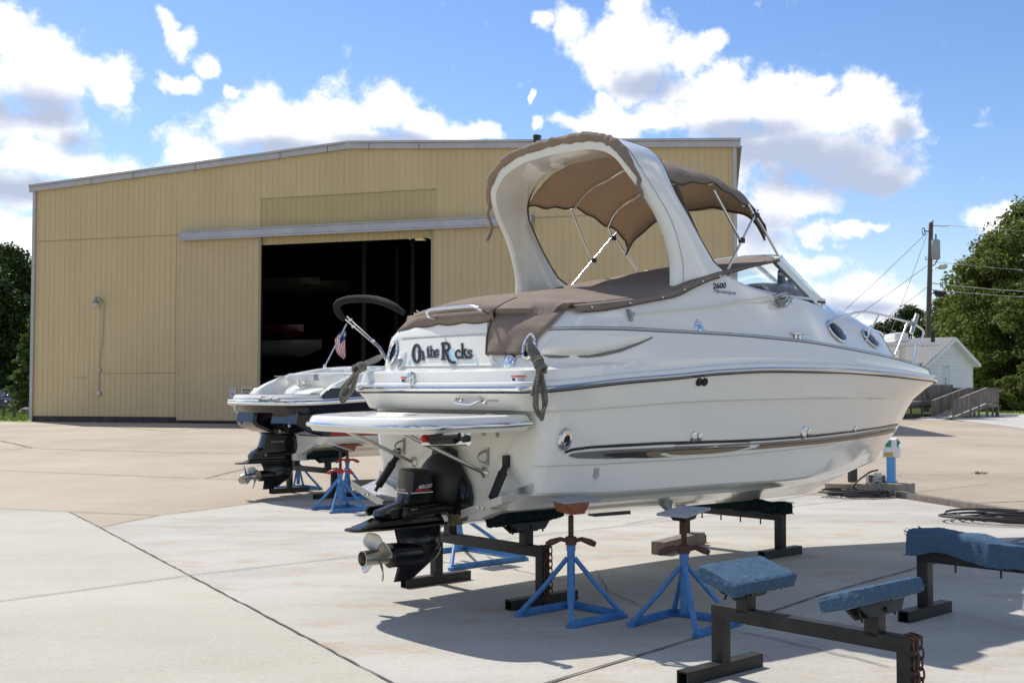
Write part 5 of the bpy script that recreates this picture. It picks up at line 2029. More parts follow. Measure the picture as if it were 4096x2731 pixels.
def cradle(fr, x, y, label, half=.70, zb=.43, padz=.655, pady=.5, tilt=.27, carpet=CARPG, chain_side=-1, padL=.66, padW=.26, leaf=0, frontpad=True, seed=1, twist=0.0, fray=26):
    """Beam along local y (across the boat), feet along local x."""
    root = empty('boat_cradle', fr.world((x, y, 0)), fr.ang)
    tag(root, label, 'boat cradle', CG)
    t = .085
    mb = MB()
    mb.bar((0, -half - t / 2, zb), (0, half + t / 2, zb), t, t, 0, (0, 0, 1), .004)
    mb.build('beam', STEELB, root)
    for s in (1, -1):
        mb = MB()
        mb.box((0, s * half, (zb - t / 2 + t) / 2), (t * .98, t * .98, zb - t / 2 - t), None, 0, .004)
        mb.build('leg', STEELB, root)
        mb = MB()
        # hollow square tube lying on the ground
        Lf, w = .74, t * 1.02
        for dz, dy, hh, ww in ((t * .06, 0, t * .12, w), (t * .94, 0, t * .12, w), (t * .5, w * .44, t * .8, w * .12), (t * .5, -w * .44, t * .8, w * .12)):
            mb.box((0, s * half + dy, dz), (Lf, ww, hh))
        mb.build('foot', STEELB, root)
        mb = MB()
        mb.box((0, s * pady, (zb + padz) / 2 - .01), (t * 1.0, t * 1.0, padz - zb - .05), None, 0, .004)
        mb.build('riser', STEELB, root)
        M = Matrix.Translation((0, s * pady, padz)) @ Matrix.Rotation(s * tilt, 4, 'X') @ Matrix.Rotation(twist * s, 4, 'Z')
        mb = MB()
        mb.prism([(-.22, -.01), (-.15, -.075), (.15, -.075), (.22, -.01)], -.055, -.035, 1, 0, M)
        mb.prism([(-.22, -.01), (-.15, -.075), (.15, -.075), (.22, -.01)], .035, .055, 1, 0, M)
        mb.tube([M @ Vector((0, -.07, -.05)), M @ Vector((0, .07, -.05))], .014, 8)
        for bx in (-.17, .17):
            mb.tube([M @ Vector((bx, 0, -.09)), M @ Vector((bx, 0, .0))], .008, 6)
        mb.build('pad_bracket', STEELB, root)
        M2 = M @ Matrix.Translation((0, 0, .042))
        vs, fs = pad_mesh(padL, padW, .085, M2, seed + s)
        mb = MB()
        mb.add(vs, fs)
        po = mb.build('pad', carpet, root, smooth=0)
        mb = MB()
        threads(mb, padL, padW, .085, M2, fray, seed + 5 + s)
        mb.build('frayed_threads', carpet, po, smooth=0, recalc=False)
    mb = MB()
    y0 = chain_side * (half + t / 2 + .012)
    for dx in (.0, .05):
        chain(mb, [(dx - .014, y0 - chain_side * .05, zb + t / 2 + .01), (dx - .014, y0, zb + t / 2), (dx - .014, y0 + chain_side * .006, .05 if dx == 0 else .09)])
    mb.build('chain', RUST, root, smooth=60)
    return root


R0 = F1.loc((gp('C8', 800, 1440) + gp('C8', 1480, 1320)) / 2)
L0 = F1.loc((gp('B4', 270, 745) + gp('B4', 710, 690)) / 2)
cradle(F1, (R0.x + L0.x) / 2, (R0.y + L0.y) / 2, 'black steel cradle with dark frayed pads under the stern of the white cruiser', half=(L0.y - R0.y) / 2, padz=.655, pady=.50, seed=3)
R0 = F2.loc((gp('C7', 1215, 1135) + gp('C7', 1700, 1095)) / 2)
L0 = F2.loc((gp('C7', 760, 1035) + gp('C7', 1250, 1010)) / 2)
cradle(F2, (R0.x + L0.x) / 2, (R0.y + L0.y) / 2, 'black steel cradle with dark pads under the stern of the dark boat', half=(L0.y - R0.y) / 2, padz=.645, pady=.50, seed=9, fray=8)
c0, c1 = at('B3', 575, 775, 7.72), at('B3', 1655, 985, 6.62)
e0 = gp('B3', 617, 1165)
e0 = at('B3', 617, 790, e0.y)
e1 = F1.l
zb_ = e0.z
d1 = sight('B3', 1612, 1010)
e1 = CAMV + d1 * ((zb_ - H) / d1.z)
eL, eR = F1.loc(e0), F1.loc(e1)
cradle(F1, (eL.x + eR.x) / 2, (eL.y + eR.y) / 2, 'empty black cradle with two faded blue carpet pads, nearest in the foreground', half=(eL.y - eR.y) / 2, zb=zb_, padz=zb_ + .20, pady=(eL.y - eR.y) / 2 - .19, tilt=.30, carpet=CARPB, seed=21, padL=.62, padW=.29, fray=6)

BG = 'carpeted bunk beams on black legs'


def bunk(fr, x, y0, y1, label, zb=.50, ztop=.60, carpet=CARPB, sag=0.0, wood=False, seed=4, legs=None, wpad=.15, over=.12):
    root = empty('bunk_beam', fr.world((x, (y0 + y1) / 2, 0)), fr.ang)
    tag(root, label, 'bunk beam', BG)
    t = .09
    hl = (y1 - y0) / 2
    mb = MB()
    mb.bar((0, -hl - t / 2, zb - t / 2), (0, hl + t / 2, zb - t / 2), t, t, 0, (0, 0, 1), .004)
    mb.build('beam', STEELB, root)
    for s in (1, -1):
        mb = MB()
        mb.box((0, s * hl, (zb - t + t) / 2), (t * .98, t * .98, zb - 2 * t), None, 0, .004)
        mb.build('leg', STEELB, root)
        mb = MB()
        Lf, w = .66, t * 1.02
        for dz, dy, hh, ww in ((t * .06, 0, t * .12, w), (t * .94, 0, t * .12, w), (t * .5, w * .44, t * .8, w * .12), (t * .5, -w * .44, t * .8, w * .12)):
            mb.box((0, s * hl + dy, dz), (Lf, ww, hh))
        mb.build('foot', STEELB, root)
    # carpet laid over the board: grid over a rounded section, sagging in the middle
    rr = random.Random(seed)
    n = 90
    dep = ztop - zb + .015
    sec = [(-wpad / 2 - .006, -dep), (-wpad / 2 - .008, -.05), (-wpad / 2, -.012), (-wpad / 2 + .03, .0), (0, .003), (wpad / 2 - .03, .0), (wpad / 2, -.012), (wpad / 2 + .008, -.05), (wpad / 2 + .006, -dep)]
    rows = []
    for i in range(n):
        y = -hl - over + (2 * hl + 2 * over) * i / (n - 1)
        tt = i / (n - 1)
        dz = -sag * math.exp(-((tt - .5) / .16) ** 2) + .008 * math.sin(tt * 30)
        r = []
        for k, (a, b) in enumerate(sec):
            dn = 0
            if k in (0, 8):
                dn = -.02 * math.sin(tt * 21 + k) * (1 if sag else .3) + dz * .9
            r.append(Vector((a + rr.uniform(-.004, .004) + (.015 * math.sin(tt * 17) if sag and k in (0, 8) else 0), y, ztop + b + (dz if 1 < k < 7 else 0) + dn + rr.uniform(-.003, .003))))
        rows.append(r)
    mb = MB()
    mb.grid(rows)
    mb.add(rows[0], [tuple(range(9))])
    mb.add(rows[-1], [tuple(range(8, -1, -1))])
    for i in range(60):
        e = rr.choice((0, n - 1))
        p0 = rows[e][rr.randrange(9)]
        mb.tube([p0, p0 + Vector((rr.uniform(-.02, .02), (-.02 if e == 0 else .02), rr.uniform(-.01, .02)))], .002, 4, caps=False)
    mb.build('carpeted_board', carpet, root, smooth=70, recalc=False)
    mb = MB()
    for yy in np.linspace(-hl + .25, hl - .25, 4):
        mb.tube([(0, yy, zb - t - .06), (0, yy, zb)], .008, 6)
    mb.build('bolt', STEELB, root)
    return root


n0 = F1.loc((gp('B3', 975, 475) + gp('B3', 770, 500)) / 2)
f0 = F1.loc((gp('B3', 500, 395) + gp('B3', 290, 410)) / 2)
print('fore bunk', n0, f0)
bunk(F1, (n0.x + f0.x) / 2, n0.y, f0.y, 'dark carpeted bunk beam on black legs under the keel of the white cruiser', zb=.47, ztop=.572, carpet=CARPG, over=.10)
n1 = F1.loc((gp('B3', 1640, 880) + gp('B3', 1895, 795)) / 2)
print('bench', n1)
bunk(F1, n1.x, n1.y - 1.55, n1.y, 'bunk beam draped with rumpled blue carpet, standing clear at the front right', zb=.52, ztop=.68, carpet=CARPB, sag=.07, over=.08, wpad=.24)


def timber(name, a, b, w, h, m, label, cat, group=None, bev=.006):
    a, b = Vector(a), Vector(b)
    mb = MB()
    mb.bar(a + Vector((0, 0, h / 2)), b + Vector((0, 0, h / 2)), w, h, 0, (0, 0, 1), bev)
    o = mb.build(name, m)
    return tag(o, label, cat, group)


timber('timber_block', gp('B3', 195, 470), gp('B3', 390, 412) + Vector((.10, .10, 0)), .16, .14, WOODG, 'squared timber block lying under the white cruiser by the bunk beam', 'timber')
timber('timber_plank', gp('B4', 1450, 276) + Vector((0, 0, .0)), gp('B4', 1698, 258), .14, .05, STEELB, 'thin dark plank lying on the sunny concrete beyond the cruiser', 'plank')

# ================================================================== hangar
HL = gp('V', 72, 968)
HL.z = 0
_zr = HL.y / 1.227
HR = at('V', 1688, 330, _zr)
HR.z = 0
HW = (HR - HL).length
HD = (HR - HL).normalized()
HN = Vector((HD.y, -HD.x, 0))           # outward, towards the yard
HB = Vector((.175, .985, 0)).normalized()  # side walls run back this way
EAVE, RIDGE, DEPTH = 12.75, 13.92, 34.0
TAN = mat('tan_wall_sheet', (.60, .475, .265), .5, spec=.35, var=.05, vscale=.5, stretch=(1, 1, .25))
TAND = mat('darker_tan_sheet', (.50, .395, .205), .5, spec=.35, var=.05, vscale=.5)
TRIM = mat('grey_white_trim', (.46, .45, .46), .5, var=.08, vscale=2)
TRACK = mat('galvanised_track', (.44, .45, .48), .5, .2, var=.1, vscale=2)
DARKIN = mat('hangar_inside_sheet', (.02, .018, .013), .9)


def hz(s):
    """Roof height over the front wall at distance s from the left corner."""
    t = s / HW
    return EAVE + (RIDGE - EAVE) * (1 - abs(2 * t - 1))


def hpt(s, z, out=0.0):
    return HL + HD * s + HN * out + Vector((0, 0, z))


def hs(reg, x, y, out=0.0):
    """Where a sight line meets the front wall plane: (distance along, height)."""
    d = sight(reg, x, y)
    o = HL + HN * out
    t = (o - CAMV).dot(HN) / d.dot(HN)
    p = CAMV + d * t
    return (p - HL).dot(HD), p.z


hang = empty('boat_hangar', HL, 0)
tag(hang, 'huge tan sheet metal hangar with a tall open sliding doorway', 'hangar')
REL = lambda p: Vector(p) - HL
s0d, ztop_d = hs('V', 600, 540)
s1d, _ = hs('V', 997, 524)
_, zt2 = hs('V', 997, 524)
DOORZ = (ztop_d + zt2) / 2
PITCHW = HW / 114


def ribbed(mb, sa, sb, zlo, zhi, out=0.0, mi=0, dep=.032):
    """Rib-profiled sheet between two stations; zlo and zhi may be functions."""
    zl = zlo if callable(zlo) else (lambda s: zlo)
    zh = zhi if callable(zhi) else (lambda s: zhi)
    ss = []
    k = math.ceil(sa / PITCHW)
    ss.append((sa, 0))
    while k * PITCHW < sb:
        c = k * PITCHW
        for o, d in ((-.045, 0), (-.022, dep), (.022, dep), (.045, 0)):
            if sa < c + o < sb:
                ss.append((c + o, d))
        k += 1
    ss.append((sb, 0))
    rows = [[REL(hpt(s, zl(s), out + d)) for s, d in ss], [REL(hpt(s, zh(s), out + d)) for s, d in ss]]
    mb.grid(rows, mi)


w = MB()
zseam = hs('R1', 900, 886)[1]
base_z = .32
ribbed(w, 0, s0d, base_z, zseam)
ribbed(w, s1d, HW, base_z, zseam)
sB0, zB0 = hs('V', 600, 458)
sB1, _ = hs('V', 1003, 436)
ribbed(w, 0, sB0, zseam + .004, hz, .012)
ribbed(w, sB1, HW, zseam + .004, hz, .012)
zB = hs('V', 800, 446)[1]
ribbed(w, sB0, sB1, zB, hz, .012)
wall = w.build('front_wall', TAN, hang, smooth=0, recalc=False)
w = MB()
ribbed(w, sB0, sB1, DOORZ - .5, zB - .004, 0.0)
w.build('patched_panel', TAND, hang, smooth=0, recalc=False)
# lower-height sheet laps


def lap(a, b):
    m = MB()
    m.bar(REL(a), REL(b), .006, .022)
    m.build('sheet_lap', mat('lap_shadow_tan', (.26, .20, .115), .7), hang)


for (r0, a, b), (r1, c, d) in ((('R2', 805, 379), ('R2', 1380, 375)), (('R2', 577, 411), ('R2', 690, 411))):
    sa, za = hs(r0, a, b, .035)
    sb, zb = hs(r1, c, d, .035)
    lap(hpt(sa, za, .036), hpt(sb, zb, .036))
lap(hpt(0, zseam, .038), hpt(hs('V', 415, 545)[0], zseam, .038))
lap(hpt(hs('V', 1222, 500)[0], zseam, .038), hpt(HW, zseam, .038))
lap(hpt(sB0, zB, .04), hpt(sB1, zB, .04))
# dark strip under the sheets, coloured in for the wall's cast shade
w = MB()
for a, b in ((0, s0d), (s1d, HW)):
    w = MB()
    w.bar(REL(hpt(a, base_z / 2, -.06)), REL(hpt(b, base_z / 2, -.06)), .06, base_z)
    w.build('plinth_shade_strip', mat('base_shade_and_rail', (.06, .055, .05), .9, var=.4, vscale=2), hang)
# rake trim, corner trims
w = MB()
pk = HW / 2
NS = 9
for a, b in ((-.25, pk), (pk, HW + .25)):
    za, zb = hz(max(a, 0)), hz(min(b, HW))
    w.bar(REL(hpt(a, za + .10, .10)), REL(hpt(b, zb + .10, .10)), .22, .27)
    w.bar(REL(hpt(a, za + .30, .06)), REL(hpt(b, zb + .30, .06)), .42, .10)
w.build('rake_trim', TRIM, hang)
w = MB()
k0 = 0
for t in (.10, .17, .27, .40, .47, .53, .60, .75, .88):
    w.bar(REL(hpt(HW * t, hz(HW * t) - .11, .215)), REL(hpt(HW * t, hz(HW * t) + .23, .215)), .02, .02)
w.build('trim_joint', GAP, hang)
w = MB()
w.bar(REL(hpt(.02, 0.1, .05)), REL(hpt(.02, EAVE, .05)), .20, .16)
w.bar(REL(hpt(HW - .02, .1, .05)), REL(hpt(HW - .02, EAVE, .05)), .22, .16)
w.build('corner_trim', TRIM, hang)
w = MB()
a = hs('V', 950, 325)[0]
w.bar(REL(hpt(a, hz(a) + .36, .05)), REL(hpt(a + 2.0, hz(a + 2.0) + .36, .05)), .3, .03)
w.build('rust_patch', RUST, hang)
w = MB()
v, f = text_mesh('STAR', 1, 0, .03)
x1 = max(p.x for p in v)
sx0, sz0 = hs('S', 1378, 581, .24)
sx1, _z = hs('S', 1402, 579, .24)
w.add([REL(hpt(sx0 + p.x / x1 * (sx1 - sx0), sz0 + p.y * .17, .225)) for p in v], f)
w.build('maker_plate', PRINT_WHT, hang, recalc=False)
# door track and the two sliding leaves
sa, za = hs('V', 414, 546, .3)
sb, zb = hs('V', 1221, 506, .3)
zt_ = (za + zb) / 2
w = MB()
zmid = hs('R1', 2000, 845, .35)[1]
tz = zmid
w.bar(REL(hpt(sa, tz + .03, .24)), REL(hpt(sb, tz + .03, .24)), .32, .34)
w.bar(REL(hpt(sa - .05, tz + .23, .26)), REL(hpt(sb + .05, tz + .23, .26)), .40, .05)
w.bar(REL(hpt(sa, tz - .20, .43)), REL(hpt(sb, tz - .20, .43)), .03, .08)
w.build('door_track', TRACK, hang)
DOORZ = tz - .2
sl0, _ = hs('V', 408, 700, .16)
sr1, _ = hs('V', 1222, 700, .16)
for a, b, nm_ in ((sl0, s0d + .02, 'sliding_door'), (s1d - .02, sr1, 'sliding_door')):
    w = MB()
    ribbed(w, a, b, .16, DOORZ, .16)
    o = w.build(nm_, mat('door_tan_sheet', (.57, .445, .26), .5, spec=.35, var=.05, vscale=.6), hang, smooth=0, recalc=False)
    w = MB()
    e = b if a < s0d - .1 else a
    w.bar(REL(hpt(e, .1, .15)), REL(hpt(e, DOORZ, .15)), .07, .14)
    w.build('door_edge', mat('door_edge_tan', (.36, .31, .2), .6), o)
    w = MB()
    w.bar(REL(hpt(a, .12, .14)), REL(hpt(b, .12, .14)), .06, .10)
    w.build('door_bottom_rail', mat('base_shade_and_rail', (.06, .055, .05), .9), o)
# slatted strip seen just under the track
w = MB()
ribbed(w, s0d + .1, s1d - .1, DOORZ - .32, DOORZ - .06, -.25)
w.build('inner_header', TAN, hang, smooth=0, recalc=False)
# side, rear walls, roof, floor inside
w = MB()
bk = HB * DEPTH
c = [HL.copy(), HR.copy(), HR + bk, HL + bk]
for i in (1, 2, 3):
    a, b = c[i], c[(i + 1) % 4]
    w.add([REL(a), REL(b), REL(b) + Vector((0, 0, EAVE + .2)), REL(a) + Vector((0, 0, EAVE + .2))], [(0, 1, 2, 3)])
mid = (HL + HR) / 2 + bk
w.add([REL(HR + bk) + Vector((0, 0, EAVE + .2)), REL(HL + bk) + Vector((0, 0, EAVE + .2)), REL(mid) + Vector((0, 0, RIDGE + .3))], [(0, 1, 2)])
w.build('side_and_rear_wall', TAN, hang, smooth=0, recalc=False)
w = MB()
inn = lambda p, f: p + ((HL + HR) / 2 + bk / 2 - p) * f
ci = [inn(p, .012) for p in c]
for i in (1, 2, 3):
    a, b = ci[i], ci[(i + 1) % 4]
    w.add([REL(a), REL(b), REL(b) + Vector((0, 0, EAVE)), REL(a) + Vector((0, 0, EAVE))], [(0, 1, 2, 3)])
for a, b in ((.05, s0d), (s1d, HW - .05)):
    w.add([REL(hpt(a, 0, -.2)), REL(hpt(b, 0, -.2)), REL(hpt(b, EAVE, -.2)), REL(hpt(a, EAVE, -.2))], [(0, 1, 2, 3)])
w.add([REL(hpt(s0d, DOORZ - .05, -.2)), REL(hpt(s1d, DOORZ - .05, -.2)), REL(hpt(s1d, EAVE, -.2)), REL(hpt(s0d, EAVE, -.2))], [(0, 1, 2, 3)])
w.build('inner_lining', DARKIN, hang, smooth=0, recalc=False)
w = MB()
fr_ = lambda s, z, o=0: REL(hpt(s, z, o))
for a, b in ((-.3, pk), (pk, HW + .3)):
    za, zb = hz(max(a, 0)) + .36, hz(min(b, HW)) + .36
    f0, f1 = fr_(a, za, .25), fr_(b, zb, .25)
    w.add([f0, f1, f1 + bk, f0 + bk], [(0, 1, 2, 3)])
    g0, g1 = fr_(a, za - .3, -.1), fr_(b, zb - .3, -.1)
    w.add([g0, g1, g1 + bk, g0 + bk], [(0, 1, 2, 3)])
w.build('roof', mat('roof_sheet', (.30, .29, .27), .6), hang, smooth=0, recalc=False)
# dark inner gable
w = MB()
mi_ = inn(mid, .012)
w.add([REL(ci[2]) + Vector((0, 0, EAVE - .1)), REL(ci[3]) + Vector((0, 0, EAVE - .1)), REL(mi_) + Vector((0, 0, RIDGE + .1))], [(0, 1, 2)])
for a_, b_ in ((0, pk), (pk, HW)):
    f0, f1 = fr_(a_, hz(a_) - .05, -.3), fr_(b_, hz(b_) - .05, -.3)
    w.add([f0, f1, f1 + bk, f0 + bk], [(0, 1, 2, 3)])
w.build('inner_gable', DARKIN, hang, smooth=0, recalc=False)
# roof lights glowing faintly inside
w = MB()
for reg, x, y, x2, y2 in (('C5', 1360, 150, 1500, 168), ('C5', 1532, 138, 1628, 150), ('C5', 1598, 288, 1626, 300)):
    p = CAMV + sight(reg, x, (y + y2) / 2) * 72
    q = CAMV + sight(reg, x2, (y + y2) / 2) * 72
    dd = HB * 1.6
    a_, b_ = Vector((p.x, p.y, p.z)), Vector((q.x, q.y, p.z))
    w.add([REL(a_), REL(b_), REL(b_ + dd), REL(a_ + dd)], [(0, 1, 2, 3)])
w.build('roof_light', mat('dim_roof_light', (.5, .42, .25), .6, emit=(1, .8, .45, .28)), hang, smooth=0, recalc=False)
# steel rack posts inside
for k, (t, dpt) in enumerate(((.30, 9), (.62, 9), (.30, 16), (.62, 16))):
    w = MB()
    s_ = s0d + (s1d - s0d) * t
    p = HL + HD * s_ + HB * dpt
    w.bar(REL(p), REL(p) + Vector((0, 0, 11)), .25, .25)
    w.build('rack_post', mat('dark_rack_paint', (.03, .03, .028), .7), hang)
# boats stored on the racks, dim
SHG = 'boats racked inside the hangar'


def stored(label, p, rot, L, W_, Hh, m, top=True):
    root = empty('stored_boat', p, rot)
    tag(root, label, 'boat', SHG)
    mb = MB()
    rows = []
    for i in range(14):
        t = i / 13
        x = -L / 2 + L * t
        hw_ = W_ / 2 * (1 - max(0, (t - .5) / .5) ** 2.2) * (.94 + .06 * min(1, t * 3))
        kz = .0 + .55 * max(0, (t - .6) / .4) ** 2 * Hh
        rows.append([Vector((x, -hw_, Hh * (.9 + .12 * t))), Vector((x, -hw_ * .97, Hh * .6)), Vector((x, -hw_ * .8, Hh * .34 + kz * .7)), Vector((x, 0, kz)), Vector((x, hw_ * .8, Hh * .34 + kz * .7)), Vector((x, hw_ * .97, Hh * .6)), Vector((x, hw_, Hh * (.9 + .12 * t)))])
    mb.grid(rows)
    mb.add(rows[0], [tuple(range(7))])
    mb.grid([[r[0], Vector((r[0].x, 0, r[0].z + .06)), r[-1]] for r in rows])
    mb.build('hull', m, root, smooth=50)
    if top:
        mb = MB()
        mb.prism([(-L * .12, Hh), (L * .02, Hh + .55), (L * .05, Hh + .55), (L * .22, Hh + .02)], -W_ * .36, W_ * .36, 1, 0, None, .05, .08)
        mb.build('windscreen', mat('dark_tinted_glass', (.01, .012, .012), .04), root)
    return root


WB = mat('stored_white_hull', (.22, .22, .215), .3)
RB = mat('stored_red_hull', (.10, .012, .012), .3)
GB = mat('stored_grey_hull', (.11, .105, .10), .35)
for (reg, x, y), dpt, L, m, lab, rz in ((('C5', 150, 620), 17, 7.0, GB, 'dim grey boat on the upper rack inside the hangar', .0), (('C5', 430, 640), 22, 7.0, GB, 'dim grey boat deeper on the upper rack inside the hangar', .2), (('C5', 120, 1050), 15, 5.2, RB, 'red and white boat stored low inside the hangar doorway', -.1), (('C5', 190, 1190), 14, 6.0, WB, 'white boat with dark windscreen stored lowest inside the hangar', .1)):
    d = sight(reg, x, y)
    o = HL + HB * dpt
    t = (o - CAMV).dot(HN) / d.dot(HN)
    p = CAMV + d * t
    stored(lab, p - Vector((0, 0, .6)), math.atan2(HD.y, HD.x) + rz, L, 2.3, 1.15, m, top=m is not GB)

# wall lamp with its conduit
s_, z_ = hs('R1', 768, 1400, .25)
wl_ = empty('wall_lamp', hpt(s_, z_, 0))
tag(wl_, 'bell shaped grey lamp on a bracket with long conduit, on the tan hangar wall', 'wall lamp')
q = lambda s, z, o: HD * s + HN * o + Vector((0, 0, z))
w = MB()
w.lathe([(.0, .36), (.045, .36), (.05, .28), (.08, .22), (.17, .10), (.18, .02), (.19, .0)], Matrix.Translation(q(0, .0, .42)), 18)
w.build('lamp_hood', mat('grey_lamp_paint', (.22, .24, .24), .5), wl_)
w = MB()
w.lathe([(.165, .0), (.16, -.16), (.14, -.20), (0, -.20)], Matrix.Translation(q(0, .01, .42)), 18)
w.build('lamp_glass', mat('frosted_glass', (.55, .55, .52), .3), wl_)
w = MB()
w.tube(spline([q(0, .33, .42), q(.12, .30, .32), q(.22, .1, .10), q(.22, -.25, .06)], 6), .035, 8)
w.build('lamp_arm', STEEL, wl_)
sE, zE = hs('R2', 772, 537, .06)
w = MB()
w.tube([q(.22, -.2, .07), q(.2, -1.6, .07), q((sE - s_) * .8, (zE - z_) * .7, .07), q(sE - s_, zE - z_, .07)], .022, 6)
sJ, zJ = hs('R2', 783, 352, .06)
w.box(q(sJ - s_, zJ - z_, .07), (.10, .08, .16))
w.box(q(sE - s_, zE - z_, .08), (.22, .12, .22), None, 0, .02)
w.build('conduit', STEEL, wl_)


# signs beside the doorway
def wall_sign(corner0, corner1, label, fn):
    sa, za = hs('C3', *corner0, .22)
    sb, zb = hs('C3', *corner1, .22)
    W_, H_ = sb - sa, za - zb
    root = empty('wall_sign', hpt((sa + sb) / 2, (za + zb) / 2, .21))
    tag(root, label, 'sign')
    M = Matrix((HD, Vector((0, 0, 1)), HN)).transposed().to_4x4()
    mb = MB()
    mb.box((0, 0, 0), (W_, H_, .02), M, 0)
    mb.build('sign_board', SIGNW, root)
    mb = MB()
    fn(mb, M, W_, H_)
    mb.build('sign_print', [PRINT_BLK, mat('sign_tan', (.46, .38, .22), .5), PRINT_RED], root, recalc=False)
    return root


def rect(mb, M, x0, y0, x1, y1, mi, dz=.013):
    mb.add([M @ Vector((x0, y0, dz)), M @ Vector((x1, y0, dz)), M @ Vector((x1, y1, dz)), M @ Vector((x0, y1, dz))], [(0, 1, 2, 3)], mi)


def words(mb, M, body, x0, x1, y, hgt, mi=0, dz=.016, bold=.03):
    v, f = text_mesh(body, 1, 0, bold)
    xm = max(p.x for p in v)
    mb.add([M @ Vector((x0 + p.x / xm * (x1 - x0), y + p.y / .7 * hgt, dz)) for p in v], f, mi)


def caution(mb, M, W_, H_):
    rect(mb, M, -W_ * .44, H_ * .12, W_ * .44, H_ * .42, 1)
    words(mb, M, 'CAUTION', -W_ * .38, W_ * .38, H_ * .18, H_ * .18)
    rect(mb, M, -W_ * .40, -H_ * .42, W_ * .40, H_ * .08, 1, .0125)
    words(mb, M, 'CLOSE', -W_ * .2, W_ * .2, -H_ * .08, H_ * .11)
    words(mb, M, 'DOOR', -W_ * .18, W_ * .18, -H_ * .3, H_ * .11)


def smoking(mb, M, W_, H_):
    words(mb, M, 'SMOKING', -W_ * .38, W_ * .38, H_ * .36, H_ * .07)
    words(mb, M, 'PROHIBITED', -W_ * .44, W_ * .44, H_ * .25, H_ * .06)
    ring = [(W_ * .3 * math.cos(a), -H_ * .12 + W_ * .3 * math.sin(a)) for a in np.linspace(0, 2 * PI, 25)[:-1]]
    mb.tube([M @ Vector((a, b, .014)) for a, b in ring], .012, 6, 2, closed=True)
    mb.tube([M @ Vector((W_ * .21, -H_ * .12 - W_ * .21, .014)), M @ Vector((-W_ * .21, -H_ * .12 + W_ * .21, .014))], .012, 6, 2)
    rect(mb, M, -W_ * .18, -H_ * .15, W_ * .18, -H_ * .10, 0)


wall_sign((328, 590), (497, 735), 'white framed caution sign with tan panel, on the hangar door', caution)
wall_sign((150, 590), (247, 735), 'small white no smoking sign with a red ring, on the hangar door', smoking)

# ================================================================== ground
def ground_mat(name, c0, c1, c2, rust=0.0, scale=.35, fine=30, bump=.25, streak=(1, 1, 1), rot=0.0, rough=.85):
    m = bpy.data.materials.new(name)
    m.use_nodes = True
    nt = m.node_tree
    b = nt.nodes['Principled BSDF']
    b.inputs['Roughness'].default_value = rough
    b.inputs['Specular IOR Level'].default_value = .25
    tc = nt.nodes.new('ShaderNodeTexCoord')
    mp = nt.nodes.new('ShaderNodeMapping')
    mp.inputs['Scale'].default_value = streak
    mp.inputs['Rotation'].default_value = (0, 0, rot)
    nt.links.new(tc.outputs['Object'], mp.inputs[0])

    def noise(sc, det=6, rg=.6, src=mp):
        n = nt.nodes.new('ShaderNodeTexNoise')
        n.inputs['Scale'].default_value = sc
        n.inputs['Detail'].default_value = det
        n.inputs['Roughness'].default_value = rg
        nt.links.new(src.outputs[0] if src is mp else src.outputs['Object'], n.inputs[0])
        return n

    def ramp(n, stops):
        r = nt.nodes.new('ShaderNodeValToRGB')
        r.color_ramp.elements[0].position, r.color_ramp.elements[0].color = stops[0][0], (*stops[0][1], 1)
        r.color_ramp.elements[1].position, r.color_ramp.elements[1].color = stops[-1][0], (*stops[-1][1], 1)
        for p, c in stops[1:-1]:
            e = r.color_ramp.elements.new(p)
            e.color = (*c, 1)
        nt.links.new(n.outputs['Fac'], r.inputs[0])
        return r

    def mix(a, bcol, fac, mode='MIX'):
        x = nt.nodes.new('ShaderNodeMix')
        x.data_type = 'RGBA'
        x.blend_type = mode
        for s, v in ((6, a), (7, bcol)):
            if isinstance(v, tuple):
                x.inputs[s].default_value = (*v, 1)
            else:
                nt.links.new(v, x.inputs[s])
        if isinstance(fac, float):
            x.inputs[0].default_value = fac
        else:
            nt.links.new(fac, x.inputs[0])
        return x.outputs[2]
    base = ramp(noise(scale, 8, .62), [(.28, c0), (.5, c1), (.74, c2)]).outputs[0]
    sp = ramp(noise(fine, 4, .7, tc), [(.25, (.86, .86, .86)), (.75, (1.1, 1.1, 1.1))]).outputs[0]
    col = mix(base, sp, 1.0, 'MULTIPLY')
    # small dark specks and pock marks
    vk = ramp(noise(9, 3, .5, tc), [(.70, (1, 1, 1)), (.76, (.72, .70, .68))]).outputs[0]
    col = mix(col, vk, .55, 'MULTIPLY')
    if rust:
        rr = nt.nodes.new('ShaderNodeMapping')
        rr.inputs['Scale'].default_value = (.75, 1.35, 1)
        rr.inputs['Rotation'].default_value = (0, 0, rot)
        rr.inputs['Location'].default_value = (3.1, 1.7, 0)
        nt.links.new(tc.outputs['Object'], rr.inputs[0])
        n = nt.nodes.new('ShaderNodeTexNoise')
        n.inputs['Scale'].default_value = 1.5
        n.inputs['Detail'].default_value = 9
        n.inputs['Roughness'].default_value = .68
        nt.links.new(rr.outputs[0], n.inputs[0])
        fac = ramp(n, [(.52, (0, 0, 0)), (.70, (rust,) * 3)]).outputs[0]
        col = mix(col, (.33, .215, .115), fac)
    nt.links.new(col, b.inputs['Base Color'])
    bn = nt.nodes.new('ShaderNodeBump')
    bn.inputs['Strength'].default_value = bump
    bn.inputs['Distance'].default_value = .01
    nt.links.new(noise(fine * 2.2, 5, .7, tc).outputs['Fac'], bn.inputs['Height'])
    nt.links.new(bn.outputs[0], b.inputs['Normal'])
    return m


def sheet(name, pts, z, m, kind='structure'):
    mb = MB()
    mb.add([(p[0], p[1], z) for p in pts], [tuple(range(len(pts)))])
    o = mb.build(name, m, None, smooth=0, recalc=False)
    if o.data.polygons[0].normal.z < 0:
        o.data.flip_normals()
    o['kind'] = kind
    return o


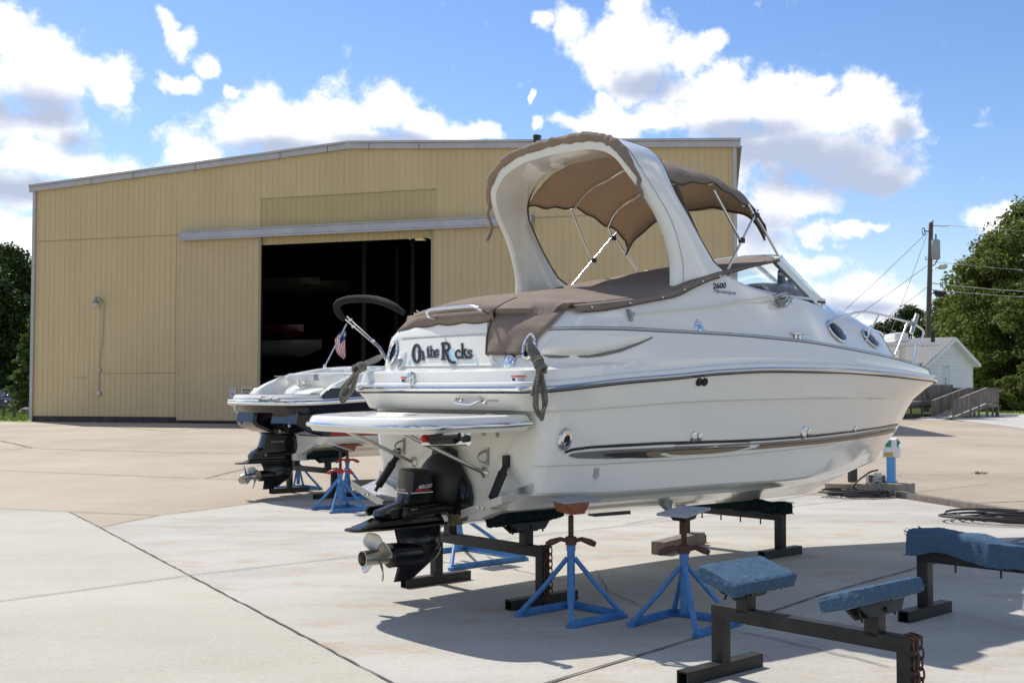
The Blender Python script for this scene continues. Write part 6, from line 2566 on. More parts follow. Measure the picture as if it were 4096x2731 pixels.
LAWN = ground_mat('lawn_soil', (.10, .14, .03), (.14, .195, .042), (.19, .24, .06), 0, .25, 14, .5, rough=.95)
YARD = ground_mat('sandy_pavement', (.28, .235, .18), (.36, .305, .235), (.415, .365, .29), .35, .22, 22, .3, (1, .55, 1), -.2)
SLABA = ground_mat('pale_slab_concrete', (.33, .32, .265), (.395, .382, .318), (.445, .43, .365), .22, .45, 26, .25, (.6, 1.2, 1), ANG)
SLABB = ground_mat('worn_white_concrete', (.30, .285, .25), (.395, .378, .335), (.46, .445, .405), .62, .6, 26, .3, (.6, 1.3, 1), -.15)
OLDC = ground_mat('old_rough_concrete', (.27, .22, .165), (.33, .275, .21), (.38, .325, .26), .15, .5, 30, .6)
GRAV = ground_mat('gravel_bed', (.34, .32, .29), (.44, .42, .39), (.52, .50, .47), 0, 1.5, 60, .9)
P2 = lambda *a: gp(*a).xy
ground = sheet('ground', [(-900, -300), (900, -300), (900, 1500), (-900, 1500)], -.02, LAWN)
# pavement: wide yard in front of the hangar
L1_ = P2('R2', -300, 742)
yard = sheet('pavement', [(-70, -30), (60, -30), (60, 38), P2('B2', 2400, 640), P2('B2', 1900, 690), P2('B2', 1500, 640), P2('B2', 1000, 598), (HR + HB * 8).xy, HR.xy + HN.xy * -.3, HL.xy + HN.xy * -.3, P2('R2', 225, 762), P2('R2', 60, 758), (-75, 63.5)], 0.0, YARD)
# nearer slabs
A_ = P2('B5', 430, 231)
B_ = P2('B5', 625, 331)
C_ = P2('B5', 2352, 1255)
dAC = (C_ - B_).normalized()
Cfar = B_ + dAC * 30
D_ = P2('B5', 0, 212)
dDA = (D_ - A_).normalized()
slabA = sheet('concrete_slab_left', [A_, B_, Cfar, Cfar + Vector((-40, 0)), A_ + dDA * 40], .004, SLABA)
E_ = P2('B5', 1000, 255)
F_ = P2('B5', 1500, 190)
G_ = F_ + (F_ - E_).normalized() * 9
K0, K1 = P2('B2', 870, 1322), P2('B2', 2007, 1508)
K2 = K1 + (K1 - K0).normalized() * 12
slabB = sheet('concrete_slab_centre', [B_, E_, F_, G_, K0, K1, K2, (K2.x + 12, -20), (Cfar.x, Cfar.y)], .004, SLABB)
Q0, Q1 = P2('B2', 320, 1142), P2('B2', 2007, 1105)
old = sheet('old_concrete', [K0 + Vector((-2.2, .8)), Q0, Q1, Q1 + Vector((25, 2)), K2 + Vector((25, 0)), K2, K1, K0], .008, OLDC)
grv = sheet('gravel', [P2('B2', 1360, 622), P2('B2', 1580, 650), P2('B2', 1800, 678), P2('B2', 2007, 708), P2('B2', 2500, 760), P2('B2', 2700, 560), P2('B2', 2000, 575), P2('B2', 1650, 575), P2('B2', 1500, 588)], .012, GRAV)
grv['kind'] = 'structure'
# joints: saw cuts and ragged cracks
jn = MB()
jr = random.Random(4)


def joint(pts, w, z=.013, rag=0.0):
    P_ = [Vector((p[0], p[1], 0)) for p in pts]
    out = []
    for a, b in zip(P_, P_[1:]):
        n_ = max(2, int((b - a).length / .12))
        for i in range(n_):
            out.append(a.lerp(b, i / n_))
    out.append(P_[-1])
    rows = []
    for i, p in enumerate(out):
        t = (out[min(i + 1, len(out) - 1)] - out[max(i - 1, 0)]).normalized()
        nn = Vector((-t.y, t.x, 0))
        o = nn * jr.uniform(-rag, rag)
        ww = w * jr.uniform(.6, 1.5) if rag else w
        rows.append([p + o + nn * ww / 2 + Vector((0, 0, z)), p + o - nn * ww / 2 + Vector((0, 0, z))])
    jn.grid(rows)


joint([A_, B_, C_, Cfar], .015, rag=.006)
joint([A_ + dDA * 40, A_, E_], .022)
joint([B_, E_, F_, G_], .018, rag=.012)
a, b, c = P2('B5', 0, 795), P2('B5', 1210, 630), P2('B5', 2240, 512)
joint([a + (a - b).normalized() * 8, a, b, c, c + (c - b).normalized() * 14], .014)
a, b = P2('S', 2205, 2731), P2('S', 4096, 2155)
joint([a - (b - a).normalized() * 4, P2('S', 2751, 2565), P2('S', 3300, 2376), b, b + (b - a).normalized() * 4], .018, rag=.004)
joint([P2('B3', 660, 930), P2('B3', 830, 960), P2('B3', 1000, 1000), P2('B3', 1250, 1060), P2('B3', 1560, 1135)], .010, rag=.012)
joint([P2('B4', 1480, 640), P2('B4', 1560, 780), P2('B4', 1800, 890), P2('B4', 2060, 960)], .008, rag=.015)
joint([P2('B4', 745, 545), P2('B4', 860, 610), P2('B4', 960, 645), P2('B4', 1260, 715)], .008, rag=.015)
a, b, c = P2('R2', 0, 1142), P2('R2', 1600, 1205), P2('R2', 1910, 1130)
joint([a, b, c, c + (c - b).normalized() * 9], .03, rag=.02)
joint([b, P2('R2', 2300, 1225)], .03, rag=.01)
a, b = P2('R2', 0, 980), P2('R2', 250, 965)
joint([a, b, P2('R2', 900, 988), P2('R2', 1960, 1010)], .05, rag=.04)
joint([b, P2('R2', 120, 932), P2('R2', 0, 908)], .05, rag=.03)
joint([P2('R2', 800, 790), P2('R2', 1330, 835), P2('R2', 1890, 780)], .06, rag=.04)
joint([Q0, P2('B2', 1000, 1118), P2('B2', 1600, 1112), Q1, Q1 + Vector((20, 1.5))], .03, rag=.03)
joint([P2('B2', 1580, 1375), P2('B2', 1750, 1368), P2('B2', 2007, 1358)], .03, rag=.02)
joint([P2('B3', 0, 290), P2('B3', 330, 240), P2('B3', 900, 150), P2('B3', 1220, 95)], .014, rag=.004)
jo = jn.build('pavement_joint', mat('joint_dirt', (.10, .088, .075), .95), None, smooth=0, recalc=False)
jo['kind'] = 'structure'
# grass of the lawn strips: short blades
gm = MB()
nb = 5200
gv_, gf_ = [], []
gr_ = np.random.default_rng(5)


def grass_patch(p0, p1, p2, p3, n, h):
    for _ in range(n):
        a, b = gr_.random(), gr_.random()
        p = (Vector(p0) * (1 - a) + Vector(p1) * a) * (1 - b) + (Vector(p3) * (1 - a) + Vector(p2) * a) * b
        t = gr_.random() * 6.28
        hh = h * (.5 + gr_.random())
        w = .03 + .03 * gr_.random()
        dx, dy = math.cos(t) * w, math.sin(t) * w
        k = len(gv_)
        lx, ly = (gr_.random(2) - .5) * hh
        gv_.extend([(p[0] - dx, p[1] - dy, .0), (p[0] + dx, p[1] + dy, .0), (p[0] + lx, p[1] + ly, hh)])
        gf_.append((k, k + 1, k + 2))


grass_patch((-46, 64.5, 0), (-27.2, 64.5, 0), (-42, 112, 0), (-62, 112, 0), 16000, .11)
pr = [gp('B2', 1780, 560), gp('B2', 2500, 575), gp('B2', 2500, 520), gp('B2', 1800, 530)]
grass_patch(pr[0], pr[1], pr[2], pr[3], 4000, .12)
gm.v, gm.f, gm.m = gv_, gf_, [0] * len(gf_)
go = gm.build('grass', mat('grass_blade', (.17, .25, .05), .7, var=.35, vscale=.6), None, smooth=0, recalc=False)
tag(go, kind='stuff')
# leaves and weeds along the old joint
tg = MB()
for c, nn_, r_ in ((gp('B2', 1612, 1112), 60, .10), (gp('B2', 925, 1218), 12, .03), (gp('B2', 1750, 632), 60, .5)):
    for _ in range(nn_):
        a, rr4 = gr_.random() * 6.28, gr_.random() * r_
        p = c + Vector((math.cos(a) * rr4 * 1.6, math.sin(a) * rr4, .01))
        d = Vector((math.cos(a * 3), math.sin(a * 3), 0)) * .012
        tg.add([p - d, p + d, p + Vector((math.cos(a) * .05, math.sin(a) * .03, .02 + .05 * gr_.random()))], [(0, 1, 2)])
to = tg.build('weeds', mat('weed_green', (.07, .11, .025), .8), None, smooth=0, recalc=False)
tag(to, kind='stuff')

# ================================================================== power post, blocks, hoses
pc = gp('B2', 785, 1300)
YP_ = pc.y
pz = lambda x, y, Y=YP_: at('B2', x, y, Y)
post = empty('power_post', pz(820, 1262) * Vector((1, 1, 0)) if False else Vector((pz(820, 1262).x, YP_, 0)))
tag(post, 'sky blue power post with a white socket head on a timber base', 'power post')
PB = Vector((post.location.x, YP_, 0))
RT = -.52
zb0 = .22
zb1 = pz(820, 958).z
zb2 = pz(820, 788).z
Mr = Matrix.Rotation(RT, 4, 'Z')
wpx = (pz(873, 1100).x - pz(778, 1100).x)
ww = wpx / (math.cos(RT) + abs(math.sin(RT)) * .98)
m_ = MB()
m_.box((0, 0, (zb0 + zb1) / 2), (ww, ww, zb1 - zb0), Mr, 0, .012)
m_.box((0, 0, zb0 + .015), (ww * 1.3, ww * 1.3, .03), Mr, 0, .006)
m_.build('post_column', mat('sky_blue_paint', (.10, .34, .68), .4, var=.06, vscale=3), post)
hw_ = (pz(908, 900).x - pz(728, 900).x) / 1.22
hh = zb2 - zb1
m_ = MB()
m_.prism([(-hw_ * .5, 0), (hw_ * .5, 0), (hw_ * .5, hh * .45), (hw_ * .40, hh * .55), (hw_ * .40, hh), (-hw_ * .40, hh), (-hw_ * .40, hh * .55), (-hw_ * .5, hh * .45)], -hw_ * .42, hw_ * .42, 1, 0, Matrix.Translation((0, 0, zb1)) @ Mr, .02, .03)
hd_ = m_.build('socket_head', WHITEP, post, smooth=30)
for k, (dx, fy, rz) in enumerate(((-.06, -.43, 0), (.33, -.1, PI / 2), (-.33, .0, -PI / 2), (.20, -.43, 0))):
    m_ = MB()
    M = Matrix.Translation((0, 0, zb1)) @ Mr
    c = Vector((hw_ * dx * (1 if rz == 0 else 1.12), hw_ * fy, hh * .74))
    M = M @ Matrix.Translation(c) @ Matrix.Rotation(rz, 4, 'Z')
    m_.box((0, -.012, 0), (.085, .03, .115), M, 0, .008)
    m_.tube([M @ Vector((0, -.02, .015)), M @ Vector((0, -.05, .01))], .026, 12)
    if k < 3:
        m_.build('green_socket', mat('teal_socket', (.02, .25, .20), .4), hd_)
m_ = MB()
m_.box((-hw_ * .06, -hw_ * .425, hh * .16), (.14, .012, .07), Matrix.Translation((0, 0, zb1)) @ Mr, 0)
m_.build('yellow_plate', mat('yellow_plate', (.48, .36, .10), .5), hd_)
m_ = MB()
bw_, bh = .66, .21
m_.box((-.02, 0, bh / 2), (bw_, .44, bh), Matrix.Rotation(-.75, 4, 'Z'), 0, .012)
m_.build('timber_base', mat('pale_weathered_wood', (.27, .24, .2), .85, var=.3, vscale=7, bump=.3, bscale=30), post)
# low outlet board beside it
ob = empty('outlet_board', (pz(700, 1240).x, YP_ + .1, .21))
tag(ob, 'low grey outlet board with cable fittings, standing beside the blue post', 'outlet box')
M = Matrix.Rotation(-.3, 4, 'Z')
bh2 = pz(700, 1122).z - .21
m_ = MB()
m_.box((0, 0, bh2 / 2), (.30, .05, bh2), M, 0, .006)
m_.build('board', WOODG, ob)
m_ = MB()
m_.box((-.14, .0, bh2 / 2), (.05, .07, bh2), M, 0, .006)
m_.box((.22, .02, bh2 * .45), (.12, .12, bh2 * .85), M, 0, .01)
m_.build('board_frame', WHITEP, ob)
m_ = MB()
for zz in (.35, .72):
    m_.box((.03, -.06, bh2 * zz), (.13, .09, .15), M, 0, .02)
    m_.tube([M @ Vector((.03, -.09, bh2 * zz)), M @ Vector((-.04, -.14, bh2 * zz - .02))], .035, 10)
m_.build('weatherproof_box', STEEL, ob)
# wooden post on a block
wp0 = pz(472, 1225, YP_ + .2)
o = empty('wooden_post', (wp0.x, YP_ + .2, 0))
tag(o, 'short dark wooden post on a pale block, behind the bow of the cruiser', 'post')
m_ = MB()
m_.box((0, 0, .9), (.115, .115, 1.4), Matrix.Rotation(.5, 4, 'Z'), 0, .01)
m_.build('post_shaft', mat('dark_post_wood', (.075, .06, .05), .85, var=.35, vscale=6, stretch=(1, 1, .2), bump=.4, bscale=25), o)
m_ = MB()
m_.box((-.05, .0, .09), (.80, .24, .18), Matrix.Rotation(-.3, 4, 'Z'), 0, .012)
m_.build('block', WOODL, o)


def hose_coil(c, R, label, seed, squash=.62, n=9):
    rr = random.Random(seed)
    mb = MB()
    pts = []
    N = n * 26
    for i in range(N):
        a = 2 * PI * i / 26
        k = i / 26
        r = R * (.72 + .28 * math.sin(k * 2.1 + 1))
        pts.append(Vector((r * math.cos(a) + .18 * R * math.sin(k * 1.7), r * squash * math.sin(a) + .10 * R * math.cos(k * 2.3), .03 + .022 * (k % 4) + .012 * math.sin(a * 2 + k))))
    mb.tube(pts, .016, 8)
    o = mb.build('cable_coil', mat('black_cable', (.03, .027, .025), .55, var=.3, vscale=20), None, smooth=80, loc=c)
    return tag(o, label, 'cable', 'coiled black cables on the concrete')


c = gp('B2', 520, 1318)
co = hose_coil(c, 1.0 * (pz(815, 1318).x - pz(215, 1318).x) / 2, 'coiled black cable on the concrete below the blue power post', 2)
m_ = MB()
e0 = Vector((ob.location.x, ob.location.y - .1, .42))
m_.tube(spline([e0, e0 + Vector((-.2, -.1, -.05)), e0 + Vector((-.5, -.3, -.25)), Vector((c.x + .2, c.y + .2, .05))], 6), .015, 8)
lead = m_.build('cable_lead', mat('black_cable', (.03, .027, .025), .55), co, smooth=80)
lead.matrix_parent_inverse = Matrix.Translation(c).inverted()
c = gp('B2', 1990, 1540)
hose_coil(c, .95, 'coiled black cable on the concrete at the right edge, nearer than the power post', 5)
timber('timber_kerb', gp('B2', 885, 1318), gp('B2', 885, 1318).lerp(gp('B2', 2007, 1502), 1.6), .14, .10, WOODG, 'long weathered timber kerb running from the blue power post to the right', 'kerb timber')

# ================================================================== white house with deck and ramp
WALLW = mat('white_siding', (.70, .71, .70), .55, var=.03, vscale=1)
TRIMW = mat('white_trim_paint', (.72, .73, .73), .5)
SHING = mat('grey_shingle', (.20, .20, .195), .9, var=.35, vscale=7, stretch=(1, 1, 2), bump=.5, bscale=14)
DECKW = mat('grey_deck_wood', (.20, .17, .145), .9, var=.45, vscale=3.5, stretch=(1, 1, .2), bump=.4, bscale=20)
DECKL = mat('sunbleached_deck_board', (.38, .36, .335), .85, var=.2, vscale=4)
gA = at('S', 3640, 1600, 74.5)
gB = at('S', 3888, 1600, 83)
gA.z = gB.z = 0
gd = (gB - gA).normalized()
gn = Vector((gd.y, -gd.x, 0))
gl = (gB - gA).length
back = -gn * 9.5


def hpl(reg, x, y, out=0.0):
    d = sight(reg, x, y)
    o = gA + gn * out
    t = (o - CAMV).dot(gn) / d.dot(gn)
    p = CAMV + d * t
    return (p - gA).dot(gd), p.z


pkx, pkz = hpl('C1', 897, 478)
rx, rz = hpl('C1', 1170, 760)
lz = rz + (pkz - rz) * .10
slope = (pkz - rz) / (gl - pkx)
lz = pkz - slope * pkx
print('house', gA, gB, gl, pkx, pkz, rz, lz)
house = empty('white_house', gA, 0)
tag(house, 'small white sided house with grey shingle roof, beyond the bow at the right', 'house')
HP = lambda s, z, o=0.0: gd * s + gn * o + Vector((0, 0, z))
lz = max(lz, 2.6)
m_ = MB()
# siding courses as overlapping boards
nb_ = 22
z0_, z1_ = .55, pkz
step = .26
zz = z0_
while zz < pkz - .02:
    zt_ = min(zz + step, pkz)

    def ext(z):
        a = 0 if z <= lz else (z - lz) / (pkz - lz) * pkx
        b = gl if z <= rz else gl - (z - rz) / (pkz - rz) * (gl - pkx)
        return a, b
    a0, b0 = ext(zz)
    a1, b1 = ext(zt_)
    m_.add([HP(a0, zz, .05), HP(b0, zz, .05), HP(b1, zt_, .008), HP(a1, zt_, .008)], [(0, 1, 2, 3)])
    m_.add([HP(a0, zz, .0), HP(b0, zz, .0), HP(b0, zz, .05), HP(a0, zz, .05)], [(0, 1, 2, 3)])
    zz += step
for s, zt_ in ((0, lz), (gl, rz)):
    m_.add([HP(s, z0_), HP(s, zt_), HP(s, zt_) + back, HP(s, z0_) + back], [(0, 1, 2, 3)])
m_.add([HP(0, z0_) + back, HP(gl, z0_) + back, HP(gl, rz) + back, HP(pkx, pkz) + back, HP(0, lz) + back], [(0, 1, 2, 3, 4)])
m_.build('siding_wall', WALLW, house, smooth=0, recalc=False)
m_ = MB()
ov, oh = .45, .55
th = .06
dl = (pkz - lz) / pkx
dr_ = (pkz - rz) / (gl - pkx)
for s0_, z0q, s1_, z1q in ((-oh, lz - dl * oh, pkx, pkz), (pkx, pkz, gl + oh, rz - dr_ * oh)):
    a, b = HP(s0_, z0q + .12, ov), HP(s1_, z1q + .12, ov)
    bb = back - gn * ov * 2
    u_ = Vector((0, 0, th))
    m_.add([a, b, b + bb, a + bb, a + u_, b + u_, b + bb + u_, a + bb + u_], [(0, 1, 2, 3), (7, 6, 5, 4), (0, 4, 5, 1), (1, 5, 6, 2), (2, 6, 7, 3), (3, 7, 4, 0)])
m_.build('shingle_roof', SHING, house, smooth=0)
m_ = MB()
m_.bar(HP(-oh, lz - dl * oh + .01, ov + .02), HP(pkx, pkz + .03, ov + .02), .035, .22)
m_.bar(HP(pkx, pkz + .03, ov + .02), HP(gl + oh, rz - dr_ * oh + .01, ov + .02), .035, .22)
e0 = HP(-oh, lz - dl * oh + .06, ov)
m_.bar(e0, e0 + back - gn * ov * 2, .10, .16)
e1 = HP(gl + oh, rz - dr_ * oh + .06, ov)
m_.bar(e1, e1 + back - gn * ov * 2, .10, .16)
m_.add([HP(-oh, lz - dl * oh - .08, ov), HP(pkx, pkz - .06, ov), HP(pkx, pkz - .06, 0), HP(-oh, lz - dl * oh - .08, 0)], [(0, 1, 2, 3)])
m_.add([HP(gl + oh, rz - dr_ * oh - .08, ov), HP(pkx, pkz - .06, ov), HP(pkx, pkz - .06, 0), HP(gl + oh, rz - dr_ * oh - .08, 0)], [(0, 1, 2, 3)])
m_.bar(HP(gl, .55, .03), HP(gl, rz, .03), .10, .10)
m_.bar(HP(0, .55, .03), HP(0, lz, .03), .10, .10)
m_.build('roof_trim', TRIMW, house, smooth=0)
for (x0, x1, yt) in ((830, 880, 800), (530, 590, 770)):
    s0_, zt_ = hpl('C1', x0, yt, .06)
    s1_, _ = hpl('C1', x1, yt, .06)
    s1_ = max(s1_, s0_ + .85)
    dd_ = empty('house_door')
    dd_.parent = house
    m_ = MB()
    m_.bar(HP(s0_ - .06, 1.0, .05), HP(s0_ - .06, zt_ + .1, .05), .06, .12)
    m_.bar(HP(s1_ + .06, 1.0, .05), HP(s1_ + .06, zt_ + .1, .05), .06, .12)
    m_.bar(HP(s0_ - .12, zt_ + .06, .05), HP(s1_ + .12, zt_ + .06, .05), .06, .12)
    m_.build('door_frame', TRIMW, dd_)
    m_ = MB()
    m_.bar(HP((s0_ + s1_) / 2, 1.0, .035), HP((s0_ + s1_) / 2, zt_, .035), .04, s1_ - s0_, 0, tuple(gd))
    m_.build('door_leaf', mat('door_white', (.60, .62, .63), .45), dd_)
    m_ = MB()
    sc_x = s0_ + .3
    m_.bar(HP(sc_x, zt_ - .95, .062), HP(sc_x, zt_ - .78, .062), .01, .12, 0, tuple(gd))
    m_.bar(HP(sc_x, zt_ - 1.45, .062), HP(sc_x, zt_ - 1.02, .062), .01, .12, 0, tuple(gd))
    m_.build('door_notice', PRINT_BLK, dd_)
    m_ = MB()
    c = HP((s0_ + s1_) / 2, zt_ + .02, .12)
    m_.box(c, (.28, .16, .12), None, 0, .03)
    m_.build('door_lamp', STEEL, dd_)
m_ = MB()
v_ = HP(pkx * .35, lz + dl * pkx * .35 + .2, 0) + back * .25
m_.tube([v_, v_ + Vector((0, 0, .45))], .07, 10)
m_.build('vent_pipe', BLKM, house)

# deck and ramp
deck_ = empty('timber_deck', gp('C1', 945, 1430) * 1.0, 0)
tag(deck_, 'weathered grey timber deck and access ramp in front of the white house', 'deck')
D0 = Vector(deck_.location)
RD = lambda p: Vector(p) - D0
# run of the lower ramp: from its foot up to the landing
r0 = gp('C1', 800, 1456)
r0b = gp('C1', 462, 1445)
dz_l = .80
rail0, rail1 = gp('C1', 945, 1428), None
l1 = at('C1', 1350, 1360, rail0.y + 3.4)
l1.z = 0
rdv = (l1 - rail0).normalized()
rn = Vector((-rdv.y, rdv.x, 0))
Lr = (l1 - rail0).length
m_ = MB()
wr = 1.35
p0, p1 = rail0 - rdv * .1, l1 + Vector((0, 0, dz_l))
foot_a = r0
m_.add([RD(r0), RD(r0b), RD(r0b + (p0 - r0) * .9 + rn * .1 + Vector((0, 0, .07))), RD(p0 + Vector((0, 0, .07)))], [(0, 1, 2, 3)])
m_.build('ramp_foot', DECKL, deck_, smooth=0, recalc=False, thick=.04)
m_ = MB()
nbd = 26
for i in range(nbd):
    a = rail0.lerp(l1, i / nbd) + Vector((0, 0, .06 + dz_l * i / nbd))
    b = rail0.lerp(l1, (i + .93) / nbd) + Vector((0, 0, .06 + dz_l * (i + .93) / nbd))
    m_.add([RD(a), RD(b), RD(b + rn * wr), RD(a + rn * wr)], [(0, 1, 2, 3)])
lw2 = 1.7
lp0 = l1 + Vector((0, 0, dz_l + .06))
m_.add([RD(lp0), RD(lp0 + rdv * lw2), RD(lp0 + rdv * lw2 + rn * 3), RD(lp0 + rn * 3)], [(0, 1, 2, 3)])
m_.build('ramp_boards', DECKL, deck_, smooth=0, recalc=False, thick=.03)


def railing(a, b, h, post_n, boards=True, name='railing', gap=.145):
    """Rail with close upright boards between ground points a, b (z is the deck level there)."""
    mb = MB()
    L = (b - a).length
    d = (b - a).normalized()
    for i in range(post_n):
        p = a.lerp(b, i / (post_n - 1))
        mb.bar(RD(Vector((p.x, p.y, -.02))), RD(p + Vector((0, 0, h))), .10, .10)
    mb.bar(RD(a + Vector((0, 0, h + .02))), RD(b + Vector((0, 0, h + .02))), .16, .04)
    mb.bar(RD(a + Vector((0, 0, -.12))), RD(b + Vector((0, 0, -.12))), .05, .22)
    n_ = int(L / gap)
    rr = random.Random(int(L * 100))
    for i in range(n_):
        p = a.lerp(b, (i + .5) / n_)
        o_ = Vector((d.y, -d.x, 0)) * .06
        mb.bar(RD(p + o_ + Vector((0, 0, .10))), RD(p + o_ + Vector((0, 0, h - .02))), .022, gap * rr.uniform(.78, .93), 0, tuple(d))
    return mb.build(name, DECKW, deck_, smooth=0)


ra = rail0 + Vector((0, 0, .06))
rb = l1 + Vector((0, 0, dz_l + .06))
railing(ra, rb, 1.0, 5)
railing(ra + rn * wr, rb + rn * wr, 1.0, 5)
rc = rb + rdv * lw2
railing(rb + rdv * .06, rc, 1.0, 3)
railing(rc + rn * .1, rc + rn * 3, 1.0, 3)
# upper ramp back to the deck, and the deck itself along the house
dfz = 1.0
da = at('C1', 460, 1300, 71.5)
db = at('C1', 900, 1300, 76.5)
da.z = db.z = dfz
dd2 = (db - da).normalized()
dn2 = Vector((-dd2.y, dd2.x, 0))
m_ = MB()
m_.add([RD(da - dd2 * 4), RD(db + dd2 * 2), RD(db + dd2 * 2 + dn2 * 4.5), RD(da - dd2 * 4 + dn2 * 4.5)], [(0, 1, 2, 3)])
m_.build('deck_floor', DECKL, deck_, smooth=0, recalc=False, thick=.08)
railing(da - dd2 * 4, db + dd2 * .5, 1.06, 7)
m_ = MB()
for i in range(60):
    p = da - dd2 * 4 + dd2 * i * .17
    for sgn in (1, -1):
        a = p + Vector((0, 0, -.95))
        b = p + dd2 * .85 * sgn + Vector((0, 0, -.12))
        m_.bar(RD(a + dn2 * (.05 + .012 * sgn)), RD(b + dn2 * (.05 + .012 * sgn)), .012, .035)
m_.build('lattice_skirt', DECKW, deck_, smooth=0)
m_ = MB()
m_.tube(spline([RD(at('C1', 640, 1060, da.y + .6)), RD(at('C1', 622, 1110, da.y + .6)), RD(at('C1', 628, 1165, da.y + .6)), RD(at('C1', 648, 1170, da.y + .6)), RD(at('C1', 655, 1110, da.y + .6))], 5), .03, 6)
m_.build('hung_hose', RUB, deck_)

# white rounded tank on the house roof side (behind the bow)
tk = empty('roof_unit', at('C1', 270, 525, 90) * Vector((1, 1, 1)) if False else at('C1', 270, 525, 72), 0)
tag(tk, 'white rounded plastic unit on a white tray, just behind the cruiser bow rail', 'plastic unit')
T0 = Vector(tk.location)
c0_, c1_ = at('C1', 165, 515, 72), at('C1', 340, 400, 72)
m_ = MB()
m_.box(((c0_.x + c1_.x) / 2 - T0.x, 0, (c0_.z + c1_.z) / 2 - T0.z), (c1_.x - c0_.x, 2.2, c1_.z - c0_.z), None, 0, .35)
m_.build('tank_body', WHITEP, tk)
m_ = MB()
m_.bar((-1.2, 0, -.05), (2.3, 0, -.05), 2.6, .18)
m_.bar((.4, .3, -2.2), (.4, .3, -.14), .25, .25)
m_.build('tray', WHITEP, tk)
m_ = MB()
m_.tube([(2.0, -.6, 0), (2.0, -.6, .75)], .13, 10)
m_.build('stub_pipe', BLKM, tk)

# ================================================================== utility pole
pt_ = at('C6', 432, 150, 92)
pb_ = at('C6', 396, 1568, 92)
k = (0 - pb_.z) / (pt_.z - pb_.z)
base = pb_ + (pt_ - pb_) * k
pole = empty('utility_pole', base)
tag(pole, 'tall wooden utility pole with transformer and street lamp, behind the white house', 'utility pole')
RP = lambda p: Vector(p) - base
PW = mat('creosoted_pole_wood', (.115, .085, .072), .85, var=.3, vscale=1.5, stretch=(1, 1, .15))
m_ = MB()
ax = RP(pt_)
m_.tube([ax * t for t in np.linspace(0, 1, 9)], [.24 - .07 * t for t in np.linspace(0, 1, 9)], 14)
m_.build('pole_shaft', PW, pole)
q6 = lambda x, y, Y=92: RP(at('C6', x, y, Y))
m_ = MB()
m_.lathe([(.0, -.02), (.15, -.02), (.17, .08), (.10, .2), (.0, .24)], Matrix.Translation(ax + Vector((.06, 0, .05))), 12)
m_.tube([q6(462, 183), q6(580, 188)], .035, 8)
for x in (590, 622, 652):
    m_.lathe([(.05, -.05), (.10, -.04), (.05, 0), (.10, .04), (.05, .05)], Matrix.Translation(q6(x, 186)) @ Matrix.Rotation(PI / 2, 4, 'Y'), 10)
m_.tube([q6(652, 184), q6(690, 182)], .03, 6)
m_.build('top_insulators', mat('grey_porcelain', (.5, .5, .5), .3), pole)
m_ = MB()
m_.lathe([(0, 0), (.34, 0), (.38, .05), (.38, 1.5), (.34, 1.56), (.12, 1.6), (0, 1.6)], Matrix.Translation(q6(486, 655) + Vector((0, -.1, .0))), 20)
m_.lathe([(.05, 1.6), (.10, 1.7), (.06, 1.8), (.10, 1.9), (.05, 2.05), (0, 2.08)], Matrix.Translation(q6(498, 655) + Vector((0, -.1, .0))), 10)
m_.build('transformer', mat('transformer_grey', (.36, .38, .38), .5), pole)
m_ = MB()
m_.tube(spline([q6(530, 470), q6(545, 500), q6(535, 620), q6(490, 715), q6(455, 740)], 5), .045, 6)
m_.tube(spline([q6(375, 610), q6(355, 630), q6(365, 660), q6(385, 650)], 5), .03, 6)
m_.tube([q6(340, 260), q6(400, 262)], .05, 6)
m_.tube(spline([q6(300, 240), q6(330, 215), q6(345, 260), q6(350, 305), q6(325, 310), q6(312, 260)], 4), .04, 6)
m_.tube([q6(420, 250), q6(425, 560), q6(432, 900)], .05, 6)
m_.build('jumper_cables', BLKM, pole)
m_ = MB()
m_.tube(spline([q6(445, 815), q6(490, 780), q6(530, 760)], 4), .035, 8)
m_.build('lamp_arm', STEEL, pole)
m_ = MB()
a, b = q6(525, 768), q6(655, 742)
m_.tube([a, a.lerp(b, .12), a.lerp(b, .5), a.lerp(b, .85), b], [.06, .17, .22, .21, .12], 12)
m_.build('lamp_head', mat('pale_lamp_head', (.6, .6, .58), .4), pole)
m_ = MB()
a, b = q6(470, 1110), q6(640, 1128)
m_.bar(a, b, .3, .26)
m_.bar(q6(490, 1145), q6(610, 1160), .25, .2)
m_.tube([q6(440, 1140), a], .03, 6)
m_.build('cable_splice_box', BLKM, pole)


def wire(p0, p1, sag, name='wire', label=None, r=.022, n=18):
    mb = MB()
    pts = []
    for i in range(n + 1):
        t = i / n
        p = Vector(p0).lerp(Vector(p1), t)
        p.z -= sag * 4 * t * (1 - t)
        pts.append(p)
    mb.tube(pts, r, 5)
    o = mb.build(name, mat('wire_grey', (.10, .10, .10), .6), None)
    return tag(o, label, 'wire', 'overhead wires at the utility pole')


W6 = lambda x, y, Y=92: at('C6', x, y, Y)
wire(W6(690, 182), W6(1900, 262, 80), .05, label='highest overhead wire running right from the pole top insulators', r=.016)
wire(W6(462, 685), W6(1900, 815, 80), .05, label='overhead wire running right from the pole below the transformer', r=.018)
wire(W6(445, 985), W6(1900, 1108, 80), .08, label='thick overhead cable running right from the pole, above the black splice box', r=.035)
wire(W6(445, 1075), W6(1900, 1190, 80), .05, label='lowest overhead cable running right from the pole, along the black splice box', r=.028)
for (a, b, c, d), lb in (((345, 310, -1400, 1930), 'upper wire sloping down to the left from the pole top'), ((380, 290, -180, 1800), 'steep guy wire dropping left from the pole top'), ((380, 740, -1400, 1970), 'wire sloping down to the left from beside the transformer'), ((380, 1040, -1000, 2010), 'lowest dark cable sloping down to the left from the pole')):
    wire(W6(a, b), W6(c, d, 80), .1, label=lb, r=.02)

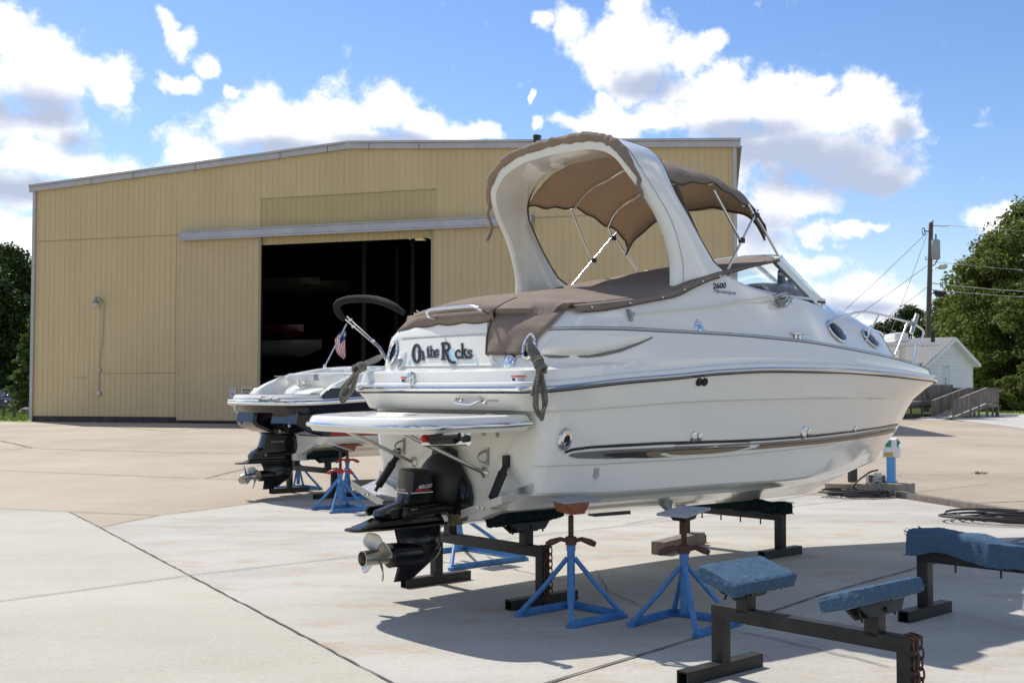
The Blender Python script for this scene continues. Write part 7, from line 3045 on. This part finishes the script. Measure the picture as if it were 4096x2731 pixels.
# ================================================================== lawn posts, car, rocks at the far left
for (x0, x1, yb, yt), lb in (((50, 93, 1315, 1100), 'short wooden lawn post at the left picture edge, in front of the dark car'), ((258, 304, 1325, 1096), 'short wooden lawn post nearer the tan hangar corner')):
    a = gp('C2', (x0 + x1) / 2, yb)
    t_ = at('C2', (x0 + x1) / 2, yt, a.y)
    mb = MB()
    w_ = (x1 - x0) / 4.9 / FPX * a.y
    mb.box((0, 0, t_.z / 2), (w_, w_, t_.z), Matrix.Rotation(.3, 4, 'Z'), 0, .03)
    o = mb.build('lawn_post', mat('dark_post_wood', (.075, .06, .05), .85), None, loc=a)
    tag(o, lb, 'post', 'wooden posts on the lawn')
cz = 100.0
pcx = at('C2', 190, 1160, cz)
car = empty('parked_car', (pcx.x - .95, cz, 0), math.radians(-8))
tag(car, 'black car with round headlamps, parked facing the yard at the far left edge', 'car')
CB = mat('black_car_paint', (.006, .007, .012), .12, coat=.8)
m_ = MB()
side_ = [(-.0, .35), (.0, .72), (.08, .92), (.9, 1.0), (1.5, 1.55), (3.2, 1.6), (3.9, 1.1), (4.1, .9), (4.1, .35)]
m_.prism(side_, -.88, .88, 0, 0, None, .10, .16)
m_.build('car_body', CB, car, smooth=30)
m_ = MB()
m_.add([(-.70, .98, 1.06), (.70, .98, 1.06), (.60, 1.42, 1.5), (-.60, 1.42, 1.5)], [(0, 1, 2, 3)])
m_.build('windscreen', mat('dark_tinted_glass', (.01, .012, .012), .04), car, thick=.01)
for s in (1, -1):
    m_ = MB()
    m_.lathe([(.13, -.03), (.13, .02), (.10, .04), (0, .05)], Matrix.Translation((s * .64, .02, .76)) @ Matrix.Rotation(PI / 2, 4, 'X'), 14)
    m_.build('headlamp', CHROME, car)
    m_ = MB()
    m_.box((s * .80, .06, .60), (.14, .06, .07), None, 0, .01)
    m_.build('indicator', PRINT_ORG, car)
    m_ = MB()
    m_.box((s * .98, 1.1, 1.08), (.18, .12, .14), None, 0, .03)
    m_.build('wing_mirror', CHROME if s > 0 else CB, car)
    for yy in (.75, 3.3):
        m_ = MB()
        m_.lathe([(.0, -.11), (.30, -.11), (.34, -.06), (.34, .06), (.30, .11), (0, .11)], Matrix.Translation((s * .80, yy, .34)) @ Matrix.Rotation(PI / 2, 4, 'Y'), 20)
        m_.build('wheel', RUB, car)
m_ = MB()
m_.box((-.25, -.03, .50), (.5, .02, .14))
m_.build('number_plate', PRINT_WHT, car)
bx = at('C2', 60, 845, 108)
tb_ = empty('trailer_boat', (bx.x - 2.2, 108, bx.z - .75), math.radians(12))
tag(tb_, 'white pointed boat bow with a blue cover, showing above the black car', 'boat')
m_ = MB()
rows = []
for i in range(12):
    t = i / 11
    x = -2.6 + 6.4 * t
    hw_2 = 1.1 * (1 - max(0, (t - .4) / .6) ** 2)
    rows.append([Vector((x, -hw_2, .75 + .1 * t)), Vector((x, -hw_2 * .9, .4 + .2 * t)), Vector((x, 0, .0 + .6 * max(0, t - .5))), Vector((x, hw_2 * .9, .4 + .2 * t)), Vector((x, hw_2, .75 + .1 * t))])
m_.grid(rows)
m_.grid([[r[0], Vector((r[0].x, 0, r[0].z + .12)), r[-1]] for r in rows])
m_.build('hull', GEL, tb_, smooth=50)
m_ = MB()
m_.prism([(-2.2, .85), (-1.0, 1.35), (.2, 1.4), (1.9, .92)], -.8, .8, 1, 0, None, .15, .25)
m_.build('boat_cover', mat('blue_cover', (.04, .09, .36), .7), tb_)
m_ = MB()
for xx in (-1.5, 1.0):
    m_.bar((xx, 0, -bx.z + .75), (xx, 0, .25), .12, .12)
m_.build('trailer_post', STEELB, tb_)
for k, (x, y, r_, lb) in enumerate(((490, 1095, .62, 'pale boulder on the lawn beside the hangar corner'), (560, 1125, .5, 'darker boulder lying against the hangar corner'))):
    c = at('C2', x, y, 92 if k == 0 else 84)
    b = bmesh.new()
    bmesh.ops.create_icosphere(b, subdivisions=3, radius=r_)
    rr = random.Random(k)
    from mathutils import noise as mnoise
    for v in b.verts:
        v.co *= 1 + .35 * mnoise.noise(v.co * 2.2 / r_ + Vector((k * 7, 0, 0)))
        v.co.z *= .62
        v.co.x *= 1.4
    me = bpy.data.meshes.new('boulder')
    b.to_mesh(me)
    b.free()
    me.materials.append(mat('boulder_stone', (.30, .27, .24) if k == 0 else (.22, .20, .18), .9, var=.3, vscale=3) if k == 0 else mat('boulder_stone_dark', (.17, .15, .14), .9, var=.3, vscale=3))
    o = bpy.data.objects.new('boulder', me)
    COL.objects.link(o)
    o.location = (c.x, c.y, r_ * .35)
    tag(o, lb, 'rock')

# ================================================================== trees
def leaf_mat(name, ca, cb, tr):
    m = bpy.data.materials.new(name)
    m.use_nodes = True
    nt = m.node_tree
    nt.nodes.clear()
    out = nt.nodes.new('ShaderNodeOutputMaterial')
    tc = nt.nodes.new('ShaderNodeTexCoord')
    n = nt.nodes.new('ShaderNodeTexNoise')
    n.inputs['Scale'].default_value = 1.3
    n.inputs['Detail'].default_value = 6
    n.inputs['Roughness'].default_value = .8
    nt.links.new(tc.outputs['Object'], n.inputs[0])
    r = nt.nodes.new('ShaderNodeValToRGB')
    r.color_ramp.elements[0].position, r.color_ramp.elements[0].color = .32, (*ca, 1)
    r.color_ramp.elements[1].position, r.color_ramp.elements[1].color = .68, (*cb, 1)
    nt.links.new(n.outputs['Fac'], r.inputs[0])
    d = nt.nodes.new('ShaderNodeBsdfPrincipled')
    d.inputs['Roughness'].default_value = .6
    d.inputs['Specular IOR Level'].default_value = .15
    nt.links.new(r.outputs[0], d.inputs['Base Color'])
    t = nt.nodes.new('ShaderNodeBsdfTranslucent')
    nt.links.new(r.outputs[0], t.inputs[0])
    mx = nt.nodes.new('ShaderNodeMixShader')
    mx.inputs[0].default_value = tr
    nt.links.new(d.outputs[0], mx.inputs[1])
    nt.links.new(t.outputs[0], mx.inputs[2])
    nt.links.new(mx.outputs[0], out.inputs[0])
    return m


LEAFY = leaf_mat('sycamore_leaf', (.07, .11, .02), (.20, .225, .055), .36)
LEAFD = leaf_mat('oak_leaf', (.026, .05, .012), (.065, .098, .024), .22)
LEAFP = leaf_mat('pine_needle_spray', (.06, .11, .035), (.13, .19, .06), .3)
BARK = mat('bark', (.085, .068, .055), .9, var=.3, vscale=4, stretch=(1, 1, .25), bump=.6, bscale=12)


def leaf_cloud(cs, rs, per, size, seed, droop=.0, flat=.75):
    """Quads scattered in the shells of many clumps."""
    r = np.random.default_rng(seed)
    n = len(cs) * per
    ci = np.repeat(np.arange(len(cs)), per)
    c = np.array(cs)[ci]
    rad = np.array(rs)[ci]
    d = r.normal(size=(n, 3))
    d /= np.linalg.norm(d, axis=1)[:, None]
    rr = rad * (.45 + .62 * r.random(n) ** .6)
    p = c + d * rr[:, None] * np.array([1, 1, flat])
    p[:, 2] -= droop * r.random(n)
    nrm = d + r.normal(size=(n, 3)) * .8 + np.array([0, 0, .5])
    nrm /= np.linalg.norm(nrm, axis=1)[:, None]
    t = np.cross(nrm, r.normal(size=(n, 3)))
    t /= np.linalg.norm(t, axis=1)[:, None]
    b = np.cross(nrm, t)
    s = (size * (.55 + .8 * r.random(n)))[:, None]
    a0, a1, a2, a3 = p - t * s, p + b * s * .62 - t * s * .1, p + t * s, p - b * s * .62 + t * s * .1
    v = np.stack([a0, a1, a2, a3], axis=1).reshape(-1, 3)
    return v


def quads_object(name, v, m, parent):
    n = len(v) // 4
    me = bpy.data.meshes.new(name)
    me.vertices.add(len(v))
    me.vertices.foreach_set('co', v.astype(np.float32).ravel())
    me.loops.add(n * 4)
    me.loops.foreach_set('vertex_index', np.arange(n * 4, dtype=np.int32))
    me.polygons.add(n)
    me.polygons.foreach_set('loop_start', np.arange(0, n * 4, 4, dtype=np.int32))
    me.materials.append(m)
    me.update(calc_edges=True)
    me.validate()
    o = bpy.data.objects.new(name, me)
    COL.objects.link(o)
    o.parent = parent
    return o


def broadleaf(name, label, Ht, R, m, seed, low=.12, per=95, nclump=120, leaf=.22, group='trees around the yard'):
    root = empty(name, (0, 0, 0))
    tag(root, label, 'tree', group)
    rr = random.Random(seed)
    cs, rs = [], []
    tb = MB()
    tr_ = max(.16, Ht * .018)
    tb.tube([(0, 0, -.1), (0.05, 0, Ht * .2), (-.08, .06, Ht * .5), (.05, 0, Ht * .86)], [tr_ * 1.25, tr_, tr_ * .7, tr_ * .18], 10)
    k = 0
    while len(cs) < nclump:
        z = low + (1 - low) * rr.random()
        prof = (math.sin(PI * min(1, ((z - low) / (1 - low)) ** .8 * .93 + .07)) ** .62)
        a = rr.random() * 2 * PI
        lob = 1 + .22 * math.sin(3 * a + seed) * math.sin(5 * z + seed) + .12 * math.sin(7 * a + 2 * seed + 9 * z)
        q = prof * R * lob * (.35 + .65 * rr.random() ** .5)
        c = (q * math.cos(a), q * math.sin(a), z * Ht)
        cs.append(c)
        rs.append(R * rr.uniform(.13, .25))
        if k % 5 == 0:
            zb = max(.12, z - .22) * Ht
            tb.tube([(0, 0, zb), (c[0] * .4, c[1] * .4, zb + (c[2] - zb) * .5), c], [tr_ * .4, tr_ * .22, .02], 6)
        k += 1
    tb.build('trunk', BARK, root, smooth=60)
    quads_object('crown', leaf_cloud(cs, rs, per, leaf, seed), m, root)
    return root


def conifer(name, label, Ht, R, m, seed, group='trees around the yard'):
    root = empty(name, (0, 0, 0))
    tag(root, label, 'tree', group)
    rr = random.Random(seed)
    tb = MB()
    tb.tube([(0, 0, -.1), (0, 0, Ht)], [Ht * .018, .03], 8)
    cs, rs = [], []
    for w_ in range(26):
        z = .04 + .94 * w_ / 25
        L = R * (1 - z) ** .8 + .25
        for k in range(7):
            a = rr.random() * 6.28
            l = L * rr.uniform(.6, 1.1)
            for f in (.35, .62, .88):
                cs.append((math.cos(a) * l * f, math.sin(a) * l * f, z * Ht - l * f * .18 + rr.uniform(-.15, .15)))
                rs.append(.30 + .22 * L * (1.1 - f))
            if k % 2 == 0:
                tb.tube([(0, 0, z * Ht), (math.cos(a) * l, math.sin(a) * l, z * Ht - l * .18)], [.05, .01], 5)
    tb.build('trunk', BARK, root, smooth=60)
    quads_object('crown', leaf_cloud(cs, rs, 34, .17, seed, .1, .45), m, root)
    return root


def place(o, x, Y, s=1.0, rz=0.0, label=None, sz=None):
    o.location = (x, Y, -.05)
    o.scale = (s, s, sz or s)
    o.rotation_euler.z = rz
    if label:
        o['label'] = label
    return o


XP = lambda sx, Y: (sx - CX) / FPX * Y
HT = lambda sy, Y: H + (1558.7 - sy) / FPX * Y
# right side
tA = broadleaf('sycamore_tree', 'a', 20, 7.6, LEAFY, 3, low=.02, nclump=300, per=120, leaf=.19)
place(tA, XP(4170, 104), 104, 1.0, .4, 'tallest yellow green leafy tree, at the right picture edge', sz=HT(770, 104) / 20.6)
tB = broadleaf('sycamore_tree', 'b', 14, 5.2, LEAFY, 8, low=.02, nclump=190, per=115, leaf=.18)
place(tB, XP(3990, 101), 101, 1.0, 1.0, 'broad leafy tree standing left of the tallest tree, behind the ramp end', sz=HT(930, 101) / 14.4)
tC = broadleaf('oak_tree', 'c', 12, 4.6, LEAFD, 14, low=.02, nclump=170, per=110, leaf=.18)
place(tC, XP(3800, 122), 122, 1.05, 0, 'dark green tree right behind the utility pole and house roof', sz=HT(1185, 122) / 12.4)
c_ = copy_tree(tC)
place(c_, XP(3640, 150), 150, 1.0, 2.0, 'rounded green tree behind the bow rail, left of the utility pole', sz=HT(1222, 150) / 12.4)
c_ = copy_tree(tC)
place(c_, XP(3520, 152), 152, .95, 4.0, 'smaller green tree behind the cabin of the cruiser bow', sz=HT(1290, 152) / 12.4)
c_ = copy_tree(tC)
place(c_, XP(3900, 118), 118, .9, 1.2, 'dark tree filling the gap between house gable and leafy tree', sz=HT(1150, 118) / 12.4)
c_ = copy_tree(tB)
place(c_, XP(4110, 96), 96, .95, 2.4, 'lower leafy tree in front of the tallest tree at the right edge', sz=HT(1120, 96) / 14.4)
c_ = copy_tree(tC)
place(c_, XP(3420, 170), 170, 1.1, 3.0, 'far green tree mostly hidden behind the cruiser foredeck', sz=HT(1330, 170) / 12.4)
# shrubs at the right
sh = broadleaf('shrub', 'd', 3.0, 2.2, LEAFY, 21, low=.02, nclump=46, per=90, leaf=.13, group='shrubs along the wood edge')
sh['category'] = 'shrub'
place(sh, XP(4060, 92), 92, 1.0, .4, 'low leafy shrub beside the gravel at the right edge')
for sx, Y, s, rz, lb in ((3960, 95, .9, 1.5, 'low shrub behind the end of the timber ramp'), (3900, 98, 1.0, 2.6, 'low shrub at the corner of the white house'), (4150, 94, 1.3, 3.3, 'shrub just outside the right picture edge')):
    c_ = copy_tree(sh)
    place(c_, XP(sx, Y), Y, s, rz, lb)
# left side
tD = broadleaf('oak_tree', 'e', 15, 5.6, LEAFD, 31, low=.03, nclump=230, per=105, leaf=.2)
place(tD, XP(20, 122), 122, 1.0, .3, 'tall dark tree at the left picture edge', sz=HT(985, 122) / 15.4)
for sx, Y, s, rz, ty, lb in ((130, 128, .9, 1.1, 1045, 'dark tree close to the hangar corner'), (-90, 118, 1.0, 2.2, 1010, 'dark tree cut off by the left picture edge'), (70, 140, 1.1, 3.0, 1090, 'dark tree behind the two tall trees at the left'), (190, 138, .9, 4.2, 1080, 'dark tree hidden mostly behind the hangar corner')):
    c_ = copy_tree(tD)
    place(c_, XP(sx, Y), Y, s, rz, lb, sz=HT(ty, Y) / 15.4)
tE = conifer('pine_tree', 'sunlit green pine with drooping boughs beside the hangar corner', 9, 2.6, LEAFP, 5)
place(tE, XP(104, 90), 92, 1.0, 0, None, sz=HT(1255, 92) / 9)
sh2 = broadleaf('shrub', 'dark undergrowth shrub below the tall trees at the left', 4.0, 3.2, LEAFD, 23, low=.02, nclump=60, per=90, leaf=.16, group='shrubs along the wood edge')
sh2['category'] = 'shrub'
place(sh2, XP(30, 116), 116, 1.0, .4)
for sx, Y, s, rz, lb in ((110, 120, 1.0, 1.4, 'dark undergrowth shrub beside the hangar corner'), (-60, 114, 1.0, 2.4, 'dark undergrowth shrub behind the black car'), (180, 124, 1.1, 3.1, 'dark undergrowth shrub mostly behind the hangar')):
    c_ = copy_tree(sh2)
    place(c_, XP(sx, Y), Y, s, rz, lb)

# ================================================================== sky, sun, camera
SUN = Vector((-.48, .65, 1.0)).normalized()
world = bpy.data.worlds.new('World')
SC.world = world
world.use_nodes = True
nt = world.node_tree
nt.nodes.clear()
N = nt.nodes.new
out = N('ShaderNodeOutputWorld')
bg = N('ShaderNodeBackground')
bg.inputs['Strength'].default_value = SKY_STRENGTH = .118
nt.links.new(bg.outputs[0], out.inputs[0])
sky = N('ShaderNodeTexSky')
sky.sky_type = 'NISHITA'
sky.sun_disc = False
sky.sun_elevation = math.asin(SUN.z)
sky.sun_rotation = math.atan2(SUN.x, SUN.y)
sky.air_density = 1.0
sky.dust_density = .3
sky.ozone_density = 2.0
hsv = N('ShaderNodeHueSaturation')
hsv.inputs['Saturation'].default_value = 1.22
hsv.inputs['Value'].default_value = 1.0
nt.links.new(sky.outputs[0], hsv.inputs['Color'])
tc = N('ShaderNodeTexCoord')
sep = N('ShaderNodeSeparateXYZ')
nt.links.new(tc.outputs['Generated'], sep.inputs[0])


def math_(op, a, b=None, c=None, clamp=False, tree=nt):
    n = tree.nodes.new('ShaderNodeMath')
    n.operation = op
    n.use_clamp = clamp
    for i, v in enumerate((a, b, c)):
        if v is None:
            continue
        if isinstance(v, (int, float)):
            n.inputs[i].default_value = v
        else:
            tree.links.new(v, n.inputs[i])
    return n.outputs[0]


az = math_('ARCTAN2', sep.outputs['X'], sep.outputs['Y'])
el = math_('ARCSINE', sep.outputs['Z'])
cmb = N('ShaderNodeCombineXYZ')
nt.links.new(az, cmb.inputs[0])
nt.links.new(el, cmb.inputs[1])

# cumulus: clumps placed by compass bearing and height, broken up by turbulence
CL = [(90, 165, 170, 95), (215, 160, 90, 62), (265, 200, 50, 75), (20, 110, 70, 95), (110, 285, 135, 70), (-10, 40, 60, 60), (-60, 230, 140, 160), (-180, 120, 160, 150),
      (60, 365, 130, 62), (215, 385, 150, 40), (40, 430, 110, 45), (40, 545, 80, 62), (90, 510, 60, 34), (-100, 400, 160, 90),
      (383, 48, 26, 34), (425, 105, 48, 34), (480, 160, 40, 30), (408, 195, 56, 26), (395, 78, 28, 40),
      (560, 295, 120, 78), (640, 270, 100, 70), (760, 275, 120, 80), (885, 255, 100, 68), (965, 290, 90, 56), (1065, 308, 90, 34), (450, 355, 90, 44), (720, 335, 330, 52), (540, 215, 28, 18), (1240, 292, 30, 18),
      (1395, 120, 110, 100), (1475, 100, 105, 92), (1555, 130, 100, 70), (1450, 180, 110, 56), (1300, 55, 46, 56), (1630, 115, 36, 36), (1250, 55, 24, 30), (1440, 10, 60, 40), (1385, 235, 36, 40), (1226, 235, 12, 18),
      (1480, 275, 190, 50), (1650, 245, 190, 95), (1790, 245, 180, 95), (1935, 255, 140, 84), (2040, 275, 78, 56), (1360, 295, 100, 30), (1900, 345, 220, 76), (1990, 410, 165, 48), (1760, 355, 170, 80), (1660, 190, 70, 44), (1885, 195, 50, 40),
      (1800, 455, 110, 52), (1860, 470, 80, 36), (1740, 510, 110, 66), (1870, 535, 44, 30), (1945, 536, 44, 24), (1995, 524, 30, 13), (1700, 570, 130, 56), (1790, 600, 90, 40),
      (1870, 600, 60, 30), (1975, 665, 120, 50), (2065, 685, 80, 46), (2000, 705, 150, 34), (1850, 660, 100, 50),
      (2285, 500, 56, 28), (2245, 625, 46, 30), (2330, 480, 30, 20)]
g = bpy.data.node_groups.new('cumulus', 'ShaderNodeTree')
g.interface.new_socket('Vector', in_out='INPUT', socket_type='NodeSocketVector')
g.interface.new_socket('Density', in_out='OUTPUT', socket_type='NodeSocketFloat')
g.interface.new_socket('Soft', in_out='OUTPUT', socket_type='NodeSocketFloat')
gi, go_ = g.nodes.new('NodeGroupInput'), g.nodes.new('NodeGroupOutput')
wn = g.nodes.new('ShaderNodeTexNoise')
wn.inputs['Scale'].default_value = 24
wn.inputs['Detail'].default_value = 6
g.links.new(gi.outputs[0], wn.inputs[0])
vs_ = g.nodes.new('ShaderNodeVectorMath')
vs_.operation = 'SUBTRACT'
vs_.inputs[1].default_value = (.5, .5, .5)
g.links.new(wn.outputs['Color'], vs_.inputs[0])
vm = g.nodes.new('ShaderNodeVectorMath')
vm.operation = 'MULTIPLY_ADD'
vm.inputs[1].default_value = (.04, .04, 0)
g.links.new(vs_.outputs[0], vm.inputs[0])
g.links.new(gi.outputs[0], vm.inputs[2])
flt = g.nodes.new('ShaderNodeVectorMath')
flt.operation = 'MULTIPLY'
flt.inputs[1].default_value = (1, 1, 0)
g.links.new(vm.outputs[0], flt.inputs[0])
acc = None
for x, y, rx_, ry_ in CL:
    d = sight('V', x, y).normalized()
    a0, e0_ = math.atan2(d.x, d.y), math.asin(d.z)
    k_ = 1.0 / 2650
    ra_, re_ = rx_ * k_ * 1.42, ry_ * k_ * 1.42
    mp = g.nodes.new('ShaderNodeMapping')
    mp.inputs['Scale'].default_value = (1 / ra_, 1 / re_, 1)
    mp.inputs['Location'].default_value = (-a0 / ra_, -e0_ / re_, 0)
    g.links.new(flt.outputs[0], mp.inputs[0])
    gr_t = g.nodes.new('ShaderNodeTexGradient')
    gr_t.gradient_type = 'SPHERICAL'
    g.links.new(mp.outputs[0], gr_t.inputs[0])
    acc = gr_t.outputs['Fac'] if acc is None else math_('SMOOTH_MAX', acc, gr_t.outputs['Fac'], .12, tree=g)
# unseen cumulus over the rest of the sky, thickened to whiten the fill light
fn = g.nodes.new('ShaderNodeTexNoise')
fn.inputs['Scale'].default_value = 3.4
fn.inputs['Detail'].default_value = 2
mpf = g.nodes.new('ShaderNodeMapping')
mpf.inputs['Scale'].default_value = (1, 1.5, 1)
mpf.inputs['Location'].default_value = (4.7, 1.3, 0)
g.links.new(flt.outputs[0], mpf.inputs[0])
g.links.new(mpf.outputs[0], fn.inputs[0])
far_ = math_('MULTIPLY', math_('SUBTRACT', fn.outputs['Fac'], .42, tree=g), 4.0, tree=g)
sx_ = g.nodes.new('ShaderNodeSeparateXYZ')
g.links.new(gi.outputs[0], sx_.inputs[0])
off_view = math_('MULTIPLY', math_('SUBTRACT', math_('ABSOLUTE', sx_.outputs[0], tree=g), .56, tree=g), 6.0, clamp=True, tree=g)
far_ = math_('MULTIPLY', math_('MULTIPLY', far_, off_view, tree=g), .8, clamp=True, tree=g)
acc = math_('MAXIMUM', acc, far_, tree=g)
fb = g.nodes.new('ShaderNodeTexNoise')
fb.inputs['Scale'].default_value = 30
fb.inputs['Detail'].default_value = 9
fb.inputs['Roughness'].default_value = .66
g.links.new(gi.outputs[0], fb.inputs[0])
turb = math_('MULTIPLY', math_('SUBTRACT', fb.outputs['Fac'], .5, tree=g), 1.5, tree=g)
dens = math_('ADD', math_('SUBTRACT', acc, .32, tree=g), turb, tree=g)
dens = math_('MINIMUM', dens, math_('MULTIPLY', acc, 3.0, tree=g), tree=g)
g.links.new(dens, go_.inputs[0])
soft = math_('ADD', acc, math_('MULTIPLY', math_('SUBTRACT', wn.outputs['Fac'], .5, tree=g), .9, tree=g), tree=g)
g.links.new(soft, go_.inputs[1])


def cloud_at(vec):
    n = N('ShaderNodeGroup')
    n.node_tree = g
    nt.links.new(vec, n.inputs[0])
    return n.outputs


def smooth(v, a, b):
    n = N('ShaderNodeMapRange')
    n.interpolation_type = 'SMOOTHSTEP'
    n.inputs['From Min'].default_value = a
    n.inputs['From Max'].default_value = b
    nt.links.new(v, n.inputs['Value'])
    return n.outputs['Result']


d0, s0 = cloud_at(cmb.outputs[0])
sh_ = N('ShaderNodeVectorMath')
sh_.operation = 'ADD'
sh_.inputs[1].default_value = (-.012, .026, 0)
nt.links.new(cmb.outputs[0], sh_.inputs[0])
d1, s1 = cloud_at(sh_.outputs[0])
alpha = smooth(d0, -.06, .40)
base_dark = None
for x, y, rx_, ry_ in ((1900, 385, 230, 75), (2010, 425, 160, 60), (1780, 355, 190, 48), (1490, 200, 90, 40), (1700, 300, 160, 30), (60, 250, 130, 48), (30, 435, 140, 44), (180, 330, 60, 30), (640, 345, 220, 34), (900, 325, 170, 26), (1700, 520, 130, 60), (1960, 705, 160, 26), (2080, 300, 40, 40)):
    d = sight('V', x, y).normalized()
    a0, e0_ = math.atan2(d.x, d.y), math.asin(d.z)
    ra_, re_ = rx_ / 2650 * 1.5, ry_ / 2650 * 1.5
    mp = N('ShaderNodeMapping')
    mp.inputs['Scale'].default_value = (1 / ra_, 1 / re_, 1)
    mp.inputs['Location'].default_value = (-a0 / ra_, -e0_ / re_, 0)
    nt.links.new(cmb.outputs[0], mp.inputs[0])
    gt = N('ShaderNodeTexGradient')
    gt.gradient_type = 'SPHERICAL'
    nt.links.new(mp.outputs[0], gt.inputs[0])
    base_dark = gt.outputs['Fac'] if base_dark is None else math_('SMOOTH_MAX', base_dark, gt.outputs['Fac'], .15)
puff = math_('MULTIPLY', math_('SUBTRACT', d1, .42), .42)
thick = math_('ADD', math_('MULTIPLY', base_dark, .95), math_('ADD', puff, math_('MULTIPLY', math_('SUBTRACT', s1, .5), .16)))
shade = smooth(thick, .05, .80)
cc = N('ShaderNodeMix')
cc.data_type = 'RGBA'
cw = 1.0 / SKY_STRENGTH
CLOUD_HI, CLOUD_LO = .98, (.42, .475, .62)
cc.inputs[6].default_value = (CLOUD_HI * cw, CLOUD_HI * cw, CLOUD_HI * 1.0 * cw, 1)
cc.inputs[7].default_value = (CLOUD_LO[0] * cw, CLOUD_LO[1] * cw, CLOUD_LO[2] * cw, 1)
nt.links.new(shade, cc.inputs[0])
up_ = smooth(sep.outputs['Z'], .0, .03)
mixc = N('ShaderNodeMix')
mixc.data_type = 'RGBA'
nt.links.new(math_('MULTIPLY', alpha, up_), mixc.inputs[0])
tint = N('ShaderNodeMix')
tint.data_type = 'RGBA'
tint.blend_type = 'MULTIPLY'
tint.inputs[0].default_value = 1
tint.inputs[7].default_value = (1.02, .935, 1.0, 1)
nt.links.new(hsv.outputs[0], tint.inputs[6])
nt.links.new(tint.outputs[2], mixc.inputs[6])
nt.links.new(cc.outputs[2], mixc.inputs[7])
nt.links.new(mixc.outputs[2], bg.inputs['Color'])

sl = bpy.data.lights.new('sun', 'SUN')
sl.energy = 4.6
sl.angle = math.radians(.53)
sl.color = (1.0, .95, .87)
so_ = bpy.data.objects.new('sun', sl)
COL.objects.link(so_)
so_.rotation_euler = (-SUN).to_track_quat('-Z', 'Y').to_euler()
so_.location = (0, 0, 40)

cam = bpy.data.cameras.new('camera')
cam.sensor_width = 36
cam.lens = 36 * 2650 / 2352
cam.clip_end = 5000
cam.clip_start = .1
co_ = bpy.data.objects.new('camera', cam)
COL.objects.link(co_)
co_.location = CAMV
co_.rotation_euler = (PI / 2 + PITCH, 0, 0)
SC.camera = co_
vs = SC.view_settings
vs.view_transform = 'Standard'
vs.look = 'None'
vs.gamma = 1
vs.exposure = .32
SC.cycles.max_bounces = 8
SC.cycles.transparent_max_bounces = 12
SC.cycles.use_denoising = True
SC.cycles.caustics_reflective = False
SC.cycles.caustics_refractive = False
SC.cycles.sample_clamp_indirect = 4
